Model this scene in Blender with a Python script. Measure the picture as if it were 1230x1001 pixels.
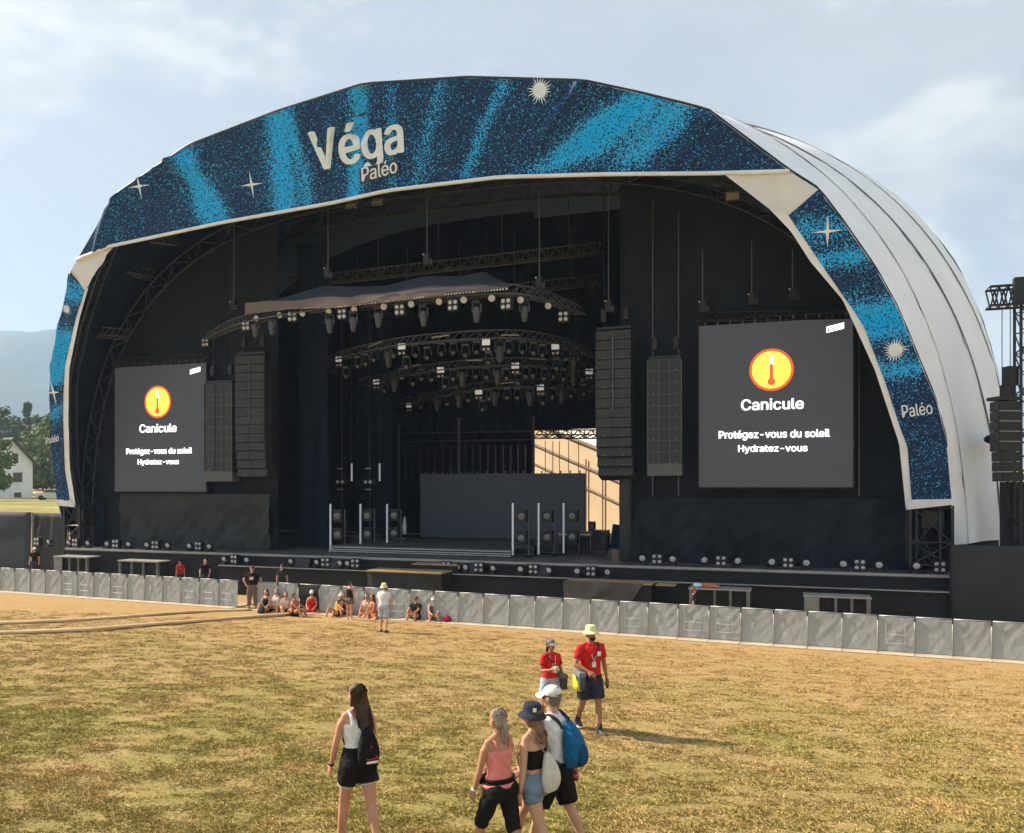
import bpy, bmesh, math, random
import numpy as np
from mathutils import Vector, Matrix, noise as mnoise
R = math.radians
for o in list(bpy.data.objects):
    bpy.data.objects.remove(o, do_unlink=True)
scene = bpy.context.scene
col = scene.collection
random.seed(7)
rng = np.random.default_rng(7)

# ------------------------------------------------------------------ camera
# world: X runs along the stage front, Y goes away from the audience, Z up, ground by the barrier = 0
CAM = Vector((0, 0, 5.5)); YAW = 18.5; FPX = 1000.0; HORIZON = 582.0; CX = 615.0
cam = bpy.data.cameras.new('camera'); cam_o = bpy.data.objects.new('camera', cam); col.objects.link(cam_o)
cam.sensor_width = 36; cam.lens = 36 * FPX / 1230; cam.shift_y = (HORIZON - 500.5) / 1230
cam.clip_start = 0.1; cam.clip_end = 20000
cam_o.location = CAM; cam_o.rotation_euler = (R(90), 0, R(YAW))
scene.camera = cam_o

# ------------------------------------------------------------------ sky and sun
SUN_DIR = Vector((-1.0, 0.0, 0.0)); SUN_EL = 37.0
SUN_AZ = math.atan2(-1.0, -0.05)          # from +Y towards +X
sx, sy = math.sin(SUN_AZ), math.cos(SUN_AZ)
to_sun = Vector((sx * math.cos(R(SUN_EL)), sy * math.cos(R(SUN_EL)), math.sin(R(SUN_EL))))
CLOUD_LOC = (3.25, 4.32, 3.75)
world = bpy.data.worlds.new('World'); scene.world = world; world.use_nodes = True
wn, wl = world.node_tree.nodes, world.node_tree.links
wn.clear()
w_out = wn.new('ShaderNodeOutputWorld'); w_bg = wn.new('ShaderNodeBackground')
sky = wn.new('ShaderNodeTexSky'); sky.sky_type = 'NISHITA'; sky.sun_disc = False
sky.sun_elevation = R(SUN_EL); sky.sun_rotation = SUN_AZ
sky.altitude = 450; sky.air_density = 1.0; sky.dust_density = 2.5; sky.ozone_density = 1.2
w_tc = wn.new('ShaderNodeTexCoord')
def w_noise_at(scale, loc, stretch, detail=8, rough=0.55, dist=0.2):
    mp = wn.new('ShaderNodeMapping'); mp.inputs['Scale'].default_value = stretch; mp.inputs['Location'].default_value = loc
    t = wn.new('ShaderNodeTexNoise'); t.inputs['Scale'].default_value = scale; t.inputs['Detail'].default_value = detail; t.inputs['Roughness'].default_value = rough; t.inputs['Distortion'].default_value = dist
    wl.new(w_tc.outputs['Generated'], mp.inputs['Vector']); wl.new(mp.outputs[0], t.inputs['Vector']); return t.outputs['Fac']
def w_ramp(f, p0, p1, v1=1.0):
    r = wn.new('ShaderNodeMapRange'); r.interpolation_type = 'SMOOTHSTEP'; r.inputs['From Min'].default_value = p0; r.inputs['From Max'].default_value = p1; r.inputs['To Max'].default_value = v1; wl.new(f, r.inputs['Value']); return r.outputs[0]
def w_mix(f, a, b):
    m = wn.new('ShaderNodeMix'); m.data_type = 'RGBA'
    if isinstance(f, float): m.inputs['Factor'].default_value = f
    else: wl.new(f, m.inputs['Factor'])
    for k, q in (('A', a), ('B', b)):
        if isinstance(q, tuple): m.inputs[k].default_value = (*q, 1)
        else: wl.new(q, m.inputs[k])
    return m.outputs['Result']
w_base = w_mix(0.8, sky.outputs[0], (2.58, 2.62, 2.72))                       # summer haze over clear sky
w_veil = w_mix(w_ramp(w_noise_at(1.7, (3.1, 0.4, 0.2), (1, 1, 2.2), 6), 0.36, 0.66, 0.6), w_base, (3.3, 3.5, 3.7))       # thin veil
w_cum = w_ramp(w_noise_at(3.4, CLOUD_LOC, (1, 1, 2.4), 10, 0.56, 0.35), 0.47, 0.62, 0.95)
w_cc = w_mix(w_ramp(w_noise_at(6.0, (1, 2, 3), (1, 1, 2.0), 5), 0.35, 0.65), (3.2, 3.3, 3.45), (4.9, 4.75, 4.5))
wl.new(w_mix(w_cum, w_veil, w_cc), w_bg.inputs['Color']); wl.new(w_bg.outputs[0], w_out.inputs['Surface'])
w_bg.inputs['Strength'].default_value = 0.08
sun = bpy.data.lights.new('sun', 'SUN'); sun.energy = 4.4; sun.angle = R(1.5); sun.color = (1.0, 0.83, 0.64)
sun_o = bpy.data.objects.new('sun', sun); col.objects.link(sun_o)
sun_o.rotation_euler = to_sun.to_track_quat('Z', 'Y').to_euler(); sun_o.location = (0, 0, 60)
vs = scene.view_settings
vs.view_transform = 'Standard'; vs.look = 'None'; vs.exposure = 1.36; vs.gamma = 1.0; vs.use_curve_mapping = False
scene.render.engine = 'CYCLES'
cy = scene.cycles
cy.use_denoising = True; cy.max_bounces = 6; cy.diffuse_bounces = 3; cy.glossy_bounces = 3; cy.transparent_max_bounces = 8; cy.volume_bounces = 1
cy.sample_clamp_indirect = 6.0; cy.use_adaptive_sampling = True; cy.adaptive_threshold = 0.02

# ------------------------------------------------------------------ pixel -> place
FWD = Vector((-math.sin(R(YAW)), math.cos(R(YAW)), 0)); RGT = Vector((math.cos(R(YAW)), math.sin(R(YAW)), 0)); UP = Vector((0, 0, 1))
def ray(px, py): return FWD + RGT * ((px - CX) / FPX) + UP * ((HORIZON - py) / FPX)
def atD(px, py, d): return CAM + ray(px, py) * d
def atY(px, py, Y): d = ray(px, py); return CAM + d * (Y / d.y)
def atZ(px, py, z): d = ray(px, py); return CAM + d * ((z - CAM.z) / d.z)
LEAN = 0.30; LY0 = 36.3
def lean_y(z): return LY0 - LEAN * (z - 4.5)
def atL(px, py, off=0.0):
    d = ray(px, py); t = (LY0 + off - LEAN * 1.0) / (d.y + LEAN * d.z); return CAM + d * t
F0 = CAM + ray(0, 710) * (5500.0 / 128); F1 = CAM + ray(1230, 795) * (5500.0 / 213)
F0.z = F1.z = 0
FDIR = (F1 - F0).normalized(); FNRM = Vector((FDIR.y, -FDIR.x, 0))      # towards the camera
if FNRM.dot(-F0) < 0: FNRM = -FNRM
def sstep(a, b, x):
    t = min(1.0, max(0.0, (x - a) / (b - a))); return t * t * (3 - 2 * t)
def gz(x, y):
    d = (x - F0.x) * FNRM.x + (y - F0.y) * FNRM.y
    z = 0.0
    if d > 0:
        z = 0.073 * d * sstep(0.0, 4.0, d)
        if d > 40: z = 0.073 * 40
    else:
        dist = math.hypot(x, y)
        z = 3.4 * sstep(56, 100, dist) + 9.0 * sstep(130, 420, dist)
    return z
def atG(px, py):
    d = ray(px, py); t = 3.0
    for i in range(400):
        p = CAM + d * t
        g = p.z - gz(p.x, p.y)
        if g < 0.002: break
        t += max(0.004, g / abs(d.z) * 0.5)
    p = CAM + d * t; p.z = gz(p.x, p.y); return p
def depth(p): return (Vector(p) - CAM).dot(FWD)

# ------------------------------------------------------------------ materials
MATS = {}
def nodes_of(name):
    m = bpy.data.materials.new(name); m.use_nodes = True
    nt = m.node_tree; return m, nt, nt.nodes['Principled BSDF']
def mat(name, c, rough=0.7, var=0.25, scale=3.0, bump=0.0, bscale=20.0, metal=0.0, spec=0.4, c2=None, detail=4.0, emit=None, estr=0.0, stretch=None):
    if name in MATS: return MATS[name]
    m, nt, b = nodes_of(name); n, l = nt.nodes, nt.links
    tc = n.new('ShaderNodeTexCoord'); mp = n.new('ShaderNodeMapping'); l.new(tc.outputs['Object'], mp.inputs['Vector'])
    if stretch: mp.inputs['Scale'].default_value = stretch
    nz = n.new('ShaderNodeTexNoise'); nz.inputs['Scale'].default_value = scale; nz.inputs['Detail'].default_value = detail
    l.new(mp.outputs[0], nz.inputs['Vector'])
    rp = n.new('ShaderNodeValToRGB'); l.new(nz.outputs['Fac'], rp.inputs[0])
    d = c2 if c2 else tuple(x * (1 - var) for x in c)
    u = tuple(min(1, x * (1 + var * 0.6)) for x in c) if not c2 else c
    rp.color_ramp.elements[0].position = 0.3; rp.color_ramp.elements[0].color = (*d, 1)
    rp.color_ramp.elements[1].position = 0.7; rp.color_ramp.elements[1].color = (*u, 1)
    l.new(rp.outputs[0], b.inputs['Base Color'])
    b.inputs['Roughness'].default_value = rough; b.inputs['Metallic'].default_value = metal
    b.inputs['Specular IOR Level'].default_value = spec
    if bump > 0:
        n2 = n.new('ShaderNodeTexNoise'); n2.inputs['Scale'].default_value = bscale; n2.inputs['Detail'].default_value = 5
        l.new(mp.outputs[0], n2.inputs['Vector'])
        bp = n.new('ShaderNodeBump'); bp.inputs['Strength'].default_value = bump; bp.inputs['Distance'].default_value = 0.05
        l.new(n2.outputs['Fac'], bp.inputs['Height']); l.new(bp.outputs[0], b.inputs['Normal'])
    if emit:
        b.inputs['Emission Color'].default_value = (*emit, 1); b.inputs['Emission Strength'].default_value = estr
    MATS[name] = m; return m

# ------------------------------------------------------------------ objects
def tag(o, label=None, cat=None, group=None, kind=None):
    if label: o['label'] = label
    if cat: o['category'] = cat
    if group: o['group'] = group
    if kind: o['kind'] = kind
    return o
def wloc(o):
    v = Vector((0, 0, 0))
    while o is not None:
        v = v + o.location; o = o.parent
    return v
def empty(name, loc, label=None, cat=None, group=None, rz=0.0):
    o = bpy.data.objects.new(name, None); col.objects.link(o); o.location = loc; o.rotation_euler = (0, 0, rz)
    o.empty_display_size = 0.2
    return tag(o, label, cat, group)
def link(name, me, m, parent=None):
    o = bpy.data.objects.new(name, me); col.objects.link(o)
    if m is not None and len(me.materials) == 0: me.materials.append(m)
    if parent: o.parent = parent
    return o
def copy_tree(o, parent=None):
    c = o.copy(); col.objects.link(c)
    if parent is not None: c.parent = parent
    for ch in list(o.children): copy_tree(ch, c)
    return c
ORD = ['first', 'second', 'third', 'fourth', 'fifth', 'sixth', 'seventh', 'eighth', 'ninth', 'tenth', 'eleventh', 'twelfth', 'thirteenth',
       'fourteenth', 'fifteenth', 'sixteenth', 'seventeenth', 'eighteenth', 'nineteenth', 'twentieth']
TENS = {20: 'twenty', 30: 'thirty', 40: 'forty', 50: 'fifty'}
def ordw(i):
    i += 1
    if i <= 20: return ORD[i - 1]
    t, u = i // 10 * 10, i % 10
    if u == 0: return {30: 'thirtieth', 40: 'fortieth', 50: 'fiftieth'}[t]
    return TENS[t] + '-' + ORD[u - 1]

class MB:
    def __init__(s): s.v = []; s.f = []
    def add(s, vs_, fs):
        k = len(s.v); s.v += [tuple(p) for p in vs_]; s.f += [tuple(i + k for i in q) for q in fs]; return s
    def box(s, c, sz, M=None):
        x, y, z = sz[0] / 2, sz[1] / 2, sz[2] / 2
        P = [Vector((a * x, b * y, d * z)) for d in (-1, 1) for b in (-1, 1) for a in (-1, 1)]
        if M is not None: P = [M @ p for p in P]
        P = [p + Vector(c) for p in P]
        return s.add(P, [(0, 2, 3, 1), (4, 5, 7, 6), (0, 1, 5, 4), (2, 6, 7, 3), (0, 4, 6, 2), (1, 3, 7, 5)])
    def bbox(s, a, b):
        return s.box([(a[i] + b[i]) / 2 for i in range(3)], [abs(b[i] - a[i]) for i in range(3)])
    def tube(s, pts, r, n=6, cap=True):
        pts = [Vector(p) for p in pts]; rr = r if isinstance(r, (list, tuple)) else [r] * len(pts)
        rings = []; prev = None
        for i, p in enumerate(pts):
            t = (pts[min(i + 1, len(pts) - 1)] - pts[max(i - 1, 0)])
            if t.length < 1e-9: t = Vector((0, 0, 1))
            t.normalize()
            if prev is None:
                a = Vector((0, 0, 1)) if abs(t.z) < 0.9 else Vector((1, 0, 0))
                u = t.cross(a).normalized()
            else:
                u = (prev - t * prev.dot(t))
                u = u.normalized() if u.length > 1e-6 else t.orthogonal().normalized()
            prev = u; w = t.cross(u)
            rings.append([p + (u * math.cos(2 * math.pi * k / n) + w * math.sin(2 * math.pi * k / n)) * rr[i] for k in range(n)])
        return s.loft(rings, cap)
    def loft(s, rings, cap=True, close=True):
        n = len(rings[0]); V = [p for r in rings for p in r]; Fs = []
        for i in range(len(rings) - 1):
            for k in range(n if close else n - 1):
                k2 = (k + 1) % n
                Fs.append((i * n + k, i * n + k2, (i + 1) * n + k2, (i + 1) * n + k))
        if cap:
            Fs.append(tuple(reversed(range(n)))); Fs.append(tuple((len(rings) - 1) * n + k for k in range(n)))
        return s.add(V, Fs)
    def grid(s, rows):
        n = len(rows[0]); V = [p for r in rows for p in r]; Fs = []
        for i in range(len(rows) - 1):
            for k in range(n - 1): Fs.append((i * n + k, i * n + k + 1, (i + 1) * n + k + 1, (i + 1) * n + k))
        return s.add(V, Fs)
    def lathe(s, prof, c=(0, 0, 0), n=16, M=None, cap=True):
        rings = []
        for (r, z) in prof:
            ring = [Vector((r * math.cos(2 * math.pi * k / n), r * math.sin(2 * math.pi * k / n), z)) for k in range(n)]
            if M is not None: ring = [M @ p for p in ring]
            rings.append([p + Vector(c) for p in ring])
        return s.loft(rings, cap)
    def sphere(s, c, r, n=12, m=8, M=None):
        rx, ry, rz = (r, r, r) if not isinstance(r, (tuple, list)) else r
        rings = []
        for i in range(m + 1):
            t = -math.pi / 2 + math.pi * (0.06 + 0.88 * i / m)
            ring = [Vector((rx * math.cos(t) * math.cos(2 * math.pi * k / n), ry * math.cos(t) * math.sin(2 * math.pi * k / n), rz * math.sin(t))) for k in range(n)]
            if M is not None: ring = [M @ p for p in ring]
            rings.append([p + Vector(c) for p in ring])
        return s.loft(rings, True)
    def mesh(s, name, off=(0, 0, 0), smooth=False):
        me = bpy.data.meshes.new(name); o = Vector(off)
        me.from_pydata([(p[0] - o.x, p[1] - o.y, p[2] - o.z) for p in s.v], [], s.f); me.update()
        if smooth:
            me.shade_smooth()
        return me
    def build(s, name, m, parent=None, smooth=False, local=False, thick=0.0):
        off = (0, 0, 0) if (local or parent is None) else wloc(parent)
        me = s.mesh(name, off, smooth)
        o = link(name, me, m, parent)
        if thick:
            md = o.modifiers.new('solid', 'SOLIDIFY'); md.thickness = thick; md.offset = 0
        return o

try:      # Blender's own bundled interface font; its built-in letters otherwise
    FONT = bpy.data.fonts.load(bpy.utils.system_resource('DATAFILES', path='fonts') + '/Inter.woff2')
except Exception:
    FONT = None
def text_mesh(body, bold=0.0, shear=0.0):
    cu = bpy.data.curves.new('t', 'FONT')
    if FONT: cu.font = FONT
    cu.body = body; cu.shear = shear; cu.resolution_u = 3
    o = bpy.data.objects.new('t', cu); col.objects.link(o)
    bpy.context.view_layer.update()
    dg = bpy.context.evaluated_depsgraph_get()
    me = bpy.data.meshes.new_from_object(o.evaluated_get(dg))
    bpy.data.objects.remove(o, do_unlink=True); bpy.data.curves.remove(cu)
    V = np.array([v.co[:] for v in me.vertices]); F = [tuple(p.vertices) for p in me.polygons]
    bpy.data.meshes.remove(me)
    mn, mx = V.min(0), V.max(0)
    V[:, :2] = (V[:, :2] - mn[:2]) / (mx[:2] - mn[:2])
    return V[:, :2], F, (mx[0] - mn[0]) / (mx[1] - mn[1])
def text_on(name, body, fn, m, parent, bold=0.0, shear=0.0):
    V, F, asp = text_mesh(body, 0.0, shear); b = MB()      # heavier weight: a few copies spread by the stroke gain
    sp = [(0, 0)] + ([(math.cos(a) * bold * 1.25, math.sin(a) * bold * .4) for a in [math.pi * k / 4 for k in range(8)]] if bold else [])
    for i, (du, dv_) in enumerate(sp): b.add([fn(u + du / asp, v + dv_) + Vector((0, -.0015 * i, 0)) for u, v in V], F)
    return b.build(name, m, parent)
def polyline(pts, n):
    P = [Vector(p) for p in pts]; L = [0]
    for i in range(1, len(P)): L.append(L[-1] + (P[i] - P[i - 1]).length)
    out = []
    for k in range(n):
        t = L[-1] * k / (n - 1); i = 0
        while i < len(P) - 2 and L[i + 1] < t: i += 1
        q = (t - L[i]) / max(1e-9, L[i + 1] - L[i]); out.append(P[i].lerp(P[i + 1], q))
    return out
def catmull(pts, n):
    P = [Vector(p) for p in pts]; P = [P[0] * 2 - P[1]] + P + [P[-1] * 2 - P[-2]]; out = []
    m = len(P) - 3
    for k in range(n):
        t = m * k / (n - 1); i = min(int(t), m - 1); u = t - i
        a, b, c, d = P[i], P[i + 1], P[i + 2], P[i + 3]
        out.append(0.5 * ((2 * b) + (c - a) * u + (2 * a - 5 * b + 4 * c - d) * u * u + (3 * b - a - 3 * c + d) * u ** 3))
    return out
def interp(P, x):
    for i in range(len(P) - 1):
        if P[i][0] <= x <= P[i + 1][0]:
            q = (x - P[i][0]) / max(1e-9, P[i + 1][0] - P[i][0]); return P[i][1] + q * (P[i + 1][1] - P[i][1])
    return P[0][1] if x < P[0][0] else P[-1][1]

M_black = mat('black_cloth', (0.007, 0.015, 0.036), 0.85, 0.3, 1.2, 0.3, 3.0, spec=0.2)  # black cloth with navy mixed in, imitating blue haze inside the stage
M_drape = mat('drape_cloth', (0.018, 0.024, 0.032), 0.9, 0.22, 0.8, 0.45, 1.4, spec=0.15, stretch=(1, 1, 0.35))
M_lining = mat('roof_lining', (0.008, 0.021, 0.058), 0.8, 0.3, 0.6, spec=0.15)  # dark lining; its navy tint imitates blue haze under the roof
M_steel = mat('dark_steel', (0.035, 0.038, 0.043), 0.45, 0.3, 8, metal=0.5)
M_alu = mat('aluminium', (0.42, 0.43, 0.45), 0.4, 0.2, 6, metal=0.7)
M_alud = mat('dull_aluminium', (0.11, 0.12, 0.135), 0.5, 0.3, 6, metal=0.5)
M_lamp = mat('lamp_housing', (0.014, 0.015, 0.018), 0.5, 0.3, 10)
M_lens = mat('lamp_lens', (0.50, 0.53, 0.55), 0.15, 0.15, 20, spec=0.8)
M_strobe = mat('strobe_panel', (0.8, 0.82, 0.8), 0.35, 0.1, 30, spec=0.6, emit=(0.9, 0.95, 1.0), estr=0.08)
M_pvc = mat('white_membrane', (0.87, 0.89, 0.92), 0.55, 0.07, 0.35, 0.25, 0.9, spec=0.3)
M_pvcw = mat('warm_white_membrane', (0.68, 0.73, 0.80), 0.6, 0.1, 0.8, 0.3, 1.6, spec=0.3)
M_trim = mat('white_trim', (0.75, 0.81, 0.89), 0.5, 0.08, 2)
M_white = mat('white_print', (0.72, 0.82, 0.94), 0.5, 0.1, 3)
M_cable = mat('black_cable', (0.015, 0.015, 0.017), 0.6, 0.2, 5)
# ------------------------------------------------------------------ ground
def ground_material(name, blades=False):
    m, nt, b = nodes_of(name); n, l = nt.nodes, nt.links
    geo = n.new('ShaderNodeNewGeometry')
    def nz(scale, det=4, rough=0.55, stretch=None, rot=0.0):
        t = n.new('ShaderNodeTexNoise'); t.inputs['Scale'].default_value = scale; t.inputs['Detail'].default_value = det; t.inputs['Roughness'].default_value = rough
        if stretch:
            mp = n.new('ShaderNodeMapping'); mp.inputs['Scale'].default_value = stretch; mp.inputs['Rotation'].default_value = (0, 0, rot)
            l.new(geo.outputs['Position'], mp.inputs['Vector']); l.new(mp.outputs[0], t.inputs['Vector'])
        else: l.new(geo.outputs['Position'], t.inputs['Vector'])
        return t.outputs['Fac']
    def math_(op, a, b_=None):
        t = n.new('ShaderNodeMath'); t.operation = op
        for i, q in enumerate((a, b_)):
            if q is None: continue
            if isinstance(q, (int, float)): t.inputs[i].default_value = q
            else: l.new(q, t.inputs[i])
        return t.outputs[0]
    def ramp(f, stops):
        r = n.new('ShaderNodeValToRGB'); l.new(f, r.inputs[0])
        while len(r.color_ramp.elements) < len(stops): r.color_ramp.elements.new(0.5)
        for e, (p, c) in zip(r.color_ramp.elements, stops): e.position = p; e.color = (*c, 1) if len(c) == 3 else c
        return r.outputs[0]
    def mix(f, a, b_, bt='MIX'):
        t = n.new('ShaderNodeMix'); t.data_type = 'RGBA'; t.blend_type = bt
        if isinstance(f, float): t.inputs['Factor'].default_value = f
        else: l.new(f, t.inputs['Factor'])
        for k, q in (('A', a), ('B', b_)):
            if isinstance(q, tuple): t.inputs[k].default_value = (*q, 1)
            else: l.new(q, t.inputs[k])
        return t.outputs['Result']
    straw = ramp(nz(7, 5, 0.65, (1, 3.0, 1), R(-20)), [(0.28, (0.27, 0.18, 0.06)), (0.5, (0.50, 0.365, 0.165)), (0.75, (0.64, 0.49, 0.26))])
    green = ramp(nz(9, 5, 0.65, (1, 3.0, 1), R(-20)), [(0.3, (0.18, 0.165, 0.045)), (0.5, (0.37, 0.325, 0.105)), (0.75, (0.50, 0.42, 0.165))])
    # distance in front of the barrier: trodden to bare straw close to it
    dot = n.new('ShaderNodeVectorMath'); dot.operation = 'DOT_PRODUCT'; l.new(geo.outputs['Position'], dot.inputs[0]); dot.inputs[1].default_value = FNRM
    dist = math_('SUBTRACT', dot.outputs['Value'], F0.dot(FNRM))
    wear = n.new('ShaderNodeMapRange'); wear.inputs['From Min'].default_value = 2.0; wear.inputs['From Max'].default_value = 19.0
    l.new(dist, wear.inputs['Value'])
    big = math_('ADD', nz(0.33, 4, 0.6), math_('MULTIPLY', math_('SUBTRACT', wear.outputs[0], 0.62), 0.42))
    gm = ramp(big, [(0.42, (0, 0, 0)), (0.76, (1, 1, 1))])
    c = mix(gm, straw, green)
    earth = mix(ramp(nz(0.85, 6, 0.62), [(0.50, (0, 0, 0)), (0.66, (0.65, 0.65, 0.65))]), c, (0.60, 0.42, 0.21))
    warm = n.new('ShaderNodeMapRange'); warm.inputs['From Min'].default_value = 12.0; warm.inputs['From Max'].default_value = 1.0
    l.new(dist, warm.inputs['Value'])
    c = mix(math_('MULTIPLY', warm.outputs[0], 0.55), earth, (0.56, 0.36, 0.165))
    far_ = n.new('ShaderNodeMapRange'); far_.inputs['From Min'].default_value = -12.0; far_.inputs['From Max'].default_value = -26.0; l.new(dist, far_.inputs['Value'])
    c = mix(far_.outputs[0], c, ramp(nz(0.25, 5, 0.6), [(0.35, (0.22, 0.23, 0.075)), (0.65, (0.42, 0.38, 0.16))]))
    if blades:
        at = n.new('ShaderNodeAttribute'); at.attribute_name = 'shade'
        c = mix(1.0, c, ramp(at.outputs['Fac'], [(0.0, (0.42, 0.42, 0.38)), (0.6, (1.05, 1.05, 1.0)), (1.0, (1.25, 1.22, 1.15))]), 'MULTIPLY')
    l.new(c, b.inputs['Base Color']); b.inputs['Roughness'].default_value = 0.9; b.inputs['Specular IOR Level'].default_value = 0.1
    if not blades:
        bp = n.new('ShaderNodeBump'); bp.inputs['Strength'].default_value = 0.9; bp.inputs['Distance'].default_value = 0.12
        l.new(math_('ADD', nz(8, 6, 0.7, (1, 2.6, 1), R(-20)), math_('MULTIPLY', nz(1.6, 4), 0.8)), bp.inputs['Height']); l.new(bp.outputs[0], b.inputs['Normal'])
    return m
M_ground = ground_material('dry_meadow'); M_blades = ground_material('dry_grass_blades', True)
def bumpz(x, y): return 0.05 * mnoise.noise((x * 0.35, y * 0.35, 0)) + 0.03 * mnoise.noise((x * 1.3, y * 1.3, 5))
def nearfall(x, y):
    d = (x - F0.x) * FNRM.x + (y - F0.y) * FNRM.y
    return sstep(0.3, 3.0, d)
def gzb(x, y): return gz(x, y) + bumpz(x, y) * nearfall(x, y)
NA = 260; radii = [0.5 * (1.042 ** k) for k in range(225)]
V = [(0, 0, gz(0, 0))]; Fc = []
for r in radii:
    for k in range(NA):
        a = 2 * math.pi * k / NA; x, y = r * math.cos(a), r * math.sin(a)
        V.append((x, y, gzb(x, y) if r < 60 else gz(x, y)))
for k in range(NA): Fc.append((0, 1 + k, 1 + (k + 1) % NA))
for i in range(len(radii) - 1):
    for k in range(NA):
        a = 1 + i * NA + k; b = 1 + i * NA + (k + 1) % NA; Fc.append((a, a + NA, b + NA, b))
me = bpy.data.meshes.new('ground'); me.from_pydata(V, [], Fc); me.shade_smooth()
ground = link('ground', me, M_ground); tag(ground, 'dry trampled yellow and green festival meadow', 'ground', kind='structure')

# grass blades: uncountable, one object
def make_grass():
    N = 680000
    u = rng.random(N * 2); z0, z1 = 6.6, 33.0
    Z = (z0 ** 0.35 + u * (z1 ** 0.35 - z0 ** 0.35)) ** (1 / 0.35)
    A = (rng.random(N * 2) - 0.5) * 1.6
    x = FWD.x * Z + RGT.x * A * Z; y = FWD.y * Z + RGT.y * A * Z
    d = (x - F0.x) * FNRM.x + (y - F0.y) * FNRM.y
    # clumping through a cheap sum of sines
    cl = np.sin(x * 5.1 + 2 * np.sin(y * 3.3)) * np.sin(y * 6.7 + 2 * np.sin(x * 2.1)) + 0.6 * np.sin(x * 1.7 + y * 0.6 + 3 * np.sin(y * 0.9)) * np.sin(y * 2.3 - x * 0.5)
    keep = (d > 0.9) & (cl + rng.normal(0, 0.55, N * 2) > -0.15)
    x, y, d, Z, cl = x[keep][:N], y[keep][:N], d[keep][:N], Z[keep][:N], cl[keep][:N]; n = len(x)
    zz = np.array([gzb(a, b) for a, b in zip(x, y)], dtype=np.float64)
    L = rng.uniform(0.03, 0.075, n) * (0.75 + 0.25 * np.clip(cl, 0, 1.5)) * np.clip(0.55 + d / 22, 0.5, 1.15)
    # tussocks: part of the blades gather in low clumps and stand taller
    nt_ = 5200; ti = rng.integers(0, n, nt_); tx, ty = x[ti], y[ti]; pick = rng.choice(n, int(n * .24), replace=False); own = rng.integers(0, nt_, len(pick))
    rad = np.abs(rng.normal(0, .075, len(pick))); ta = rng.uniform(0, 2 * np.pi, len(pick)); st = rng.uniform(1, 2.6, nt_)[own]
    x[pick] = tx[own] + RGT.x * rad * np.cos(ta) * st - FWD.x * rad * np.sin(ta) * -.6; y[pick] = ty[own] + RGT.y * rad * np.cos(ta) * st + FWD.y * rad * np.sin(ta) * .6
    zz[pick] = [gzb(a, b) for a, b in zip(x[pick], y[pick])]; Z[pick] = x[pick] * FWD.x + y[pick] * FWD.y
    L[pick] *= 1.1; tus = np.zeros(n, bool); tus[pick] = True
    az = rng.uniform(0, 2 * np.pi, n); az = np.where(rng.random(n) < 0.55, R(YAW) + rng.normal(0, 0.6, n) + np.pi * (rng.random(n) < 0.5), az)
    el = np.abs(rng.normal(0.18, 0.22, n)); el = np.clip(np.where(tus, el + .25, el), 0.05, 1.3)
    w = rng.uniform(0.002, 0.0048, n) * (0.75 + Z / 20)
    dx, dy, dz = np.cos(az) * np.cos(el), np.sin(az) * np.cos(el), np.sin(el)
    px, py = -np.sin(az), np.cos(az)
    co = np.empty((n, 3, 3), np.float32)
    co[:, 0] = np.stack([x + px * w, y + py * w, zz - 0.004 + 0 * x], 1)
    co[:, 1] = np.stack([x - px * w, y - py * w, zz + 0.008], 1)
    co[:, 2] = np.stack([x + dx * L, y + dy * L, zz + 0.006 + dz * L], 1)
    me = bpy.data.meshes.new('grass'); me.vertices.add(n * 3); me.loops.add(n * 3); me.polygons.add(n)
    me.vertices.foreach_set('co', co.ravel()); me.loops.foreach_set('vertex_index', np.arange(n * 3, dtype=np.int32))
    me.polygons.foreach_set('loop_start', np.arange(0, n * 3, 3, dtype=np.int32))
    me.update(calc_edges=True)
    sh = me.attributes.new('shade', 'FLOAT', 'POINT')
    s = np.repeat(np.clip(rng.normal(0.60, 0.24, n) - .16 * tus, 0, 1), 3); sh.data.foreach_set('value', s.astype(np.float32))  # random blade tone; tussock blades tinted darker as painted shadow in the clumps
    o = link('grass', me, M_blades); tag(o, 'short flattened straw and olive grass covering the field', 'grass', kind='stuff')
make_grass()

# ------------------------------------------------------------------ far hills
def ridge(name, d0, d1, d2, hf, a0, a1, na, m, seed):
    rows = []
    for j in range(26):
        t = j / 25; dd = d0 + (d2 - d0) * t
        up = sstep(d0, d1, dd) if dd < d1 else 1 - 0.6 * sstep(d1, d2, dd)
        row = []
        for k in range(na + 1):
            a = a0 + (a1 - a0) * k / na
            p = (FWD * math.cos(R(a)) + RGT * math.sin(R(a))) * dd
            h = hf(a) * up * (1 + 0.16 * mnoise.fractal((p.x / 420.0, p.y / 420.0, seed), 1.0, 2.0, 5) * (0.3 + up))
            row.append((p.x, p.y, h + 6))
        rows.append(row)
    b = MB(); b.grid(rows); o = b.build(name, m, None, smooth=True); return o
M_wood = mat('wooded_hillside', (0.04, 0.07, 0.06), 0.95, 0.5, 0.02, 1.0, 0.05, c2=(0.02, 0.04, 0.04), detail=8)
hill = ridge('mountain_ridge', 1500, 3300, 4300, lambda a: 455 * sstep(14, -26, a) + 40, -62, 30, 110, M_wood, 3.0)
tag(hill, 'long hazy blue wooded mountain ridge on the far left', 'mountain', kind='structure')
hill2 = ridge('wooded_hill', 480, 800, 1000, lambda a: 44 * sstep(8, -25, a) + 6, -60, 20, 120, M_wood, 9.0)
tag(hill2, 'low wooded hill below the blue ridge', 'hill', kind='structure')

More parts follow.
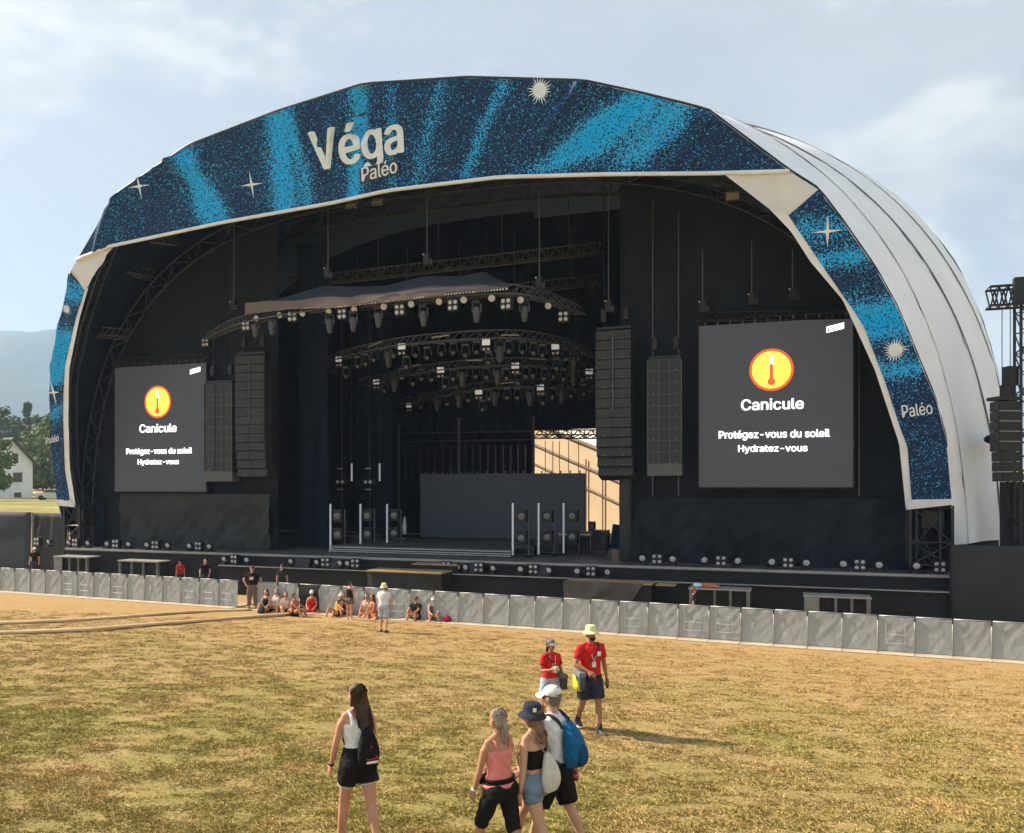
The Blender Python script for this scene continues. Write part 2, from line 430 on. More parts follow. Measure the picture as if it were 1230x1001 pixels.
# dry stubble field by the house
b = MB(); p0 = FWD * 138 - RGT * 95; rows = []
for j in range(8):
    rows.append([(q.x, q.y, gz(q.x, q.y) + 0.25 + j * 0.14) for q in [p0 + FWD * (j * 6) + RGT * (k * 6) for k in range(14)]])
b.grid(rows); fld = b.build('stubble_field', mat('stubble', (0.52, 0.34, 0.15), 0.9, 0.25, 0.2, 0.4, 2.0), smooth=True)
tag(fld, 'orange stubble field behind the white house', 'field', kind='structure')

# ------------------------------------------------------------------ trees
M_bark = mat('bark', (0.10, 0.075, 0.05), 0.9, 0.4, 3, 0.6, 12)
def leaf_mat(name, c, c2):
    if name in MATS: return MATS[name]
    m = mat(name, c, 0.7, 0.4, 0.9, c2=c2, spec=0.2, detail=6); return m
def tree(base, H, Wd, m, label, n=2600, leaf=0.34, shape='round', seed=1):
    rs = random.Random(seed)
    root = empty('deciduous_tree', base, label, 'tree', 'trees on the far left')
    tb = MB(); top = Vector(base) + Vector((rs.uniform(-.3, .3), rs.uniform(-.3, .3), H * 0.72))
    tb.tube([base, Vector(base).lerp(top, 0.5) + Vector((rs.uniform(-.2, .2), 0, 0)), top], [0.035 * H, 0.024 * H, 0.006 * H], 8)
    for k in range(9):
        a = rs.uniform(0, 6.28); h = rs.uniform(0.28, 0.62)
        s0 = Vector(base).lerp(top, h / 0.72); e = s0 + Vector((math.cos(a), math.sin(a), 0)) * Wd * 0.42 * rs.uniform(.6, 1) + Vector((0, 0, H * rs.uniform(.08, .22)))
        tb.tube([s0, s0.lerp(e, .5) + Vector((0, 0, .2)), e], [0.012 * H, 0.008 * H, 0.003 * H], 5)
    tb.build('trunk', M_bark, root, smooth=True)
    lobes = []
    for k in range(26):
        hh = rs.uniform(0.24, 0.95)
        wr = math.sin(min(1, (hh - 0.15) / 0.45) * math.pi / 2) * math.sqrt(max(0.03, 1 - ((hh - 0.45) / 0.56) ** 2)) if shape == 'round' else 0.9 * (1.02 - hh)
        a = rs.uniform(0, 6.28); rr = Wd * 0.5 * wr * math.sqrt(rs.uniform(0.15, 1)) * 0.8
        lobes.append((Vector(base) + Vector((math.cos(a) * rr, math.sin(a) * rr, hh * H * 0.95)), Wd * rs.uniform(0.11, 0.2)))
    cb = MB()
    for k in range(n):
        c, r = rs.choice(lobes)
        d = Vector((rs.gauss(0, 1), rs.gauss(0, 1), rs.gauss(0, 0.8))).normalized() * r * (rs.random() ** 0.4)
        p = c + d; s_ = leaf * rs.uniform(0.5, 1.2)
        nrm = (d.normalized() + Vector((rs.gauss(0, .6), rs.gauss(0, .6), rs.gauss(0.2, .6)))).normalized()
        u = nrm.orthogonal().normalized(); v = nrm.cross(u)
        cb.add([p + u * s_, p + v * s_ * 0.6 + nrm * s_ * .15, p - u * s_, p - v * s_ * 0.6 - nrm * s_ * .1], [(0, 1, 2, 3)])
    cb.build('crown', m, root)
    return root
ML1 = leaf_mat('leaf_mid', (0.10, 0.15, 0.035), (0.045, 0.08, 0.02)); ML2 = leaf_mat('leaf_dark', (0.06, 0.10, 0.03), (0.025, 0.05, 0.018)); ML3 = leaf_mat('leaf_light', (0.15, 0.20, 0.05), (0.07, 0.11, 0.03))
def gp(px, d):
    p = CAM + ray(px, 600) * d; p.z = gz(p.x, p.y); return p
TREES = [(-4, 106, 8.0, 5.6, ML3, 'light green tree in front of the white house wall at the left edge', 'round'),
         (44, 168, 13, 11, ML3, 'broad mid-green tree right of the white house', 'round'),
         (58, 190, 17, 11, ML3, 'pale green tree touching the left stage leg', 'round'),
         (33, 230, 22, 6, ML2, 'slim tall tree rising behind the white house roof', 'cone'),
         (8, 250, 19, 14, ML2, 'dark tree above the roof of the white house', 'round'),
         (-8, 220, 20, 14, ML2, 'dark tall tree at the very left edge behind the house', 'round'),
         (52, 150, 6, 8, ML1, 'low bushy tree beside the stubble field', 'round'),
         (72, 175, 15, 12, ML1, 'tree half hidden behind the left stage leg', 'round')]
for i, (px, d, H, W_, m, lb, shp) in enumerate(TREES):
    tree(gp(px, d), H, W_, m, lb, 2600, 0.30 if d < 120 else 0.5, shp, i + 3)

# ------------------------------------------------------------------ house
M_render = mat('white_render', (0.80, 0.81, 0.82), 0.85, 0.12, 0.7); M_tile = mat('grey_roof_tiles', (0.10, 0.095, 0.09), 0.8, 0.35, 4, 0.6, 8)
M_shut = mat('brown_shutter', (0.12, 0.055, 0.035), 0.7, 0.2, 4); M_glassd = mat('dark_window', (0.03, 0.035, 0.04), 0.15, 0.2, 2, spec=0.8)
def house():
    gw, hl, eh, rh = 6.4, 11.0, 5.2, 8.6
    c = gp(13, 122) + Vector((0, 0, 0.2))
    root = empty('farmhouse', c, 'white gabled house with grey tiled roof on the left slope', 'house')
    gn = (-FWD * 0.50 + RGT * 0.87).normalized(); rd = -gn; sd = Vector((-gn.y, gn.x, 0))   # sd along the gable
    if sd.dot(RGT) < 0: sd = -sd
    def P(s, l_, z): return c + sd * s + rd * l_ + UP * z
    w = MB(); h = gw / 2
    for l_ in (0, hl):
        k = len(w.v); w.add([P(-h, l_, -1.5), P(h, l_, -1.5), P(h, l_, eh), P(0, l_, rh), P(-h, l_, eh)], [(0, 1, 2, 3, 4) if l_ else (4, 3, 2, 1, 0)])
    for s in (-h, h): w.add([P(s, 0, -1.5), P(s, hl, -1.5), P(s, hl, eh), P(s, 0, eh)], [(0, 1, 2, 3)])
    w.build('wall', M_render, root)
    for s in (-1, 1):
        r_ = MB(); e = 0.75; sl = (rh - eh) / h
        a = [P(s * (h + e), -e, eh - sl * e + .12), P(s * (h + e), hl + e, eh - sl * e + .12), P(0, hl + e, rh + .12), P(0, -e, rh + .12)]
        bq = [q - UP * 0.22 for q in a]
        r_.add(a + bq, [(0, 1, 2, 3), (7, 6, 5, 4), (0, 4, 5, 1), (1, 5, 6, 2), (2, 6, 7, 3), (3, 7, 4, 0)])
        r_.build('roof', M_tile, root)
    ch = MB(); ch.box(P(-1.0, 6, rh + 0.4), (0.8, 0.8, 1.8)); ch.build('chimney', M_render, root)
    for (s, z, ww, hh) in ((-0.7, 5.7, 0.7, 1.4), (0.7, 5.7, 0.7, 1.4), (1.0, 2.9, 1.3, 1.4), (-1.5, 2.9, 1.2, 1.4), (1.0, 0.3, 1.0, 0.7)):
        wn_ = MB(); q = [P(s + a * ww / 2, -0.05, z + b_ * hh / 2) for a, b_ in ((-1, -1), (1, -1), (1, 1), (-1, 1))]; q2 = [p + rd * 0.2 for p in q]
        wn_.add(q + q2, [(0, 1, 2, 3), (0, 4, 5, 1), (1, 5, 6, 2), (2, 6, 7, 3), (3, 7, 4, 0)]); wo = wn_.build('window', M_shut, root)
        pn = MB(); q = [P(s + a * ww * .3, -0.07, z + b_ * hh * .38) for a, b_ in ((-1, -1), (1, -1), (1, 1), (-1, 1))]; pn.add(q, [(0, 1, 2, 3)]); pn.build('pane', M_glassd, wo)
house()

# ------------------------------------------------------------------ parked car on the slope
def car(px, d, colr, label, ang):
    c = gp(px, d); root = empty('parked_car', c, label, 'car', 'cars parked beyond the field', rz=ang)
    m = mat('car_paint_' + label.split()[0], colr, 0.3, 0.05, 2, spec=0.6); prof = [(-2.1, .35), (-2.1, .8), (-1.9, .95), (-1.2, 1.0), (-.7, 1.42), (.8, 1.45), (1.6, 1.0), (2.1, .9), (2.15, .35)]
    b = MB(); b.loft([[Vector((x * (1 if abs(s) < .8 else .98), s, z)) for x, z in prof] for s in (-.85, -.8, .8, .85)], True); b.build('body', m, root, local=True)
    g = MB()
    for s in (-.862, .862): g.add([(-1.1, s, 1.02), (1.35, s, 1.02), (.75, s, 1.36), (-.65, s, 1.36)], [(0, 1, 2, 3)])
    g.build('window', M_glassd, root, local=True)
    for x in (-1.3, 1.35):
        for s in (-1, 1):
            t = MB(); t.lathe([(.18, -.1), (.33, -.1), (.33, .1), (.18, .1)], (x, s * .78, .33), 14, Matrix.Rotation(R(90), 3, 'X')); t.build('wheel', M_cable, root, local=True)
car(64, 112, (0.6, 0.62, 0.64), 'silver car parked on the slope behind the left stage leg', R(35))

# ------------------------------------------------------------------ hoardings beside the stage
M_hoard = mat('black_hoarding', (0.030, 0.033, 0.038), 0.8, 0.25, 0.5, 0.2, 2.0); M_hoardb = mat('blue_black_hoarding', (0.022, 0.030, 0.048), 0.75, 0.2, 0.5, 0.15, 2.0)
def hoarding(pa, pb, z1, m, label, edge=None):
    root = empty('hoarding', ((pa.x + pb.x) / 2, (pa.y + pb.y) / 2, 0), label, 'hoarding', 'black hoardings beside the stage')
    d = (pb - pa).normalized(); nn = Vector((d.y, -d.x, 0)); nn = -nn if nn.y > 0 else nn
    b = MB(); rows = []
    for j in range(13):
        z = z1 * j / 12; rows.append([pa.lerp(pb, k / 24).xy.to_3d() + UP * z + nn * (0.05 * mnoise.noise((k * .35, j * .4, pa.x))) for k in range(25)])
    b.grid(rows); b.build('sheet', m, root, smooth=True, thick=0.03)
    f = MB(); f.tube([pa.xy.to_3d() - nn * .12, pa.xy.to_3d() - nn * .12 + UP * (z1 - .02)], .04, 6); f.tube([pb.xy.to_3d() - nn * .12, pb.xy.to_3d() - nn * .12 + UP * (z1 - .02)], .04, 6)
    f.tube([pa.xy.to_3d() - nn * .12 + UP * (z1 - .06), pb.xy.to_3d() - nn * .12 + UP * (z1 - .06)], .03, 6); f.build('frame', M_steel, root)
    return root
hoarding(atY(-150, 640, 40), atY(37, 640, 40), 3.75, M_hoardb, 'blue-black hoarding sheet at the left edge below the grassy slope')
hoarding(atY(39, 640, 40.3), atY(80, 640, 40.3), 3.7, M_hoard, 'narrow black hoarding sheet between left hoarding and left stage leg')
pp = MB(); q = atY(39.5, 640, 39.9); pp.box((q.x, q.y, 1.87), (.16, .05, 3.72)); tag(pp.build('hoarding_post', M_alud), 'grey post joining the two left hoardings', 'post')
hoarding(atY(1143, 700, 34.6), atY(1380, 700, 34.9), 3.25, M_hoard, 'black hoarding sheet at the right edge below the white membrane')
# ------------------------------------------------------------------ printed banner material
def banner_material():
    m, nt, b = nodes_of('printed_star_banner'); n, l = nt.nodes, nt.links
    geo = n.new('ShaderNodeNewGeometry'); sep = n.new('ShaderNodeSeparateXYZ'); l.new(geo.outputs['Position'], sep.inputs[0])
    def mth(op, a, b_=None, c=None):
        t = n.new('ShaderNodeMath'); t.operation = op
        for i, q in enumerate((a, b_, c)):
            if q is None: continue
            if isinstance(q, (int, float)): t.inputs[i].default_value = q
            else: l.new(q, t.inputs[i])
        return t.outputs[0]
    # printed streaks: (pixel line on the cloth) -> line in X,Z ; half width in m, strength
    ST = [((332, 140), (345, 250), 0.6, 0.85), ((432, 105), (424, 262), 0.42, 0.75), ((222, 190), (258, 262), 0.75, 0.8), ((374, 250), (352, 150), 0.35, 0.45), ((700, 180), (790, 125), 0.7, 0.5),
          ((662, 200), (766, 122), 0.5, 0.72), ((752, 195), (820, 135), 0.5, 0.6), ((556, 215), (604, 100), 0.30, 0.5), ((500, 222), (530, 108), 0.35, 0.32), ((470, 222), (470, 110), 0.25, 0.3),
          ((940, 285), (1020, 272), 0.42, 0.45), ((960, 318), (1050, 305), 0.35, 0.6), ((1000, 395), (1100, 380), 0.75, 1.1), ((1030, 452), (1110, 440), 0.4, 0.6),
          ((62, 412), (100, 425), 0.8, 1.1), ((58, 450), (90, 440), 0.6, 1.0), ((60, 500), (90, 490), 0.4, 0.5), ((80, 345), (100, 352), 0.6, 0.6)]
    total = None
    nzw = n.new('ShaderNodeTexNoise'); nzw.inputs['Scale'].default_value = 0.45; nzw.inputs['Detail'].default_value = 3; l.new(geo.outputs['Position'], nzw.inputs['Vector'])
    wob = mth('MULTIPLY', mth('SUBTRACT', nzw.outputs['Fac'], 0.5), 1.6)
    for (p, q, w, s) in ST:
        a, c = atL(*p), atL(*q); dx, dz = c.x - a.x, c.z - a.z; L = math.hypot(dx, dz); nx, nz_ = -dz / L, dx / L
        ext = 0.0
        d = mth('ADD', mth('MULTIPLY_ADD', sep.outputs[0], nx / w, mth('MULTIPLY_ADD', sep.outputs[2], nz_ / w, -(a.x * nx + a.z * nz_) / w)), wob)
        g = mth('POWER', 2.718, mth('MULTIPLY', mth('MULTIPLY', d, d), -1.0))
        # fade along the streak away from its segment
        al = mth('MULTIPLY_ADD', sep.outputs[0], dx / L, mth('MULTIPLY_ADD', sep.outputs[2], dz / L, -((a.x + c.x) / 2 * dx / L + (a.z + c.z) / 2 * dz / L)))
        e = mth('DIVIDE', al, L * 0.75); e = mth('POWER', 2.718, mth('MULTIPLY', mth('POWER', mth('ABSOLUTE', e), 4.0), -1.0))
        g = mth('MULTIPLY', mth('MULTIPLY', g, e), s)
        total = g if total is None else mth('ADD', total, g)
    base = n.new('ShaderNodeTexNoise'); base.inputs['Scale'].default_value = 0.35; base.inputs['Detail'].default_value = 4
    mp = n.new('ShaderNodeMapping'); mp.inputs['Rotation'].default_value = (0, R(-28), 0); mp.inputs['Scale'].default_value = (1.6, 1, 0.45)
    l.new(geo.outputs['Position'], mp.inputs['Vector']); l.new(mp.outputs[0], base.inputs['Vector'])
    dens = mth('MINIMUM', mth('ADD', total, mth('MULTIPLY', base.outputs['Fac'], 0.34)), 0.84)
    # worm-like specks
    sp = n.new('ShaderNodeTexNoise'); sp.inputs['Scale'].default_value = 18.5; sp.inputs['Detail'].default_value = 0.5; sp.inputs['Distortion'].default_value = 0.6
    l.new(geo.outputs['Position'], sp.inputs['Vector'])
    thr = mth('MULTIPLY_ADD', dens, -0.40, 0.735)
    speck = n.new('ShaderNodeMapRange'); l.new(mth('SUBTRACT', sp.outputs['Fac'], thr), speck.inputs['Value'])
    speck.inputs['From Min'].default_value = -0.01; speck.inputs['From Max'].default_value = 0.02
    sp2 = n.new('ShaderNodeTexNoise'); sp2.inputs['Scale'].default_value = 13; sp2.inputs['Detail'].default_value = 0; l.new(geo.outputs['Position'], sp2.inputs['Vector'])
    blk = n.new('ShaderNodeMapRange'); blk.inputs['From Min'].default_value = 0.60; blk.inputs['From Max'].default_value = 0.64; l.new(sp2.outputs['Fac'], blk.inputs['Value'])
    c0 = n.new('ShaderNodeMix'); c0.data_type = 'RGBA'; c0.inputs['A'].default_value = (0.010, 0.036, 0.115, 1); c0.inputs['B'].default_value = (0.014, 0.020, 0.042, 1); l.new(blk.outputs[0], c0.inputs['Factor'])
    c1 = n.new('ShaderNodeMix'); c1.data_type = 'RGBA'; c1.inputs['A'].default_value = (0.06, 0.46, 0.92, 1); c1.inputs['B'].default_value = (0.008, 0.42, 0.98, 1)
    cl = mth('MINIMUM', total, 1.0); l.new(cl, c1.inputs['Factor'])
    cm = n.new('ShaderNodeMix'); cm.data_type = 'RGBA'; l.new(speck.outputs[0], cm.inputs['Factor']); l.new(c0.outputs['Result'], cm.inputs['A']); l.new(c1.outputs['Result'], cm.inputs['B'])
    l.new(cm.outputs['Result'], b.inputs['Base Color']); b.inputs['Roughness'].default_value = 0.6; b.inputs['Specular IOR Level'].default_value = 0.15
    return m
M_banner = banner_material()

RIM_N = Vector((0, -1, -LEAN)).normalized()
root_c = Vector((-16.6, 44, 0))
roof = empty('stage_roof', root_c, 'huge white and blue arched festival stage roof', 'stage roof')
TOP = [(93, 312), (138, 234), (225, 175), (330, 135), (435, 102), (560, 94), (700, 98), (770, 113), (850, 133), (948, 206)]
BOT = [(93, 312), (133, 296), (270, 267), (400, 244), (467, 229), (600, 213), (730, 209.5), (850, 208.5), (948, 206)]
FOLDS = [(655, 160, 695, 103, 5, .13), (668, 165, 706, 110, 4, .10), (815, 185, 850, 145, 5, .12), (800, 178, 835, 145, 4, .09), (835, 190, 870, 158, 5, .1), (232, 200, 196, 190, 5, .12), (225, 215, 200, 188, 4, .1),
         (188, 210, 178, 185, 4, .1), (175, 225, 160, 205, 5, .1), (150, 270, 138, 236, 6, .08), (128, 290, 134, 250, 5, .10), (117, 296, 126, 262, 4, .10), (432, 150, 436, 104, 7, -.14), (395, 160, 430, 110, 5, .08), (560, 120, 562, 96, 6, -.06), (700, 130, 702, 99, 6, -.08), (226, 230, 226, 177, 8, -.06), (332, 180, 331, 137, 7, -.06)]
def fold(px, py):
    s = 0.0
    for x0, y0, x1, y1, w, a in FOLDS:
        dx, dy = x1 - x0, y1 - y0; L2 = dx * dx + dy * dy
        t = ((px - x0) * dx + (py - y0) * dy) / L2; tt = min(1.25, max(-.25, t)); q = math.hypot(px - x0 - tt * dx, py - y0 - tt * dy)
        s += 1.7 * a * math.exp(-(q / w) ** 2)
    return s
def banner_pt(px, py, off=0.0):
    p = atL(px, py)
    return p + RIM_N * (fold(px, py) + 0.05 * mnoise.noise((p.x * .5, p.z * .5, 1)) + 0.015 * mnoise.noise((p.x * 2.2, p.z * 2.2, 3)) + off)
b = MB(); cols = [93 + 0.01 + (948 - 93.02) * k / 220 for k in range(221)]; rows = []
for j in range(29):
    t = j / 28; row = []
    for x in cols:
        y0, y1 = interp(BOT, x), interp(TOP, x); row.append(banner_pt(x, y0 + (y1 - y0) * t))
    rows.append(row)
b.grid(rows); hb = b.build('header_banner', M_banner, roof, smooth=True)
hb['label'] = 'blue speckled header banner with the stage name'
# dark back of the header
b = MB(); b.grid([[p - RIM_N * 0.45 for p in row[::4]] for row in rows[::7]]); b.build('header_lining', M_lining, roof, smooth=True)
# white hems
def hem(pts, r, m=M_trim, name='hem', n=60, lift=0.06):
    P = [atL(x, y) + RIM_N * lift for x, y in pts]; bb = MB(); bb.tube(polyline(P, n), r, 8); return bb.build(name, m, roof, smooth=True)
hem(BOT, 0.085)
def leaf_quad(name, A, Bp, m, nx=30, ny=8, wr=0.03, lift=0.0, sc=1.2):
    a = polyline([Vector((x, y, 0)) for x, y in A], nx); c = polyline([Vector((x, y, 0)) for x, y in Bp], nx); bb = MB(); rs = []
    for j in range(ny + 1):
        t = j / ny; row = []
        for k in range(nx):
            q = a[k].lerp(c[k], t); p = atL(q.x, q.y); row.append(p + RIM_N * (lift + wr * mnoise.noise((p.x * sc, p.z * sc, 7)) + fold(q.x, q.y) * 0.0))
        rs.append(row)
    bb.grid(rs); return bb.build(name, m, roof, smooth=True)
RB_I = [(947, 259), (993, 327), (1027, 376), (1038, 393), (1064, 461), (1082, 516), (1090, 536), (1095, 601)]
RB_O = [(983, 228), (1009, 262), (1051, 322), (1077, 369), (1088, 394), (1106, 438), (1123, 478), (1136, 526), (1143, 600)]
RT_I = [(870, 210), (924, 251), (950, 278), (973, 314), (1012, 360), (1027, 392), (1051, 445), (1080, 533), (1088, 611)]
LB_O = [(84, 328), (69, 398), (60, 442), (60, 476), (61, 530), (65, 572), (69, 601)]
LB_I = [(102, 349), (91, 383), (78, 440), (76, 480), (76, 508), (78, 565), (84, 601)]
LT_I = [(134, 298), (106, 345), (95, 385), (83, 444), (82, 508), (84, 565), (91, 608)]
lb_ = leaf_quad('leg_banner', RB_O, RB_I, M_banner, 60, 10, 0.05, 0.03); lb_['label'] = 'speckled blue banner on the right roof leg'
lb_ = leaf_quad('leg_banner', LB_O, LB_I, M_banner, 60, 10, 0.10, 0.03); lb_['label'] = 'speckled blue banner on the left roof leg'
leaf_quad('leg_border', RB_I[0:] + [(1095, 603)], RT_I[1:] , M_trim, 60, 4, 0.03, 0.0)
leaf_quad('leg_border', LB_I + [(84, 603)], LT_I[1:], M_trim, 60, 4, 0.03, 0.0)
leaf_quad('leg_foot_border', [(1088, 612), (1145, 606)], [(1094, 600), (1143, 599)], M_trim, 12, 3, 0.02, 0.05)
leaf_quad('leg_foot_border', [(69, 607), (91, 609)], [(69, 600), (85, 600)], M_trim, 12, 3, 0.02, 0.05)
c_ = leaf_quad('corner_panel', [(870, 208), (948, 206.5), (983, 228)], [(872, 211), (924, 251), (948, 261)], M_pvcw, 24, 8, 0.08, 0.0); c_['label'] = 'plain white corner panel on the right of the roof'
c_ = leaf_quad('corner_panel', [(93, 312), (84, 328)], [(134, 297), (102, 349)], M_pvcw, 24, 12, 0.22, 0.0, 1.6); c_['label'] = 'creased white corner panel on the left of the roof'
# back faces of the legs: black
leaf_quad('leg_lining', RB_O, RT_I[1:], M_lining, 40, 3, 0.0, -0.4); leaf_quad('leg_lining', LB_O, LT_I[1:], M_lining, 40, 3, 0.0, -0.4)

# ---- printing on the banners
def star_cross(px, py, r, rx=None, lift=0.06, parent=roof, m=M_white):
    c = atL(px, py); ex = Vector((1, 0, 0)); ez = Vector((0, -LEAN, 1)).normalized(); rx = rx or r; bb = MB(); k = 0.09
    def P(u, v): return c + ex * u + ez * v + RIM_N * (fold(px, py) + lift)
    pts = [P(0, r), P(k * r, k * r), P(rx, 0), P(k * r, -k * r), P(0, -r), P(-k * r, -k * r), P(-rx, 0), P(-k * r, k * r)]
    bb.add([P(0, 0)] + pts, [(0, 1 + i, 1 + (i + 1) % 8) for i in range(8)]); return bb.build('printed_star', m, parent)
def star_burst(px, py, r, lift=0.12, m=M_white, seed=0):
    rs = random.Random(seed); c = atL(px, py); ex = Vector((1, 0, 0)); ez = Vector((0, -LEAN, 1)).normalized(); bb = MB(); n = 44
    pts = []
    for i in range(n):
        a = 2 * math.pi * i / n; rr = r * (0.42 if i % 2 else rs.uniform(0.7, 1.05)); pts.append(c + ex * rr * math.cos(a) + ez * rr * math.sin(a) + RIM_N * lift)
    bb.add([c + RIM_N * lift] + pts, [(0, 1 + i, 1 + (i + 1) % n) for i in range(n)]); return bb.build('printed_star', m, roof)
star_cross(170, 224, .62); star_cross(303, 222, .62); star_cross(994, 278, .60, .55); star_cross(67, 471, .70, .42, lift=.16)
star_burst(649, 109, .56, seed=1, lift=.09); star_burst(1075, 420, .50, seed=2); star_burst(82, 371, .34, seed=3, lift=.12)
def bil(q, lift):
    def f(u, v):
        x0 = q[0][0] + (q[1][0] - q[0][0]) * u; y0 = q[0][1] + (q[1][1] - q[0][1]) * u
        x1 = q[3][0] + (q[2][0] - q[3][0]) * u; y1 = q[3][1] + (q[2][1] - q[3][1]) * u
        x, y = x0 + (x1 - x0) * v, y0 + (y1 - y0) * v; return banner_pt(x, y, lift)
    return f
text_on('stage_name', 'Véga', bil([(381, 219.5), (485, 196), (482, 136), (372, 158)], 0.035), M_white, roof, bold=0.032)
bb = MB(); f_ = bil([(434, 221), (481, 208), (478, 191), (432, 203)], 0.05); bb.grid([[f_(u / 8, v / 3) for u in range(9)] for v in range(4)]); bb.build('name_plate', mat('plate_print', (0.035, 0.05, 0.08), .5), roof)
text_on('festival_name', 'Paléo', bil([(436, 219), (478, 207.5), (477, 190), (435, 201.5)], 0.075), M_white, roof, bold=0.022)
text_on('festival_name', 'Paléo', bil([(1084, 501.5), (1120, 496.5), (1118, 481.5), (1082, 486)], 0.12), M_white, roof, bold=0.022)
text_on('festival_name', 'Paléo', bil([(59, 533), (74, 529), (74, 520), (59, 525)], 0.20), M_white, roof, bold=0.022)

# ------------------------------------------------------------------ membrane body behind the rim
XC = -16.6
RIM_PX = [(69, 603), (61, 530), (60, 476), (60, 442), (69, 398), (84, 328), (93, 312), (138, 234), (225, 175), (330, 135), (435, 102), (560, 94), (700, 98), (770, 113), (850, 133), (948, 206), (983, 228), (1009, 262), (1051, 322), (1077, 369), (1088, 394), (1106, 438), (1123, 478), (1136, 526), (1143, 600)]
rim = [atL(x, y) for x, y in RIM_PX]
rim = [Vector((rim[0].x, rim[0].y + 0.5, 3.1))] + rim + [Vector((rim[-1].x + .15, rim[-1].y + 0.5, 3.1))]
NP = 141
def profile(Y, W, H, p=3.0, zb=3.1, inset=0.0):
    W -= inset; H -= inset; pts = []
    for k in range(400):
        a = math.pi * k / 399; c, s = math.cos(a), math.sin(a)
        x = -math.copysign(abs(c) ** (2 / p), c) * W; z = abs(s) ** (2 / p) * H
        if z >= zb: pts.append(Vector((XC + x, Y, z)))
    pts[0].z = zb; pts[-1].z = zb
    return polyline(pts, NP)
ARC = [(37.6, 23.4, 24.3, 2.6), (41.0, 25.3, 25.0, 2.6), (44.5, 26.7, 26.0, 2.7), (48.8, 27.5, 26.6, 3.0), (60.0, 27.3, 25.0, 3.0)]
loops = [polyline(rim, NP)] + [profile(*a) for a in ARC]
M_pvcfold = mat('white_membrane_creased', (0.87, 0.89, 0.92), 0.55, 0.07, 0.5, 0.5, 1.8, spec=0.3, stretch=(1, 1, 2.0))
for i in range(len(loops) - 1):
    bb = MB(); rs = []; A, Bq = loops[i], loops[i + 1]; nr = 10
    for j in range(nr + 1):
        t = j / nr; row = []
        for k in range(NP):
            p = A[k].lerp(Bq[k], t); nrm = Vector((p.x - XC, 0, (p.z - 8) * .8)).normalized()
            bow = -0.08 * math.sin(math.pi * t) * (0.4 if i == 0 else 1)
            wr = 0.0
            if i == 0: wr = 0.22 * mnoise.noise((k * 0.8, j * 0.12, 2)) * math.sin(math.pi * min(1, t * 1.15)) + 0.05 * mnoise.noise((k * 1.7, j * .3, 9))
            else: wr = 0.09 * mnoise.noise((k * .22, j * .35, i)) + .03 * mnoise.noise((k * .9, j * .2, i + 4))
            row.append(p + nrm * (bow + wr))
        rs.append(row)
    # arch runs along k: subdivide already fine
    bb.grid(rs); bb.build('membrane_panel', M_pvcfold if i == 0 else M_pvc, roof, smooth=True)
for i, r_ in ((1, .018), (2, .034), (3, .034)):
    bb = MB(); bb.tube([p + Vector((p.x - XC, 0, (p.z - 8) * .8)).normalized() * .03 for p in loops[i]], r_, 6)
    bb.build('seam_rope', mat('seam_rope', (0.22, 0.225, 0.235), .7, .2, 2) if i > 1 else mat('pale_seam', (0.5, 0.51, 0.52), .7), roof, smooth=True)
# rope laced along the rim top
bb = MB(); bb.tube([p - RIM_N * .12 + UP * .07 for p in loops[0][8:-8]], .05, 6); bb.build('rim_rope', M_steel, roof, smooth=True)
# bundled flap on the lower right side
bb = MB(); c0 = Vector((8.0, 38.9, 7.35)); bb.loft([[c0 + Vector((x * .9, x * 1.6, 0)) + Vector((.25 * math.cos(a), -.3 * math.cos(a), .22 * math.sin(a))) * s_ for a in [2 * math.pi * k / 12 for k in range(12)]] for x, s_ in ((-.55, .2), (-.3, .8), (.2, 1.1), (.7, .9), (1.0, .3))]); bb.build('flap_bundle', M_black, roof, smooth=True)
# black lining inside
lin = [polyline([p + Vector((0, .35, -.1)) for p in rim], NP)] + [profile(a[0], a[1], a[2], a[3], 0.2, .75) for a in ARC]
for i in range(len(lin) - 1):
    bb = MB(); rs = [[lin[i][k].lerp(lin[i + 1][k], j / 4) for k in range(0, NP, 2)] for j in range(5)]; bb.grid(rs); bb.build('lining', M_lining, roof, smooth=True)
# arch trusses under the lining
def lattice(pts, w, nb, r=.05, rb=.028, axis=Vector((0, 1, 0)), out=None, chordm=None, parent=None, tri=False):
    """a truss along pts: two or three chords and zig-zag bracing"""
    pts = [Vector(p) for p in pts]; n = len(pts); A, Bq, C = [], [], []
    for i, p in enumerate(pts):
        t = (pts[min(i + 1, n - 1)] - pts[max(0, i - 1)]).normalized(); u = axis; v = t.cross(u).normalized()
        A.append(p + v * w / 2 - u * w / 2); Bq.append(p - v * w / 2 - u * w / 2); C.append(p + u * w / 2)
    m = chordm or M_alud
    for ch in ((A, Bq, C)):
        q = MB(); q.tube(ch, r, 6); q.build('chord', m, parent, smooth=True)
    q = MB(); AA, BB, CC = polyline(A, nb), polyline(Bq, nb), polyline(C, nb)
    for i in range(nb - 1):
        q.tube([AA[i], BB[i + 1]] if i % 2 else [BB[i], AA[i + 1]], rb, 4); q.tube([AA[i], CC[i + 1]] if i % 2 else [CC[i], AA[i + 1]], rb, 4); q.tube([BB[i], CC[i + 1]], rb, 4)
        if i % 2 == 0: q.tube([AA[i], BB[i]], rb, 4)
    q.build('bracing', m, parent)
arch_lbl = ['front', 'second', 'third']
rimin = [(91, 606), (84, 565), (82, 508), (83, 444), (95, 385), (106, 345), (134, 298), (270, 267), (467, 229), (600, 213), (850, 208), (924, 251), (973, 314), (1027, 392), (1080, 533), (1088, 608)]
rp = [atL(x, y) for x, y in rimin]
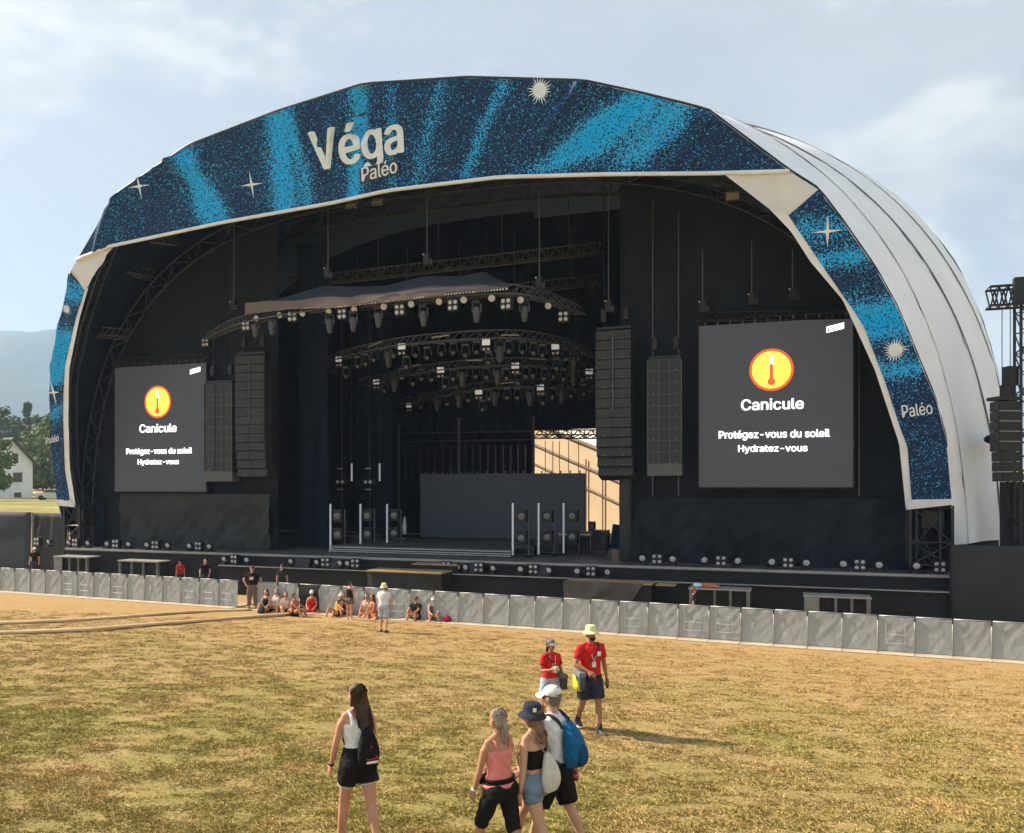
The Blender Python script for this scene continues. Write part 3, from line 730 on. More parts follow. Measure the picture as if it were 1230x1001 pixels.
rimmid = [(80, 604), (72, 560), (70, 508), (70, 450), (82, 390), (98, 338), (126, 262), (232, 190), (435, 116), (565, 106), (698, 110), (840, 142), (945, 214), (985, 275), (1052, 372), (1105, 500), (1117, 604)]
f0 = [atL(x, y) + Vector((0, 0.8, -.1)) for x, y in rimmid]
f0 = [Vector((f0[0].x, f0[0].y, 2.05))] + f0 + [Vector((f0[-1].x, f0[-1].y, 2.05))]
A0 = empty('arch_truss', f0[0], 'front lattice arch just inside the printed roof rim', 'truss', 'lattice arches under the roof')
lattice(polyline(f0, 90), 0.85, 64, .06, .035, parent=A0, chordm=mat('arch_metal', (0.05, 0.06, 0.08), .5, .3, 3, metal=.3))
for i, (a, ins) in enumerate(((ARC[0], 1.6), (ARC[1], 1.9))):
    pr = profile(a[0] + .4, a[1], a[2] - 2.5, 3.0, 2.02, ins); e = empty('arch_truss', pr[0], '%s lattice arch from the front under the dark roof lining' % arch_lbl[i + 1], 'truss', 'lattice arches under the roof')
    lattice(pr[::2], 0.8, 66, .05, .03, parent=e, chordm=MATS['arch_metal'])
# short ladder trusses tying the arches on the left side
for i, (pa, pb, Y0_, Y1_) in enumerate((((145, 322), (186, 330), 36.4, 38.2), ((118, 398), (157, 402), 36.6, 38.0), ((188, 286), (214, 290), 35.5, 37.5))):
    a, c = atY(*pa, Y0_), atY(*pb, Y1_); e = empty('tie_truss', a, '%s short tie truss between the arches, upper left inside the roof' % ORD[i], 'truss', 'tie trusses between the arches')
    lattice([a, a.lerp(c, .5), c], .55, 7, .04, .025, axis=Vector((0, 0.3, 1)).normalized(), parent=e, chordm=mat('tie_metal', (0.12, 0.13, 0.15), .5, .3, 3, metal=.3))
# leg bases: open steel frames standing on the ground
for px, lbl, w in ((1119, 'open steel base frame under the right roof leg', 1.5), (85, 'open steel base frame under the left roof leg', 1.1)):
    p = atL(px, 606); e = empty('base_frame', (p.x, p.y, 0), lbl, 'frame'); top = p.z - .05
    for sx_ in (-1, 1):
        for sy_ in (-1, 1):
            q = MB(); q.box((p.x + sx_ * w / 2, p.y + .6 + sy_ * .5, top / 2), (.11, .11, top)); q.build('post', M_steel, e)
    for z in (.3, 2.3, 3.2, top - .1):
        for sy_ in (-1, 1): q = MB(); q.tube([(p.x - w / 2, p.y + .6 + sy_ * .5, z), (p.x + w / 2, p.y + .6 + sy_ * .5, z)], .045, 5); q.build('rail', M_steel, e)
        for sx_ in (-1, 1): q = MB(); q.tube([(p.x + sx_ * w / 2, p.y + .1, z), (p.x + sx_ * w / 2, p.y + 1.1, z)], .045, 5); q.build('rail', M_steel, e)
    for s0, z0, s1, z1 in ((-1, 2.3, 1, 3.2), (-1, 3.2, 1, 2.3), (1, 3.2, -1, top)): q = MB(); q.tube([(p.x + s0 * w / 2, p.y + .06, z0), (p.x + s1 * w / 2, p.y + .06, z1)], .035, 5); q.build('diagonal_brace', M_steel, e)
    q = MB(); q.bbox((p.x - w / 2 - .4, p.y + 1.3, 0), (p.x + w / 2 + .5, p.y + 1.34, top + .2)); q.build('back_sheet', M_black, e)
    q = MB(); q.box((p.x + .1, p.y + .7, top - .55), (.8, .6, .7)); q.build('ballast_box', M_lamp, e)
# ------------------------------------------------------------------ deck
M_deck = mat('stage_floor', (0.10, 0.105, 0.11), 0.55, 0.3, 0.6, spec=0.4); M_fascia = mat('stage_fascia', (0.016, 0.017, 0.019), 0.75, 0.3, 0.7, .15, 3)
M_ply = mat('plywood', (0.42, 0.29, 0.16), 0.7, 0.25, 1.6, stretch=(1, 4, 1)); M_strip = mat('edge_strip', (0.36, 0.35, 0.33), 0.5, 0.2, 1.5, metal=.2)
YD = 35.7; ZD = 2.0; DX0 = atY(78, 664, YD).x; DX1 = atY(1150, 690, YD).x
stage = empty('stage_platform', (XC, YD, 0), 'black stage platform with pale front edge under the roof', 'stage')
def part(name, m, fn, parent=stage, **k):
    q = MB(); fn(q); return q.build(name, m, parent, **k)
part('floor', M_deck, lambda q: q.bbox((DX0, YD + .03, ZD - .14), (DX1, 59, ZD)))
part('edge_strip', M_strip, lambda q: q.bbox((DX0, YD - .02, ZD - .10), (DX1, YD + .027, ZD + .006)))
part('fascia', M_fascia, lambda q: q.bbox((DX0, YD + .05, 0), (DX1, YD + .12, ZD - .15)))
SX0 = atY(262, 690, 34.9).x; SX1 = DX1 - .15; ZS = 1.46
part('shelf', M_fascia, lambda q: q.bbox((SX0, 34.9, ZS - .08), (SX1, YD + .04, ZS)))
part('shelf_edge', M_strip, lambda q: q.bbox((SX0, 34.875, ZS - .045), (SX1, 34.897, ZS + .004)))
def skirt(q, x0, x1, y, z1, amp=.04, dens=5):
    n = int((x1 - x0) * dens) + 2; rows = []
    for j in range(7): rows.append([(x0 + (x1 - x0) * k / (n - 1), y + amp * math.sin(k * 2.1 + mnoise.noise((k * .2, 1, y)) * 3) * (1.0 - .5 * j / 6), z1 * j / 6) for k in range(n)])
    q.grid(rows)
part('skirt', M_fascia, lambda q: skirt(q, SX0, SX1, 35.02, ZS - .09, .03, 3), smooth=True)
# centre ramp: two plywood landings with a grey skirt
ra, rb = atZ(402, 691, 1.62), atZ(524, 690, 1.62)
ramp = empty('front_ramp', (rb.x - 3, 34.3, 0), 'plywood-topped step landing at the centre front of the stage', 'ramp')
part('landing', M_ply, lambda q: q.bbox((ra.x + .3, 33.55, 1.56), (rb.x, 34.86, 1.62)), ramp)
part('upper_step', M_ply, lambda q: q.bbox((ra.x + 1.9, 34.95, 1.80), (rb.x + .2, 35.66, 1.85)), ramp)
part('step_riser', M_fascia, lambda q: q.bbox((ra.x + 1.95, 35.0, 1.47), (rb.x + .15, 35.6, 1.79)), ramp)
part('ramp_skirt', mat('grey_skirt', (0.035, 0.035, 0.036), .85, .3, 2), lambda q: (skirt(q, ra.x + .33, rb.x - .03, 33.62, 1.55, .05, 5)), ramp, smooth=True)
part('side_board', M_fascia, lambda q: q.bbox((rb.x - .06, 33.66, 0), (rb.x - .02, 34.85, 1.55)), ramp)
# tarpaulin-covered crate right of centre
ta, tb_ = atY(680, 700, 33.9), atY(784, 700, 33.9); tz = 1.46
tp = empty('covered_crate', ((ta.x + tb_.x) / 2, 34.2, 0), 'grey tarpaulin-draped crate with wooden top in the stage pit', 'crate')
part('board_top', M_ply, lambda q: q.bbox((ta.x, 33.75, tz - .05), (tb_.x, 34.8, tz)), tp)
def tarp(q):
    rows = []
    for j in range(13):
        row = []
        for k in range(33):
            t = k / 32; sag = 0.10 * math.sin(3.14 * t) * (1 - j / 12)
            crease = 0.10 * mnoise.noise((t * 5 - j * .22, j * .12, 4)) + .09 * mnoise.noise((t * 5 + j * .25, j * .1, 8)); z = (tz + .02) * j / 12
            row.append((ta.x - .05 + (tb_.x - ta.x - .3) * t * (.72 + .28 * j / 12), 33.72 - .05 - crease, z - sag))
        rows.append(row)
    q.grid(rows)
part('tarpaulin', mat('grey_tarpaulin', (0.085, 0.082, 0.075), .55, .4, 1.3, .6, 4), tarp, tp, smooth=True)
part('crate_body', M_fascia, lambda q: q.bbox((ta.x + .05, 33.85, 0), (tb_.x - .05, 34.78, tz - .06)), tp)
part('top_board', M_ply, lambda q: q.bbox((tb_.x + .1, 33.95, tz - .08), (atY(812, 700, 34.3).x, 34.7, tz - .04)), tp)
# subwoofer benches in the pit
M_bay = mat('bay_dark', (0.012, 0.012, 0.013), .8); M_bin = mat('bin_frame', (0.15, 0.15, 0.14), .7, .3, 3)
def bench(px0, px1, ytop, Y, lbl, bays, m=M_bin, wall=None):
    a = atY(px0, ytop, Y); c = atY(px1, ytop, Y); z = a.z; e = empty('speaker_bench', ((a.x + c.x) / 2, Y + .4, 0), lbl, 'speaker bench', 'speaker benches in the stage pit')
    part('top', M_strip, lambda q: q.bbox((a.x - .03, Y - .03, z - .06), (c.x + .03, Y + .85, z)), e)
    part('back', M_bay, lambda q: q.bbox((a.x, Y + .12, 0), (c.x, Y + .8, z - .062)), e)
    part('base_rail', m, lambda q: q.bbox((a.x, Y, 0), (c.x, Y + .11, .12)), e)
    fr = [0] + bays + [1]
    for i, t in enumerate(fr):
        x = a.x + (c.x - a.x) * t; w = .05 if 0 < i < len(fr) - 1 else .07
        x = min(max(x, a.x + w), c.x - w); part('divider', m, lambda q: q.bbox((x - w, Y, .122), (x + w, Y + .115, z - .065)), e)
    if wall:
        x0 = a.x + (c.x - a.x) * wall[0]; x1 = a.x + (c.x - a.x) * wall[1]; part('end_panel', mat('bench_panel', (.22, .215, .20), .8, .3, 2), lambda q: q.bbox((x0, Y - .02, .13), (x1, Y - .002, z - .07)), e)
bench(65, 105, 668, 34.2, 'small speaker bench at the far left of the pit', [.45, .72], wall=(0, .25)); bench(142, 190, 673, 34.0, 'speaker bench left of the two standing staff, with flat top', [.33, .62])
bench(828, 901, 706, 33.2, 'speaker bench with orange cloth on it, right half of the pit', [.42, .68], wall=(0, .04)); bench(966, 1046, 715, 32.6, 'rightmost speaker bench in the pit', [.48, .72], wall=(0, .23))
oc = atY(851, 705, 33.5); q = MB(); q.sphere((oc.x, oc.y, oc.z + .04), (.28, .2, .09), 14, 6); q.sphere((oc.x + .25, oc.y, oc.z + .03), (.2, .17, .07), 12, 6)
o = q.build('folded_cloth', mat('orange_cloth', (.75, .16, .06), .8, .3, 9), smooth=True); tag(o, 'crumpled orange cloth on top of the speaker bench', 'cloth')
q = MB(); q.sphere((oc.x - .42, oc.y, oc.z + .05), (.2, .16, .09), 12, 6); o = q.build('white_bag', M_white, smooth=True); tag(o, 'small white bag beside the orange cloth', 'bag')

# ------------------------------------------------------------------ wing walls and back drapes
def drape(name, x0, x1, y, z0, z1, lbl, m=M_drape, amp=.05, freq=2.0, crease=.0, parent_cat='curtain', shape=None):
    e = empty(name, ((x0 + x1) / 2, y, z0), lbl, parent_cat); q = MB(); nx = max(12, int((x1 - x0) * 7)); nz = 34; rows = []
    for j in range(nz + 1):
        row = []
        for k in range(nx + 1):
            x = x0 + (x1 - x0) * k / nx; zt = shape(x) if shape else z1; z = z0 + (zt - z0) * j / nz
            w = amp * math.sin(x * freq * 2 + 2.2 * mnoise.noise((x * .4, z * .12, y))) * (.4 + .6 * abs(mnoise.noise((x * .2, z * .1, 3))))
            if crease and z < 5.2: w += crease * (mnoise.noise((x * .9 + z * .7, z * .55 - x * .25, 6)) + .6 * mnoise.noise((x * 1.9 - z * 1.5, z * .8, 2))) * sstep(5.2, 4.2, z)
            row.append((x, y - w, z))
        rows.append(row)
    q.grid(rows); q.build('cloth', m, e, smooth=True); return e
WX = 38.0
def arch_h(x): # underside of the lining at the wing-wall plane
    u = min(.985, abs((x - XC) / 22.2)); return (1 - u ** 2.8) ** (1 / 2.8) * 20.5
RX0, RX1 = atY(745, 600, WX).x, atY(1094, 600, WX).x; LX0, LX1 = atY(114, 600, WX).x, atY(334, 600, WX).x
e = drape('wing_curtain', RX0, RX1, WX, ZD + .01, 20, 'tall black wing curtain behind the right screen', amp=.025, freq=1.4, crease=.16, shape=arch_h)
for px, y0 in ((784, 240), (815, 255), (1032, 395)):
    a = atY(px, y0, WX - .1); q = MB(); q.box((a.x, WX - .1, (a.z + 5) / 2), (.05, .02, a.z - 5)); q.build('seam_tape', M_alud, e)
e = drape('wing_curtain', LX0, LX1, WX, ZD + .01, 20, 'tall black wing curtain behind the left screen', amp=.025, freq=1.4, crease=.22, shape=arch_h)
# lighter lower scrims hanging below the screens
M_scrim = mat('grey_scrim', (0.042, 0.046, 0.046), .9, .25, .7, .5, 1.2)
e = drape('lower_scrim', atY(146, 640, 37.7).x, LX1 - .25, 37.6, ZD + .02, atY(160, 592, 37.6).z - .05, 'creased grey cloth hanging under the left screen', M_scrim, .03, 1.2, .30)
e = drape('lower_scrim', RX0 + .3, RX1 - .1, 37.55, ZD + .02, 4.9, 'creased black cloth hanging under the right screen', M_drape, .03, 1.0, .30)
# proscenium edge curtains and far back
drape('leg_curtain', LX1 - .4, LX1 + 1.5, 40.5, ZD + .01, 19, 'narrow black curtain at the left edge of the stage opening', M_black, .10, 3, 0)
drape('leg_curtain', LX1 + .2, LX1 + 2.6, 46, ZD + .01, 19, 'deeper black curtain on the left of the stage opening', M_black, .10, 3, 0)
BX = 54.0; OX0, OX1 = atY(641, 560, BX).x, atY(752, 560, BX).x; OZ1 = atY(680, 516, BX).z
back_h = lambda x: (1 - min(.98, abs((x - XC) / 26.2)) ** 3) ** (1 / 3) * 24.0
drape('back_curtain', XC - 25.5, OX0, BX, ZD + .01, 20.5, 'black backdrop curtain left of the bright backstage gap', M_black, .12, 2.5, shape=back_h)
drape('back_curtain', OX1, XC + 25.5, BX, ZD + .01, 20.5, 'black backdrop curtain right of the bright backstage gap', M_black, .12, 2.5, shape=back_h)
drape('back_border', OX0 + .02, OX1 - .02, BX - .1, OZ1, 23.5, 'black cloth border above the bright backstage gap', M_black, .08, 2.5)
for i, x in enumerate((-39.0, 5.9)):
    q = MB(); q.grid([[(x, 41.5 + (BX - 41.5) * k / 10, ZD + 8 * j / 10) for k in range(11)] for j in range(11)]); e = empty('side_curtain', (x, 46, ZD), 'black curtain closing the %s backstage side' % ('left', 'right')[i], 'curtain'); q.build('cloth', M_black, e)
# right proscenium pillar drape
p = atY(752, 600, 37.6); e = empty('pillar_drape', (p.x, 37.6, ZD), 'slim black draped pillar under the tall right speaker array', 'pillar'); q = MB()
q.loft([[Vector((p.x + .27 * math.cos(a) * (1 + .12 * math.sin(5 * a + z)), 37.5 + .2 * math.sin(a), z)) for a in [2 * math.pi * k / 20 for k in range(20)]] for z in (ZD, 3, 4, 5, 6.2)]); q.build('cloth', M_scrim, e, smooth=True)

# ------------------------------------------------------------------ backstage gap: tent, tower, scaffolding
M_tan = mat('tan_canvas', (0.60, 0.47, 0.33), .8, .12, .4, .15, 2); M_tanl = mat('pale_canvas', (0.80, 0.74, 0.65), .7, .1, .5)
bt = empty('backstage_tent', (-6, 66, 0), 'tan backstage tent with sloping roof beams seen through the stage', 'tent')
# the tent's long wall faces the sun; roof slopes down to the right
wa, wb = Vector((-26, 74, 0)), Vector((-9.5, 62, 0)); q = MB(); dn = (wb - wa)
def tw(s, z): return wa + dn * s + UP * z
rows = [[tw(k / 20, (12.6 - 6.2 * k / 20) * j / 10) for k in range(21)] for j in range(11)]; q.grid(rows); q.build('wall', M_tan, bt, smooth=True)
wn2 = Vector((dn.y, -dn.x, 0)).normalized(); wn2 = wn2 if wn2.y < 0 else -wn2
for o_, r_ in ((0, .16), (-1.9, .12), (-3.6, .10)):
    q = MB(); q.tube([tw(0, 12.6 + o_) + wn2 * .1, tw(1, 6.4 + o_) + wn2 * .1], r_, 6); q.build('roof_beam', mat('tent_beam', (.16, .12, .09), .7), bt)
q = MB(); rows = [[tw(k / 10, 12.6 - 6.2 * k / 10) + Vector((-wn2.x, -wn2.y, 0)) * j * 2.0 + UP * j * 1.1 for k in range(11)] for j in range(6)]; q.grid(rows); q.build('roof', M_tanl, bt)
for s in (.62, .72, .82, .92): 
    q = MB(); q.tube([tw(s, 0) + wn2 * .15, tw(s, 11.4 - 6.2 * s) + wn2 * .15], .06, 5); q.build('pole', mat('tent_pole', (.3, .28, .25), .5), bt)
M_cabin = mat('pale_cabin', (.7, .6, .48), .8, .1, .6); cb = empty('backstage_cabin', (-8.5, 60, 0), 'pale cream cabin wall low in the backstage gap', 'cabin')
q = MB(); q.box((-8.8, 60.5, 2.9), (5.2, 2.4, 5.8), Matrix.Rotation(R(-28), 3, 'Z')); q.build('wall', M_cabin, cb)
q = MB(); q.box((-8.8, 60.5, 5.9), (5.5, 2.7, .15), Matrix.Rotation(R(-28), 3, 'Z')); q.build('roof', mat('green_roof_edge', (.25, .33, .2), .7), cb)
sg = atY(711, 633, 57.0); q = MB(); q.box(sg, (.55, .05, .75)); e = q.build('warning_sign', mat('red_sign', (.38, .06, .04), .6)); tag(e, 'small dark red sign in the backstage gap', 'sign'); q = MB(); q.box((sg.x, sg.y - .04, sg.z + .03), (.2, .02, .35)); q.build('symbol', M_white, e)
q = MB(); q.tube([(sg.x, sg.y, ZD), (sg.x, sg.y, sg.z - .376)], .03, 6); q.build('sign_post', M_steel, e)
# header truss across the gap
gh = empty('gap_truss', (OX0, BX - .6, OZ1), 'black header truss with hanging cables across the backstage gap', 'truss')
a, c = atY(642, 522, BX - .7), atY(735, 522, BX - .7); lattice([a, a.lerp(c, .33), a.lerp(c, .66), c], .55, 13, .05, .035, axis=Vector((0, 1, 0)), chordm=M_steel, parent=gh)
for px in (655, 664, 672, 683, 695):
    a = atY(px, 530, BX - .7); q = MB(); q.tube([a, a - UP * 3.3], .025, 4); q.build('cable', M_cable, gh)
# scaffold tower right of the gap
st = empty('scaffold_tower', (atY(765, 600, 41).x, 41, ZD), 'black scaffold tower between the two right speaker arrays', 'scaffold')
for px in (756, 764, 771, 777):
    a = atY(px, 520, 41); q = MB(); q.tube([(a.x, 41, ZD), (a.x, 41, a.z)], .05, 6); q.build('upright', M_steel, st)
q = MB(); a0, a1 = atY(755, 520, 41).x, atY(778, 520, 41).x
for i in range(8): z = ZD + .6 + i * .75; q.tube([(a0, 41, z), (a1, 41, z + (.5 if i % 2 else 0))], .03, 5)
q.build('brace', M_steel, st)
q = MB(); q.grid([[(atY(757, 560, 41.6).x + (1.5) * k / 3, 41.6, 4.4 + 4 * j / 3) for k in range(4)] for j in range(4)]); q.build('cream_sheet', M_tanl, st)

# ------------------------------------------------------------------ screens
M_led = mat('led_face', (0.02, 0.022, 0.024), .45, .06, 2, spec=.3, emit=(.017, .018, .0195), estr=1.0); M_ledb = mat('led_face_dim', (0.03, 0.033, 0.037), .5, .08, 1, emit=(.003, .004, .006), estr=1.0)
M_scrw = mat('screen_white', (.8, .8, .8), .5, .02, 2, emit=(.78, .80, .80), estr=1.0); M_scry = mat('screen_yellow', (.8, .55, .05), .5, .02, 2, emit=(.85, .56, .045), estr=1.0); M_scrr = mat('screen_red', (.7, .05, .02), .5, .02, 2, emit=(.70, .045, .012), estr=1.0)
M_scrp = mat('screen_pale', (.8, .7, .5), .5, .02, 2, emit=(.8, .72, .5), estr=1.0)
def screen(px0, px1, ztop, zbot, Y, lbl):
    x0, x1 = atY(px0, 500, Y).x, atY(px1, 500, Y).x; W_, H_ = x1 - x0, ztop - zbot
    e = empty('video_screen', ((x0 + x1) / 2, Y, zbot), lbl, 'screen', 'video screens beside the stage opening')
    part('panel', M_led, lambda q: q.bbox((x0, Y, zbot), (x1, Y + .22, ztop)), e)
    part('frame', M_lamp, lambda q: (q.bbox((x0 - .06, Y + .02, zbot - .06), (x0 - .004, Y + .3, ztop + .05)), q.bbox((x1 + .004, Y + .02, zbot - .06), (x1 + .06, Y + .3, ztop + .05)), q.bbox((x0, Y + .02, zbot - .06), (x1, Y + .3, zbot - .004))), e)
    part('hanging_bar', M_steel, lambda q: q.tube([(x0 - .2, Y + .15, ztop + .28), (x1 + .2, Y + .15, ztop + .28)], .06, 6), e)
    for i in range(12):
        x = x0 + W_ * (i + .5) / 12; q = MB(); q.box((x, Y + .1, ztop + .12), (.09, .12, .23)); q.sphere((x, Y + .02, ztop + .1), .055, 8, 5); q.build('clamp', M_alud, e)
    def P(u, v, d=.012): return Vector((x0 + W_ * u, Y - d, zbot + H_ * v))
    def disc(name, u, v, r, m, d, n=40, ry=None):
        q = MB(); q.add([P(u, v, d)] + [P(u, v, d) + Vector((r * math.cos(2 * math.pi * k / n), 0, r * math.sin(2 * math.pi * k / n))) for k in range(n)], [(0, 1 + k, 1 + (k + 1) % n) for k in range(n)]); return q.build(name, m, e)
    disc('icon_ring', .483, .71, H_ * .128, M_scrr, .010); disc('icon_disc', .483, .71, H_ * .113, M_scry, .016)
    def bar(name, u, v0, v1, w, m, d):
        n = 10; c0, c1 = P(u, v0, d), P(u, v1, d); pts = [c0 + Vector((w * math.cos(a), 0, w * math.sin(a))) for a in [math.pi + math.pi * k / n for k in range(n + 1)]] + [c1 + Vector((w * math.cos(a), 0, w * math.sin(a))) for a in [math.pi * k / n for k in range(n + 1)]]
        q = MB(); q.add(pts, [tuple(range(len(pts)))]); q.build(name, m, e)
    bar('thermometer_tube', .483, .68, .785, .085, M_scrp, .021); bar('thermometer_mercury', .483, .64, .735, .075, M_scrr, .026); disc('thermometer_bulb', .483, .638, .16, M_scrr, .031)
    def line(body, u0, u1, v0, v1, bold=.022, m=M_scrw, nm='text_line', d=.02, tilt=0): text_on(nm, body, lambda u, v: P(u0 + (u1 - u0) * u, v0 + (v1 - v0) * v + tilt * u, d), m, e, bold=bold)
    line('Canicule', .285, .690, .468, .535); line('Protégez-vous du soleil', .135, .855, .285, .345); line('Hydratez-vous', .265, .715, .203, .250 + .005)
    q = MB(); q.add([P(.835, .915), P(.945, .935), P(.945, .972), P(.835, .952)], [(0, 1, 2, 3)]); q.build('festival_tag', M_scrw, e)
    line('Paléo', .845, .935, .921, .952, m=M_led, nm='tag_text', d=.02, tilt=.018)
screen(840, 1024.5, 12.45, 5.39, 37.3, 'large right video screen with yellow thermometer icon and heat warning')
screen(138, 247, 12.05, 5.12, 37.3, 'smaller-looking left video screen with yellow thermometer icon and heat warning')
# plain screen on the deck at the back
cs0, cs1 = atY(505, 600, 47).x, atY(702, 600, 47).x; cz = atY(600, 569, 47).z; e = empty('video_screen', ((cs0 + cs1) / 2, 47, ZD), 'plain dark grey video wall standing at the back of the stage', 'screen')
part('panel', M_ledb, lambda q: q.bbox((cs0, 47, ZD + .25), (cs1, 47.25, cz)), e); part('base', M_lamp, lambda q: q.bbox((cs0 - .1, 46.9, ZD), (cs1 + .1, 47.5, ZD + .24)), e)
for i in range(18): 
    q = MB(); q.box((cs0 + (cs1 - cs0) * (i + .5) / 18, 47.1, cz + .08), (.07, .07, .155)); q.build('clamp', M_alud, e)
# ------------------------------------------------------------------ speaker arrays
M_cab = mat('speaker_cabinet', (0.026, 0.028, 0.032), .55, .25, 4); M_grille = mat('speaker_grille', (0.036, 0.039, 0.045), .6, .25, 14, .3, 60); M_cabl = mat('speaker_frame', (0.085, 0.092, 0.105), .5, .2, 4)
M_flap = mat('array_block', (0.10, 0.105, 0.11), .6, .15, 2)
def array(px0, px1, yt, yb, Y, n, lbl, style='A', ang=0.0, curve=0.0):
    a, c = atY(px0, yt, Y), atY(px1, yt, Y); zb = atY((px0 + px1) / 2, yb, Y).z; zt = a.z; w = c.x - a.x; xm = (a.x + c.x) / 2
    e = empty('speaker_array', (xm, Y, zb), lbl, 'speaker array', 'hanging speaker arrays', rz=ang)
    n_main = n; foot = 0.0
    if style == 'B': foot = (zt - zb) * .10
    h = (zt - zb - foot) / n; D = .72 if style == 'A' else .62
    cm = MB(); cm.box((0, D / 2, 0), (w, D, h - .025)); cm = cm.mesh('cabinet')
    gm = MB(); gw = w * (.43 if style == 'A' else .30); gm.box((0, -.012, 0), (gw, .024, h - .07)); gm = gm.mesh('grille')
    dm = MB(); dm.box((0, -.02, -h * .36), (.045, .02, .03)); dm = dm.mesh('badge')
    for i in range(n):
        z = zt - zb - h * (i + .5); t = i / max(1, n - 1); dy = curve * max(0, t - .55) ** 2 * 4; tilt = -math.atan2(curve * max(0, t - .55) * 8, zt - zb) if curve else 0
        o = link('cabinet', cm, M_cab, e); o.location = (0, dy, z); o.rotation_euler = (tilt, 0, 0)
        for s in (-1, 1):
            g = link('grille', gm, M_grille, o); g.location = (s * w * (.26 if style == 'A' else .33), 0, 0)
            d = link('badge', dm, M_alu, o); d.location = (s * w * (.26 if style == 'A' else .33), 0, 0)
    q = MB(); k = .028 if style == 'A' else .022
    if style == 'A':
        q.box((0, -.03, (zt - zb) * .72), (k * 2.2, .05, (zt - zb) * .55)); q.build('centre_rail', M_cabl, e, local=True)
    else:
        for s in (-.5, -.155, .155, .5):
            q = MB(); q.box((s * w, -.035, foot + (zt - zb - foot) / 2), (k * 2, .05, zt - zb - foot)); q.build('rail', M_cabl, e, local=True)
        for i in range(n + 1):
            q = MB(); q.box((0, -.03, foot + h * i), (w * .97, .03, .035)); q.build('cross_rail', M_cabl, e, local=True)
        q = MB(); q.box((0, .3, foot / 2 - .02), (w * 1.02, .66, foot)); q.build('bottom_block', M_flap, e, local=True)
    q = MB(); q.box((0, D / 2, zt - zb + .12), (w * .95, D * .8, .12)); q.box((0, D / 2, zt - zb + .05), (.3, .3, .06)); q.build('fly_frame', M_steel, e, local=True)
    for s in (-.32, .32):
        q = MB(); q.tube([(s * w, D / 2, zt - zb + .17), (s * w, D / 2, 19.2 - zb)], .02, 4); q.build('chain', M_steel, e, local=True)
        q = MB(); q.box((s * w, D / 2, zt - zb + .75), (.22, .22, .5)); q.build('chain_hoist', M_lamp, e, local=True)
    return e
array(715, 758, 398, 572, 36.5, 15, 'tall black speaker array right of the stage opening', 'A', R(-3), .55)
array(778, 818.5, 433, 571, 36.8, 9, 'open-framed speaker array beside the right screen', 'B')
array(283, 317, 428, 573, 36.5, 14, 'tall black speaker array left of the stage opening', 'A', R(4), .3)
array(245.5, 279, 462, 578, 36.7, 8, 'open-framed speaker array overlapping the left screen', 'B')

# ------------------------------------------------------------------ right-hand delay tower with side array
tw0 = atY(1224, 500, 37.5); T = empty('truss_tower', (tw0.x + .5, 37.5, 0), 'black lattice tower with a top arm at the right edge', 'tower')
zt = atY(1224, 372, 37.5).z
for sx_ in (0, 1.0):
    for sy_ in (0, 1.0):
        q = MB(); q.tube([(tw0.x + sx_, 37.2 + sy_, 0), (tw0.x + sx_, 37.2 + sy_, zt + .9)], .06, 6); q.build('chord', M_steel, T)
q = MB(); k = int((zt) / .8)
for i in range(k):
    z0, z1 = zt * i / k, zt * (i + 1) / k
    for y in (37.2, 38.2):
        q.tube([(tw0.x, y, z0), (tw0.x + 1, y, z1)] if i % 2 else [(tw0.x + 1, y, z0), (tw0.x, y, z1)], .03, 4); q.tube([(tw0.x, y, z1), (tw0.x + 1, y, z1)], .025, 4)
    q.tube([(tw0.x, 37.2, z0), (tw0.x, 38.2, z1)], .03, 4)
q.build('bracing', M_steel, T)
ax0 = atY(1188, 350, 37.5).x; za = atY(1200, 345, 37.5).z; q = MB()
A_ = [(ax0, 37.3, za), (ax0, 38.1, za), (ax0, 37.3, za - .75), (ax0, 38.1, za - .75)]
for (x, y, z) in A_:
    c = MB(); c.tube([(x, y, z), (tw0.x + 2.0, y, z)], .055, 6); c.build('arm_chord', M_steel, T)
for i in range(9):
    x = ax0 + .32 * i
    for y in (37.3, 38.1): q.tube([(x, y, za), (x + .16, y, za - .75)], .03, 4); q.tube([(x + .16, y, za - .75), (x + .32, y, za)], .03, 4)
    q.tube([(x, 37.3, za), (x, 38.1, za)], .03, 4); q.tube([(x, 37.3, za - .75), (x, 38.1, za - .75)], .03, 4)
q.build('arm_bracing', M_steel, T)
q = MB(); q.box((tw0.x + .35, 37.0, za - .3), (1.3, .35, 1.0)); q.build('motor_box', M_lamp, T)
q = MB(); q.bbox((tw0.x - .5, 38.3, 0), (tw0.x + 2.5, 38.34, 5.6)); q.build('base_sheet', M_hoard, T)
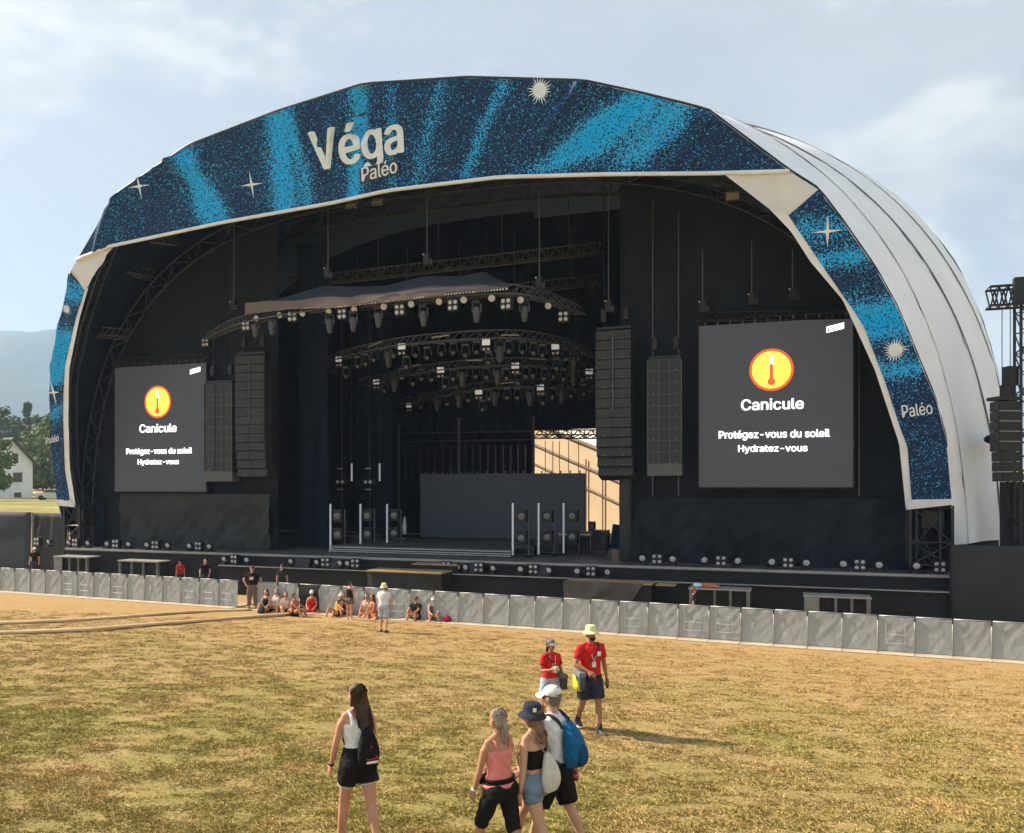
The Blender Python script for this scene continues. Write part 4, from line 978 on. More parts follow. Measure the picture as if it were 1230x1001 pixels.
def side_array():
    Y = 37.0; a, c = atY(1197, 482, Y), atY(1229, 482, Y); zb = atY(1210, 579, Y).z; w = c.x - a.x; xm = (a.x + c.x) / 2; h = (a.z - zb) / 8
    e = empty('speaker_array', (xm, Y, zb), 'small black side speaker array hanging from the right lattice tower', 'speaker array', 'hanging speaker arrays', rz=R(25))
    bm = MB(); bm.loft([[Vector((-w * .5, 0, z)), Vector((w * .5, 0, z)), Vector((w * .36, .7, z)), Vector((-w * .36, .7, z))] for z in (-h / 2 + .012, h / 2 - .012)]); me = bm.mesh('cabinet')
    gm = MB(); gm.box((0, -.012, 0), (w * .94, .024, h - .06)); gm = gm.mesh('grille'); sm = MB(); sm.box((0, -.03, 0), (w * 1.0, .03, .022)); sm = sm.mesh('gap_strip')
    for i in range(8):
        o = link('cabinet', me, M_cab, e); o.location = (0, -.02 * i * (i > 4), h * (7 - i + .5)); g = link('grille', gm, M_lamp, o)
        if i < 4: g2 = link('gap_strip', sm, M_alu, o); g2.location = (0, 0, -h / 2)
    q = MB(); q.box((0, .3, 8 * h + .1), (w * 1.1, .7, .14)); q.box((.1, .3, 8 * h + .4), (.35, .35, .5)); q.build('fly_frame', M_lamp, e, local=True)
    q = MB(); q.box((.25, .3, 8 * h + 1.0), (.42, .42, .75)); q.build('chain_hoist', M_lamp, e, local=True)
    for x in (-.1, .25):
        q = MB(); q.tube([(x, .3, 8 * h + .5), (x, .3, za - .8 - zb)], .02, 4); q.build('chain', M_steel, e, local=True)
    q = MB(); q.tube([(.3, .5, .1), (.25, .5, -.6), (.55, .6, -1.4), (1.0, .6, -1.8)], .05, 6); q.build('cable', M_cable, e, local=True, smooth=True)
side_array()

# ------------------------------------------------------------------ lamps
def dirm(face, up=Vector((0, 0, 1))):
    z = Vector(face).normalized(); x = up.cross(z).normalized(); y = z.cross(x); return Matrix((x, y, z)).transposed()
LM = {}
def lamp_mesh(kind):
    if kind in LM: return LM[kind]
    out = []
    F_ = dirm((0.12, -1, -.25))           # lens axis (local +z) looks at the audience, a little down
    if kind == 'quad':
        q = MB(); q.box((0, .06, 0), (.50, .26, .50)); out.append(('housing', q.mesh('quad_housing'), M_lamp))
        for ux in (-1, 1):
            for uz in (-1, 1):
                q = MB(); q.lathe([(.0, .03), (.06, .025), (.085, .012), (.09, -.02), (.05, -.04)], (ux * .125, -.08, uz * .125), 14, F_); out.append(('lens', q.mesh('quad_lens'), M_lens))
    elif kind == 'par':
        q = MB(); q.lathe([(.06, -.30), (.11, -.26), (.13, -.08), (.165, 0), (.165, .03), (.15, .03)], (0, 0, 0), 16, F_); out.append(('housing', q.mesh('par_housing'), M_lamp))
        q = MB(); q.lathe([(.148, .005), (.13, .03), (.07, .045), (.01, .05)], (0, 0, 0), 16, F_); out.append(('lens', q.mesh('par_lens'), M_lens))
    elif kind == 'strobe':
        q = MB(); q.box((0, .07, .12), (.58, .14, .46)); out.append(('housing', q.mesh('strobe_housing'), M_lamp))
        q = MB(); q.box((0, -.012, .12), (.50, .02, .37)); out.append(('panel', q.mesh('strobe_panel'), M_strobe))
        q = MB(); q.box((0, .09, -.30), (.52, .12, .26)); out.append(('lamp_bar', q.mesh('strobe_bar'), M_lamp))
        for ux in (-1, 1):
            q = MB(); q.lathe([(.085, -.02), (.08, .01), (.03, .03)], (ux * .14, .0, -.30), 12, F_); out.append(('lens', q.mesh('strobe_lens'), M_lens))
    elif kind == 'head':
        q = MB(); q.box((0, .1, .30), (.36, .26, .14)); out.append(('base', q.mesh('head_base'), M_lamp))
        for s in (-1, 1):
            q = MB(); q.tube([(s * .17, .1, .24), (s * .20, .1, .0), (s * .19, .1, -.12)], [.03, .035, .03], 6); out.append(('yoke_arm', q.mesh('head_yoke'), M_alud))
        q = MB(); q.lathe([(.05, .20), (.12, .17), (.155, .02), (.14, -.2), (.10, -.42), (.06, -.46)], (0, .1, -.08), 14); out.append(('head', q.mesh('head_body'), mat('lamp_head', (.07, .077, .09), .5, .3, 6)))
        q = MB(); q.lathe([(.01, 0), (.05, .0), (.055, .015)], (0, .1, -.555), 12); out.append(('lens', q.mesh('head_lens'), M_glassd))
    elif kind == 'spot':
        q = MB(); q.box((0, .08, .22), (.34, .22, .1)); out.append(('base', q.mesh('spot_base'), M_alud))
        for s in (-1, 1):
            q = MB(); q.tube([(s * .15, .08, .2), (s * .20, .08, -.05), (s * .23, .08, -.30)], .022, 5); out.append(('yoke_arm', q.mesh('spot_yoke'), M_alud))
        q = MB(); q.lathe([(.06, -.16), (.13, -.12), (.15, .10), (.12, .16), (.10, .14)], (0, .1, -.30), 14, F_); out.append(('head', q.mesh('spot_body'), M_lamp))
        q = MB(); q.lathe([(.115, .145), (.06, .16), (.01, .165)], (0, .1, -.30), 12, F_); out.append(('lens', q.mesh('spot_lens'), M_glassd))
    elif kind == 'floor':
        q = MB(); q.box((0, .05, .05), (.32, .30, .10)); out.append(('base', q.mesh('floor_base'), M_lamp))
        for s in (-1, 1):
            q = MB(); q.tube([(s * .17, .03, .08), (s * .19, .03, .26)], .02, 5); out.append(('yoke_arm', q.mesh('floor_yoke'), M_lamp))
        q = MB(); q.lathe([(.08, -.2), (.13, -.15), (.15, 0), (.16, .03), (.145, .03)], (0, .02, .27), 16, F_); out.append(('head', q.mesh('floor_head'), M_lamp))
        q = MB(); q.lathe([(.142, .015), (.10, .04), (.01, .05)], (0, .02, .27), 16, F_); out.append(('lens', q.mesh('floor_lens'), M_lens))
    elif kind == 'floorquad':
        q = MB(); q.box((0, .05, .27), (.46, .24, .46)); q.box((0, .05, .025), (.3, .24, .05)); out.append(('housing', q.mesh('fq_housing'), M_lamp))
        for ux in (-1, 1):
            for uz in (-1, 1):
                q = MB(); q.lathe([(.08, -.02), (.075, .0), (.04, .02)], (ux * .115, -.075, .27 + uz * .115), 12, F_); out.append(('lens', q.mesh('fq_lens'), M_lens))
    LM[kind] = out; return out
NAMES = {'quad': ('quad_lamp', 'lamp'), 'par': ('round_spotlight', 'spotlight'), 'strobe': ('strobe_light', 'strobe light'), 'head': ('moving_head_light', 'spotlight'), 'spot': ('yoke_spotlight', 'spotlight'), 'floor': ('floor_spotlight', 'spotlight'), 'floorquad': ('floor_quad_lamp', 'lamp')}
def lamp(kind, loc, label, group, scale=1.0, rz=0.0):
    nm, cat = NAMES[kind]; e = empty(nm, loc, label, cat, group, rz)
    for (pn, me, m) in lamp_mesh(kind): 
        o = link(pn, me, m, e)
        if scale != 1.0: o.scale = (scale,) * 3
    return e
def lamp_row(kind, pts, Yf, what, where, group, scale=1.0):
    pts = sorted(pts)
    for i, (px, py) in enumerate(pts):
        p = Yf(px, py); rz = math.atan2(p.x, -p.y) * 0 + random.uniform(-.15, .15)
        lamp(kind, p, '%s %s, %s from the left' % (what, where, ordw(i)), group, scale, rz)

# ---- trusses: plan arcs at constant height
def arc_truss(pix, z, lbl, w=.42, nb=70, m=M_alud):
    a = atZ(*pix[0], z); P = catmull([atZ(x, y, z) for x, y in pix], 60)
    e = empty('lighting_truss', a, lbl, 'truss', 'curved lighting trusses over the stage')
    lattice(P, w, nb, .035, .02, axis=Vector((0, 0, 1)), chordm=m, parent=e)
    def onarc(px, py):
        # the spot on the arc below which a lamp at this pixel hangs
        best = None
        for i in range(480):
            k = i / 479 * 59; j = min(58, int(k)); q = P[j].lerp(P[j + 1], k - j); dd = ray(px, py); s = (q.x * -RGT.x * 0)
            a_ = (q - CAM).dot(RGT) / (q - CAM).dot(FWD); err = abs(a_ - (px - CX) / FPX)
            if best is None or err < best[0]: best = (err, q)
        q = best[1]; dpt = (q - CAM).dot(FWD); return Vector((q.x, q.y - .1, CAM.z + (HORIZON - py) / FPX * dpt))
    return e, P, onarc
T1, P1, on1 = arc_truss([(247, 406), (270, 393), (302, 382), (353, 372), (413, 364), (482, 357), (546, 351), (612, 348), (655, 356), (698, 373)], 13.45, 'front curved lighting truss with cloth cover over the stage opening')
M_truss2 = mat('truss_grey', (.13, .14, .16), .5, .2, 5, metal=.3)
M_truss3 = mat('truss_dim', (.09, .098, .115), .5, .2, 5, metal=.3)
T2, P2, on2 = arc_truss([(377, 439), (420, 424), (480, 411), (550, 404), (620, 402), (672, 410), (714, 425)], 12.75, 'second curved lighting truss inside the stage opening', nb=60, m=M_truss2)
T3, P3, on3 = arc_truss([(434, 461), (480, 449), (535, 440), (600, 435), (660, 436), (718, 443)], 11.8, 'third curved lighting truss deeper in the stage', nb=50, m=M_truss3)
T4, P4, on4 = arc_truss([(478, 487), (520, 475), (562, 466), (610, 461), (660, 461), (718, 466)], 10.9, 'rearmost curved lighting truss in the stage', nb=40, m=M_truss3)
G1, G2, G3, G4 = 'lamps on the front truss', 'lamps on the second truss', 'lamps on the third truss', 'lamps on the rear truss'
lamp_row('quad', [(249, 412), (298, 392), (353, 381), (413, 378), (482, 373), (546, 367.5), (609, 366), (678, 381)], on1, 'quad lamp', 'on the front curved truss', G1, .95)
lamp_row('par', [(310, 383), (338, 379), (365, 377), (396, 375), (427, 372), (462, 369), (495, 366), (529, 363), (558, 361), (592, 359), (626, 361), (659, 368)], on1, 'round pale spotlight', 'on the front curved truss', G1, 1.05)
lamp_row('head', [(307, 392), (327, 389), (396, 386), (424, 384), (455, 379), (509, 377), (573, 372), (630, 371)], on1, 'moving-head light', 'on the front curved truss', G1, 1.0)
lamp_row('strobe', [(408, 434), (484, 419), (585, 414), (668, 419)], on2, 'white strobe panel', 'on the second curved truss', G2, .8)
lamp_row('head', [(387, 446), (466, 426), (600, 419), (689, 432)], on2, 'moving-head light', 'on the second curved truss', G2, 1.25)
lamp_row('spot', [(416, 446), (430, 434), (450, 426), (489, 434), (514, 423), (531, 418), (559, 420), (587, 429), (628, 416), (652, 420), (669, 436), (400, 440), (440, 431), (474, 421), (500, 420), (545, 417), (573, 416), (612, 415), (641, 417), (680, 425), (702, 430)], on2, 'yoke spotlight', 'on the second curved truss', G2, .95)
lamp_row('strobe', [(453, 461), (530, 447), (620, 442), (708, 449)], on3, 'white strobe panel', 'on the third curved truss', G3, .8)
lamp_row('head', [(474, 458), (556, 450), (598, 448), (689, 449)], on3, 'moving-head light', 'on the third curved truss', G3, 1.2)
lamp_row('spot', [(484, 448), (507, 449), (535, 458), (572, 446), (623, 454), (641, 445), (665, 446), (462, 464), (497, 455), (519, 450), (545, 449), (585, 447), (609, 448), (632, 446), (654, 448), (677, 449), (699, 450)], on3, 'yoke spotlight', 'on the third curved truss', G3, .95)
lamp_row('strobe', [(492, 489), (576, 473), (650, 468)], on4, 'white strobe panel', 'on the rearmost curved truss', G4, .8)
lamp_row('head', [(525, 482), (551, 477), (595, 474), (636, 474), (674, 471)], on4, 'moving-head light', 'on the rearmost curved truss', G4, 1.15)
lamp_row('spot', [(580, 486), (610, 472), (653, 478), (702, 467), (506, 484), (538, 480), (563, 475), (588, 473), (622, 472), (664, 471), (686, 470)], on4, 'yoke spotlight', 'on the rearmost curved truss', G4, .95)
# bright light bars lying on the trusses
def bar_on(P_on, segs, m, parent, r=.045):
    for (a, c) in segs: 
        p, s = P_on(*a), P_on(*c); q = MB(); q.tube([p - Vector((0, .25, 0)), s - Vector((0, .25, 0))], r, 6); q.build('light_bar', m, parent)
bar_on(on2, [((377, 433), (392, 428)), ((446, 418), (462, 412)), ((522, 407), (542, 404)), ((605, 404), (626, 404)), ((680, 412), (708, 424))], M_alu, T2)
bar_on(on3, [((432, 459), (447, 453)), ((492, 442), (508, 439)), ((563, 434), (582, 434)), ((638, 432), (658, 433))], M_alu, T3)
bar_on(on4, [((535, 468), (552, 466)), ((600, 462), (620, 460)), ((482, 482), (496, 477))], M_alu, T4)
# festoon beads along the front truss cloth
for i in range(86):
    px = 302 + (612 - 302) * i / 85; py = interp([(302, 379), (353, 373), (413, 371), (482, 363), (546, 356), (612, 350)], px); p = on1(px, py) - Vector((0, .3, 0))
    q = MB(); q.sphere(p, .032, 6, 4); q.build('bead', M_strobe, T1, smooth=True)
# cloth cover slung over the front truss
def cover():
    e = empty('truss_cover', on1(455, 355), 'grey-brown cloth cover slung along the front curved truss', 'cloth'); q = MB()
    for nm, lo, hi, back, m in (('front_sheet', [(301, 380), (353, 374), (413, 371.5), (482, 363.5), (546, 357), (614, 350)], [(308, 366), (330, 364), (360, 364), (395, 359), (425, 360), (470, 357), (513, 352), (560, 350), (614, 347)], .0, mat('taupe_cloth', (.135, .11, .105), .85, .15, 1, .3, 4)),
                                ('rear_sheet', [(306, 366), (330, 364), (360, 364), (395, 359.5), (425, 360), (470, 357.5), (513, 352.5), (560, 350), (614, 347)], [(306, 366), (340, 362), (395, 346), (425, 347), (470, 346), (513, 335), (560, 335), (585, 329), (614, 344)], 1.2, mat('navy_cloth', (.022, .027, .042), .85, .15, 1, .3, 4))):
        q = MB(); rows = []
        for j in range(7):
            row = []
            for k in range(60):
                px = 301 + (614 - 301) * k / 59; y = interp(lo, px) + (interp(hi, px) - interp(lo, px)) * j / 6; p = on1(px, y); dv = (p - CAM).normalized()
                base = p + Vector((0, -.33 + .03 * mnoise.noise((k * .4, j * .4, 1)), 0)); tt = (back * j / 6) / max(.3, dv.y); row.append(base + dv * tt)
            rows.append(row)
        q.grid(rows); q.build(nm, m, e, smooth=True)
cover()

# ------------------------------------------------------------------ hoists, floods, small hangers
def hoist(px, yt, yb, Y, lbl, k=1.0):
    a, c = atY(px, yt, Y), atY(px, yb, Y); e = empty('chain_hoist', c, lbl, 'hoist', 'chain hoists under the roof')
    q = MB(); q.tube([a, c], .022, 5); q.build('chain', mat('chain_metal', (.16, .17, .19), .5, .2, 5, metal=.4), e)
    q = MB(); q.box((c.x, c.y, c.z + .15), (.26 * k, .26 * k, .5 * k)); q.box((c.x + .2 * k, c.y, c.z + .02), (.16 * k, .2 * k, .26 * k)); q.build('motor', M_lamp, e)
    q = MB(); q.sphere((c.x - .12, c.y - .15, c.z + .35), .05, 8, 5); q.build('bag_clip', M_alu, e, smooth=True)
for px, yt, yb, Y, lbl in ((281, 262, 371, 36.0, 'chain hoist above the left end of the front truss'), (394, 248, 332, 34.2, 'chain hoist above the cloth cover, left of centre'), (513, 238, 316, 34.0, 'chain hoist above the middle of the cloth cover'),
        (648, 228, 344, 35.0, 'chain hoist above the right end of the front truss'), (731, 222, 372, 36.8, 'chain hoist above the tall right speaker array'), (844, 300, 373, 37.4, 'chain hoist over the left corner of the right screen'), (903, 290, 364, 37.4, 'chain hoist over the middle of the right screen'), (952, 300, 358, 37.4, 'chain hoist over the right part of the right screen')):
    hoist(px, yt, yb, Y, lbl)
for i, (pa, pb, Y) in enumerate((((352, 342), (725, 300), 41.5), ((400, 372), (722, 338), 45.5))):
    a, c = atY(*pa, Y), atY(*pb, Y); e = empty('roof_truss', a, ('straight dark roof truss above the curved lighting trusses', 'rear straight dark roof truss above the curved lighting trusses')[i], 'truss', 'straight roof trusses over the stage'); lattice([a.lerp(c, k / 6) for k in range(7)], .6, 46, .04, .025, chordm=M_truss3, parent=e)
    for k in range(1, 6):
        h_ = a.lerp(c, (k - .5) / 5); q = MB(); q.tube([h_, h_ + UP * 3.2], .025, 4); q.build('hanging_chain', M_alud, e)
    for k in range(5):
        h0, h1 = a.lerp(c, k / 5), a.lerp(c, (k + 1) / 5); q = MB(); q.tube(catmull([h0 - UP * .3, h0.lerp(h1, .5) - UP * (.9 + .25 * (k % 2)), h1 - UP * .3], 12), .02, 5); q.build('cable_loop', M_cable, e)
a, c = atY(842, 382, 37.5), atY(1022, 378, 37.5); q = MB(); e = empty('screen_truss', a, 'dark truss carrying the right screen', 'truss'); lattice([a, a.lerp(c, .5), c], .4, 22, .03, .02, chordm=M_steel, parent=e)
a, c = atY(140, 436, 37.5), atY(246, 430, 37.5); e = empty('screen_truss', a, 'dark truss carrying the left screen', 'truss'); lattice([a, a.lerp(c, .5), c], .4, 22, .03, .02, chordm=M_steel, parent=e)
M_flood = mat('flood_face', (.42, .41, .37), .4, .2, 12)
def flood(px, py, Y, lbl, w=.55, h=.36, tilt=-35):
    c = atY(px, py, Y); e = empty('floodlight', c, lbl, 'floodlight', 'floodlights under the roof edge'); M_ = Matrix.Rotation(R(tilt), 3, 'X')
    q = MB(); q.box(c, (w, .14, h), M_); q.build('housing', M_alud, e); q = MB(); q.box(Vector(c) + M_ @ Vector((0, -.08, 0)), (w * .88, .02, h * .8), M_); q.build('lens', M_flood, e)
    q = MB()
    for k in range(3): q.box(Vector(c) + M_ @ Vector((0, -.10, (k - 1) * h * .27)), (w * .8, .02, .02), M_)
    q.build('louvre', M_alud, e); q = MB(); q.tube([Vector(c) + Vector((0, .1, h / 2)), Vector(c) + Vector((0, .1, h / 2 + .5))], .03, 5); q.build('bracket', M_steel, e)
flood(423, 246, 33.0, 'left of two pale floodlights under the header banner'); flood(454, 242.5, 33.0, 'right of two pale floodlights under the header banner'); flood(880, 236, 34.6, 'pale floodlight under the white right corner panel', tilt=0); flood(129, 321, 35.8, 'pale floodlight under the creased left corner panel', .6, .4, -20)

# ------------------------------------------------------------------ footlights along the deck and shelf
def foot(kind, pxs, Y, z, what, where, group, sc=1.0):
    for i, px in enumerate(sorted(pxs)):
        p = atY(px, 650, Y); lamp(kind, (p.x, Y, z + .003), '%s %s, %s from the left' % (what, where, ordw(i)), group, sc, random.uniform(-.25, .25))
GF = 'footlights along the stage edge'
foot('floorquad', [45, 91, 139.5, 187, 239], YD + .35, ZD, 'four-lens floor lamp', 'on the left stage edge', GF); foot('floor', [58, 82, 105, 128, 154, 176, 201, 227, 251], YD + .35, ZD, 'small floor spotlight', 'on the left stage edge', GF)
foot('floorquad', [282, 391, 427, 536, 575, 641, 710], 35.25, ZS, 'four-lens floor lamp', 'on the lower front shelf', 'footlights on the lower shelf'); foot('floor', [269, 296, 349, 380, 408, 417, 549.5, 559, 592, 625, 659, 693, 729.5], 35.2, ZS, 'small floor spotlight', 'on the lower front shelf', 'footlights on the lower shelf')
foot('floorquad', [789, 866, 947, 1033, 1129], YD + .35, ZD, 'four-lens floor lamp', 'on the right stage edge', GF); foot('floor', [771.5, 808, 846, 886, 927, 968.5, 1013, 1056, 1101], YD + .35, ZD, 'small floor spotlight', 'on the right stage edge', GF, 1.1)
# dark housings standing beside the shelf lamps
for i, (px, w) in enumerate(((363, .9), (402, .8), (565, .7), (650, .8))):
    p = atY(px, 680, 35.35); q = MB(); x, y, z = p.x, 35.4, ZS
    q.add([(x - w / 2, y - .2, z + .004), (x + w / 2, y - .2, z + .004), (x + w / 2, y + .2, z + .004), (x - w / 2, y + .2, z + .004), (x - w / 2, y - .05, z + .42), (x + w / 2, y - .05, z + .42), (x + w / 2, y + .2, z + .42), (x - w / 2, y + .2, z + .42)], [(3, 2, 1, 0), (4, 5, 6, 7), (0, 1, 5, 4), (1, 2, 6, 5), (2, 3, 7, 6), (3, 0, 4, 7)])
    e = q.build('wedge_monitor', M_lamp); tag(e, '%s black wedge speaker from the left on the lower shelf' % ORD[i], 'speaker', 'wedge speakers on the shelf'); q = MB(); q.add([(x - w * .45, y - .202, z + .03), (x + w * .45, y - .202, z + .03), (x + w * .45, y - .07, z + .39), (x - w * .45, y - .07, z + .39)], [(0, 1, 2, 3)]); q.build('grille', M_grille, e)

# ------------------------------------------------------------------ riser and side lights on the deck
rz0 = atY(397, 660, 37.6).x; rz1 = atY(613, 660, 37.6).x; RZ = ZD + .36
rs_ = empty('stage_riser', ((rz0 + rz1) / 2, 39, ZD), 'low riser with bright aluminium step edges in mid stage', 'riser')
part('top', M_deck, lambda q: q.bbox((rz0, 37.62, RZ - .04), (rz1, 44, RZ)), rs_)
for z, y in ((RZ - .045, 37.58), (RZ - .16, 37.52), (RZ - .25, 37.46)): part('step_edge', M_alu, lambda q: q.bbox((rz0 - .05, y, z - .05), (rz1 + .05, y + .06, z)), rs_)
part('front', M_lamp, lambda q: q.bbox((rz0, 37.66, ZD + .002), (rz1, 37.7, RZ - .05)), rs_)
for i in range(16):
    x = rz0 + (rz1 - rz0) * (i + .5) / 16; part('leg', M_alud, lambda q: q.box((x, 37.56, ZD + .06), (.07, .06, .115)), rs_)
def light_stand(px, yb, yt, Y, lbl, side=1, lamps=2):
    b0 = atY(px, yb, Y); t0 = atY(px, yt, Y); e = empty('light_stand', (b0.x, Y, ZD), lbl, 'light stand', 'side light stands on the deck')
    q = MB(); q.box((b0.x, Y, (ZD + t0.z) / 2 + .02), (.075, .075, t0.z - ZD)); q.build('tube', mat('white_tube', (.62, .64, .66), .4, .1, 4, emit=(.6, .65, .7), estr=.08), e)
    q = MB(); q.box((b0.x + .3, Y + .1, ZD + .05), (1.0, .7, .09)); q.build('base', M_lamp, e)
    H_ = t0.z - ZD
    q = MB(); q.tube([(b0.x + side * .75, Y + .15, ZD + .09), (b0.x + side * .75, Y + .15, ZD + H_ * .9)], .04, 6); q.build('pole', M_alud, e)
    for k in range(lamps):
        z = ZD + H_ * (.36 + .40 * k); q = MB(); q.box((b0.x + side * .45, Y + .05, z + .02), (.5, .3, .62)); q.build('lamp_case', M_lamp, e)
        q = MB(); q.lathe([(.17, -.02), (.16, .02), (.05, .03)], (b0.x + side * .45, Y - .11, z), 14, dirm((.2, -1, 0))); q.build('lens', mat('lamp_mirror', (.16, .17, .19), .25, .2, 4, metal=.5), e)
for i, px in enumerate((397, 433, 465)): light_stand(px, 660 - i * 1.5, 606, 38.2 + i * 1.1, '%s white light tube stand from the left, left side of the deck' % ORD[i])
for i, px in enumerate((616, 647, 677)): light_stand(px, 664 - i * 1.5, 605, 37.9 + i * 1.0, '%s white light tube stand from the left, right side of the deck' % ORD[i])
for i, px in enumerate((388, 422.5, 456)):
    Y = 41 + i; a, c = atY(px, 557, Y), atY(px, 578, Y); e = empty('hanging_tube', a, '%s short hanging light tube from the left, above the left deck' % ORD[i], 'light tube', 'hanging light tubes')
    q = MB(); q.tube([a, c], .05, 6); q.build('tube', MATS['white_tube'], e); q = MB(); q.tube([a, a + UP * 9], .015, 4); q.build('wire', M_steel, e)
    for (dx_, dy_) in ((-17, 22), (-11.5, 22)):
        s = atY(px + dx_, 557 + dy_, Y); q = MB(); q.lathe([(.09, -.03), (.085, .02), (.03, .03)], s, 12, dirm((.2, -1, 0))); q.build('lens', M_lens, e)
    s0, s1 = atY(px - 14, 535, Y), atY(px - 14, 600, Y); q = MB(); q.tube([s0 + Vector((0, .2, 9)), Vector((s1.x, s1.y + .2, ZD))], .03, 5); q.build('ladder_pole', M_steel, e); q = MB(); q.box(atY(px - 14, 579, Y) + Vector((0, .12, 0)), (.8, .1, .3)); q.build('lamp_case', M_lamp, e)
    q = MB(); q.box(atY(px - 14, 563, Y), (.3, .1, .08)); q.box(atY(px - 14, 588, Y), (.35, .1, .06)); q.build('bracket', M_alu, e)
# back rail with uprights
br = empty('pipe_rail', atY(480, 526, 50), 'double pipe rail with uprights above the grey video wall', 'rail')
for y in (521, 531):
    q = MB(); q.tube([atY(478, y, 50), atY(642, y - 3, 50)], .05, 6); q.build('pipe', M_alud, br)
for px, y0, w in ((551, 502, .09), (640.5, 500, .1), (479, 510, .07)):
    a = atY(px, y0, 49.8); q = MB(); q.tube([a, Vector((a.x, a.y, ZD))], w, 6); q.build('upright', M_alud, br)
for i in range(17):
    a = atY(487 + i * 9, 533, 50.4); q = MB(); q.box((a.x, a.y, a.z - 1.3), (.10, .05, 2.4)); q.build('hanging_strip', M_steel, br)
# clutter: cases and chairs on the right of the deck
for i, (px, py, w, h, Y) in enumerate(((632, 664, .9, .4, 39.2), (662, 660, 1.4, .5, 40.6), (690, 655, 1.6, .75, 42.5), (705, 652, 1.0, .9, 44), (722, 652, .8, 1.1, 42), (424, 655, 1.2, .5, 42.5), (445, 652, 1.4, .6, 43), (412, 650, .8, 1.2, 44))):
    p = atY(px, py, Y); e = empty('flight_case', (p.x, Y, ZD), '%s black flight case from the left among the deck clutter' % ORD[sorted([632, 662, 690, 705, 722, 424, 445, 412]).index(px)], 'case', 'flight cases on the deck')
    q = MB(); q.box((p.x, Y, ZD + .06 + h / 2), (w, .6, h)); q.build('body', M_lamp, e)
    q = MB()
    for z in (ZD + .07, ZD + .05 + h): q.box((p.x, Y - .31, z), (w + .02, .02, .04))
    for s in (-1, 1): q.box((p.x + s * w / 2, Y - .31, ZD + .06 + h / 2), (.04, .022, h))
    q.build('metal_edge', M_alud, e); q = MB()
    for s in (-1, 1): q.sphere((p.x + s * w * .38, Y, ZD + .033), .035, 8, 4)
    q.build('caster', M_cable, e)
kb = atY(691, 642, 41.5); e = empty('keyboard_stand', (kb.x, 41.5, ZD), 'pale framed keyboard stand on the right of the deck', 'stand'); q = MB(); q.box((kb.x, 41.5, kb.z), (1.7, .4, .07)); q.build('keyboard', M_alu, e)
for s in (-1, 1): 
    q = MB(); q.tube([(kb.x + s * .8, 41.5, kb.z - .04), (kb.x + s * .8, 41.5, ZD)], .03, 5); q.build('leg', M_alu, e)
kb = atY(479, 653, 43); e = empty('keyboard_stand', (kb.x, 43, ZD), 'small pale stand left of the grey video wall', 'stand'); q = MB(); q.box((kb.x, 43, kb.z + .3), (.8, .3, .06)); q.build('top', M_alu, e)
for s in (-1, 1): 
    q = MB(); q.tube([(kb.x + s * .37, 43, kb.z + .27), (kb.x + s * .37, 43, ZD)], .025, 5); q.build('leg', M_alu, e)
mc = atY(486, 633, 45); e = empty('folded_parasol', (mc.x, 45, ZD), 'white furled cloth on a stand left of the video wall', 'parasol'); q = MB(); q.lathe([(.05, 0), (.12, .1), (.13, .5), (.07, .95), (.02, 1.1)], (mc.x, 45, ZD + .5), 10); q.build('furled_cloth', M_trim, e, smooth=True); q = MB(); q.tube([(mc.x, 45, ZD), (mc.x, 45, ZD + .52)], .03, 6); q.build('pole', M_steel, e)
# monitor desk and stagehand chair by the pillar
for i, (px, Y, lbl) in enumerate(((727, 39.0, 'black drum-shaped gear stack beside the draped pillar'), (738, 38.6, 'black chair with tall back beside the draped pillar'))):
    p = atY(px, 665, Y); e = empty(('gear_stack', 'stage_chair')[i], (p.x, Y, ZD), lbl, ('gear', 'chair')[i])
    if i == 0:
        q = MB(); q.lathe([(.22, 0), (.24, .3), (.20, .32), (.22, .34), (.22, .7), (.1, .75)], (p.x, Y, ZD + .35), 14); q.build('drum', M_lamp, e, smooth=False)
        for k in range(3): q = MB(); a = k * 2.1; q.tube([(p.x, Y, ZD + .4), (p.x + .28 * math.cos(a), Y + .28 * math.sin(a), ZD)], .02, 5); q.build('leg', M_alud, e)
        q = MB(); q.lathe([(.18, 0), (.19, .01), (.02, .05)], (p.x, Y, ZD + 1.25), 14, Matrix.Rotation(R(12), 3, 'X')); q.tube([(p.x, Y, ZD + 1.1), (p.x, Y, ZD + 1.26)], .015, 5); q.build('cymbal', mat('brass', (.4, .28, .1), .35, .2, 6, metal=.8), e)
    else:
        q = MB(); q.box((p.x, Y, ZD + .5), (.5, .5, .08)); q.build('seat', M_lamp, e); q = MB(); q.box((p.x + .05, Y + .24, ZD + 1.05), (.5, .08, 1.1), Matrix.Rotation(R(8), 3, 'Y')); q.build('backrest', M_black, e)
        for sx_ in (-1, 1):
            for sy_ in (-1, 1): q = MB(); q.tube([(p.x + sx_ * .2, Y + sy_ * .2, ZD + .47), (p.x + sx_ * .24, Y + sy_ * .24, ZD)], .02, 5); q.build('leg', M_alud, e)
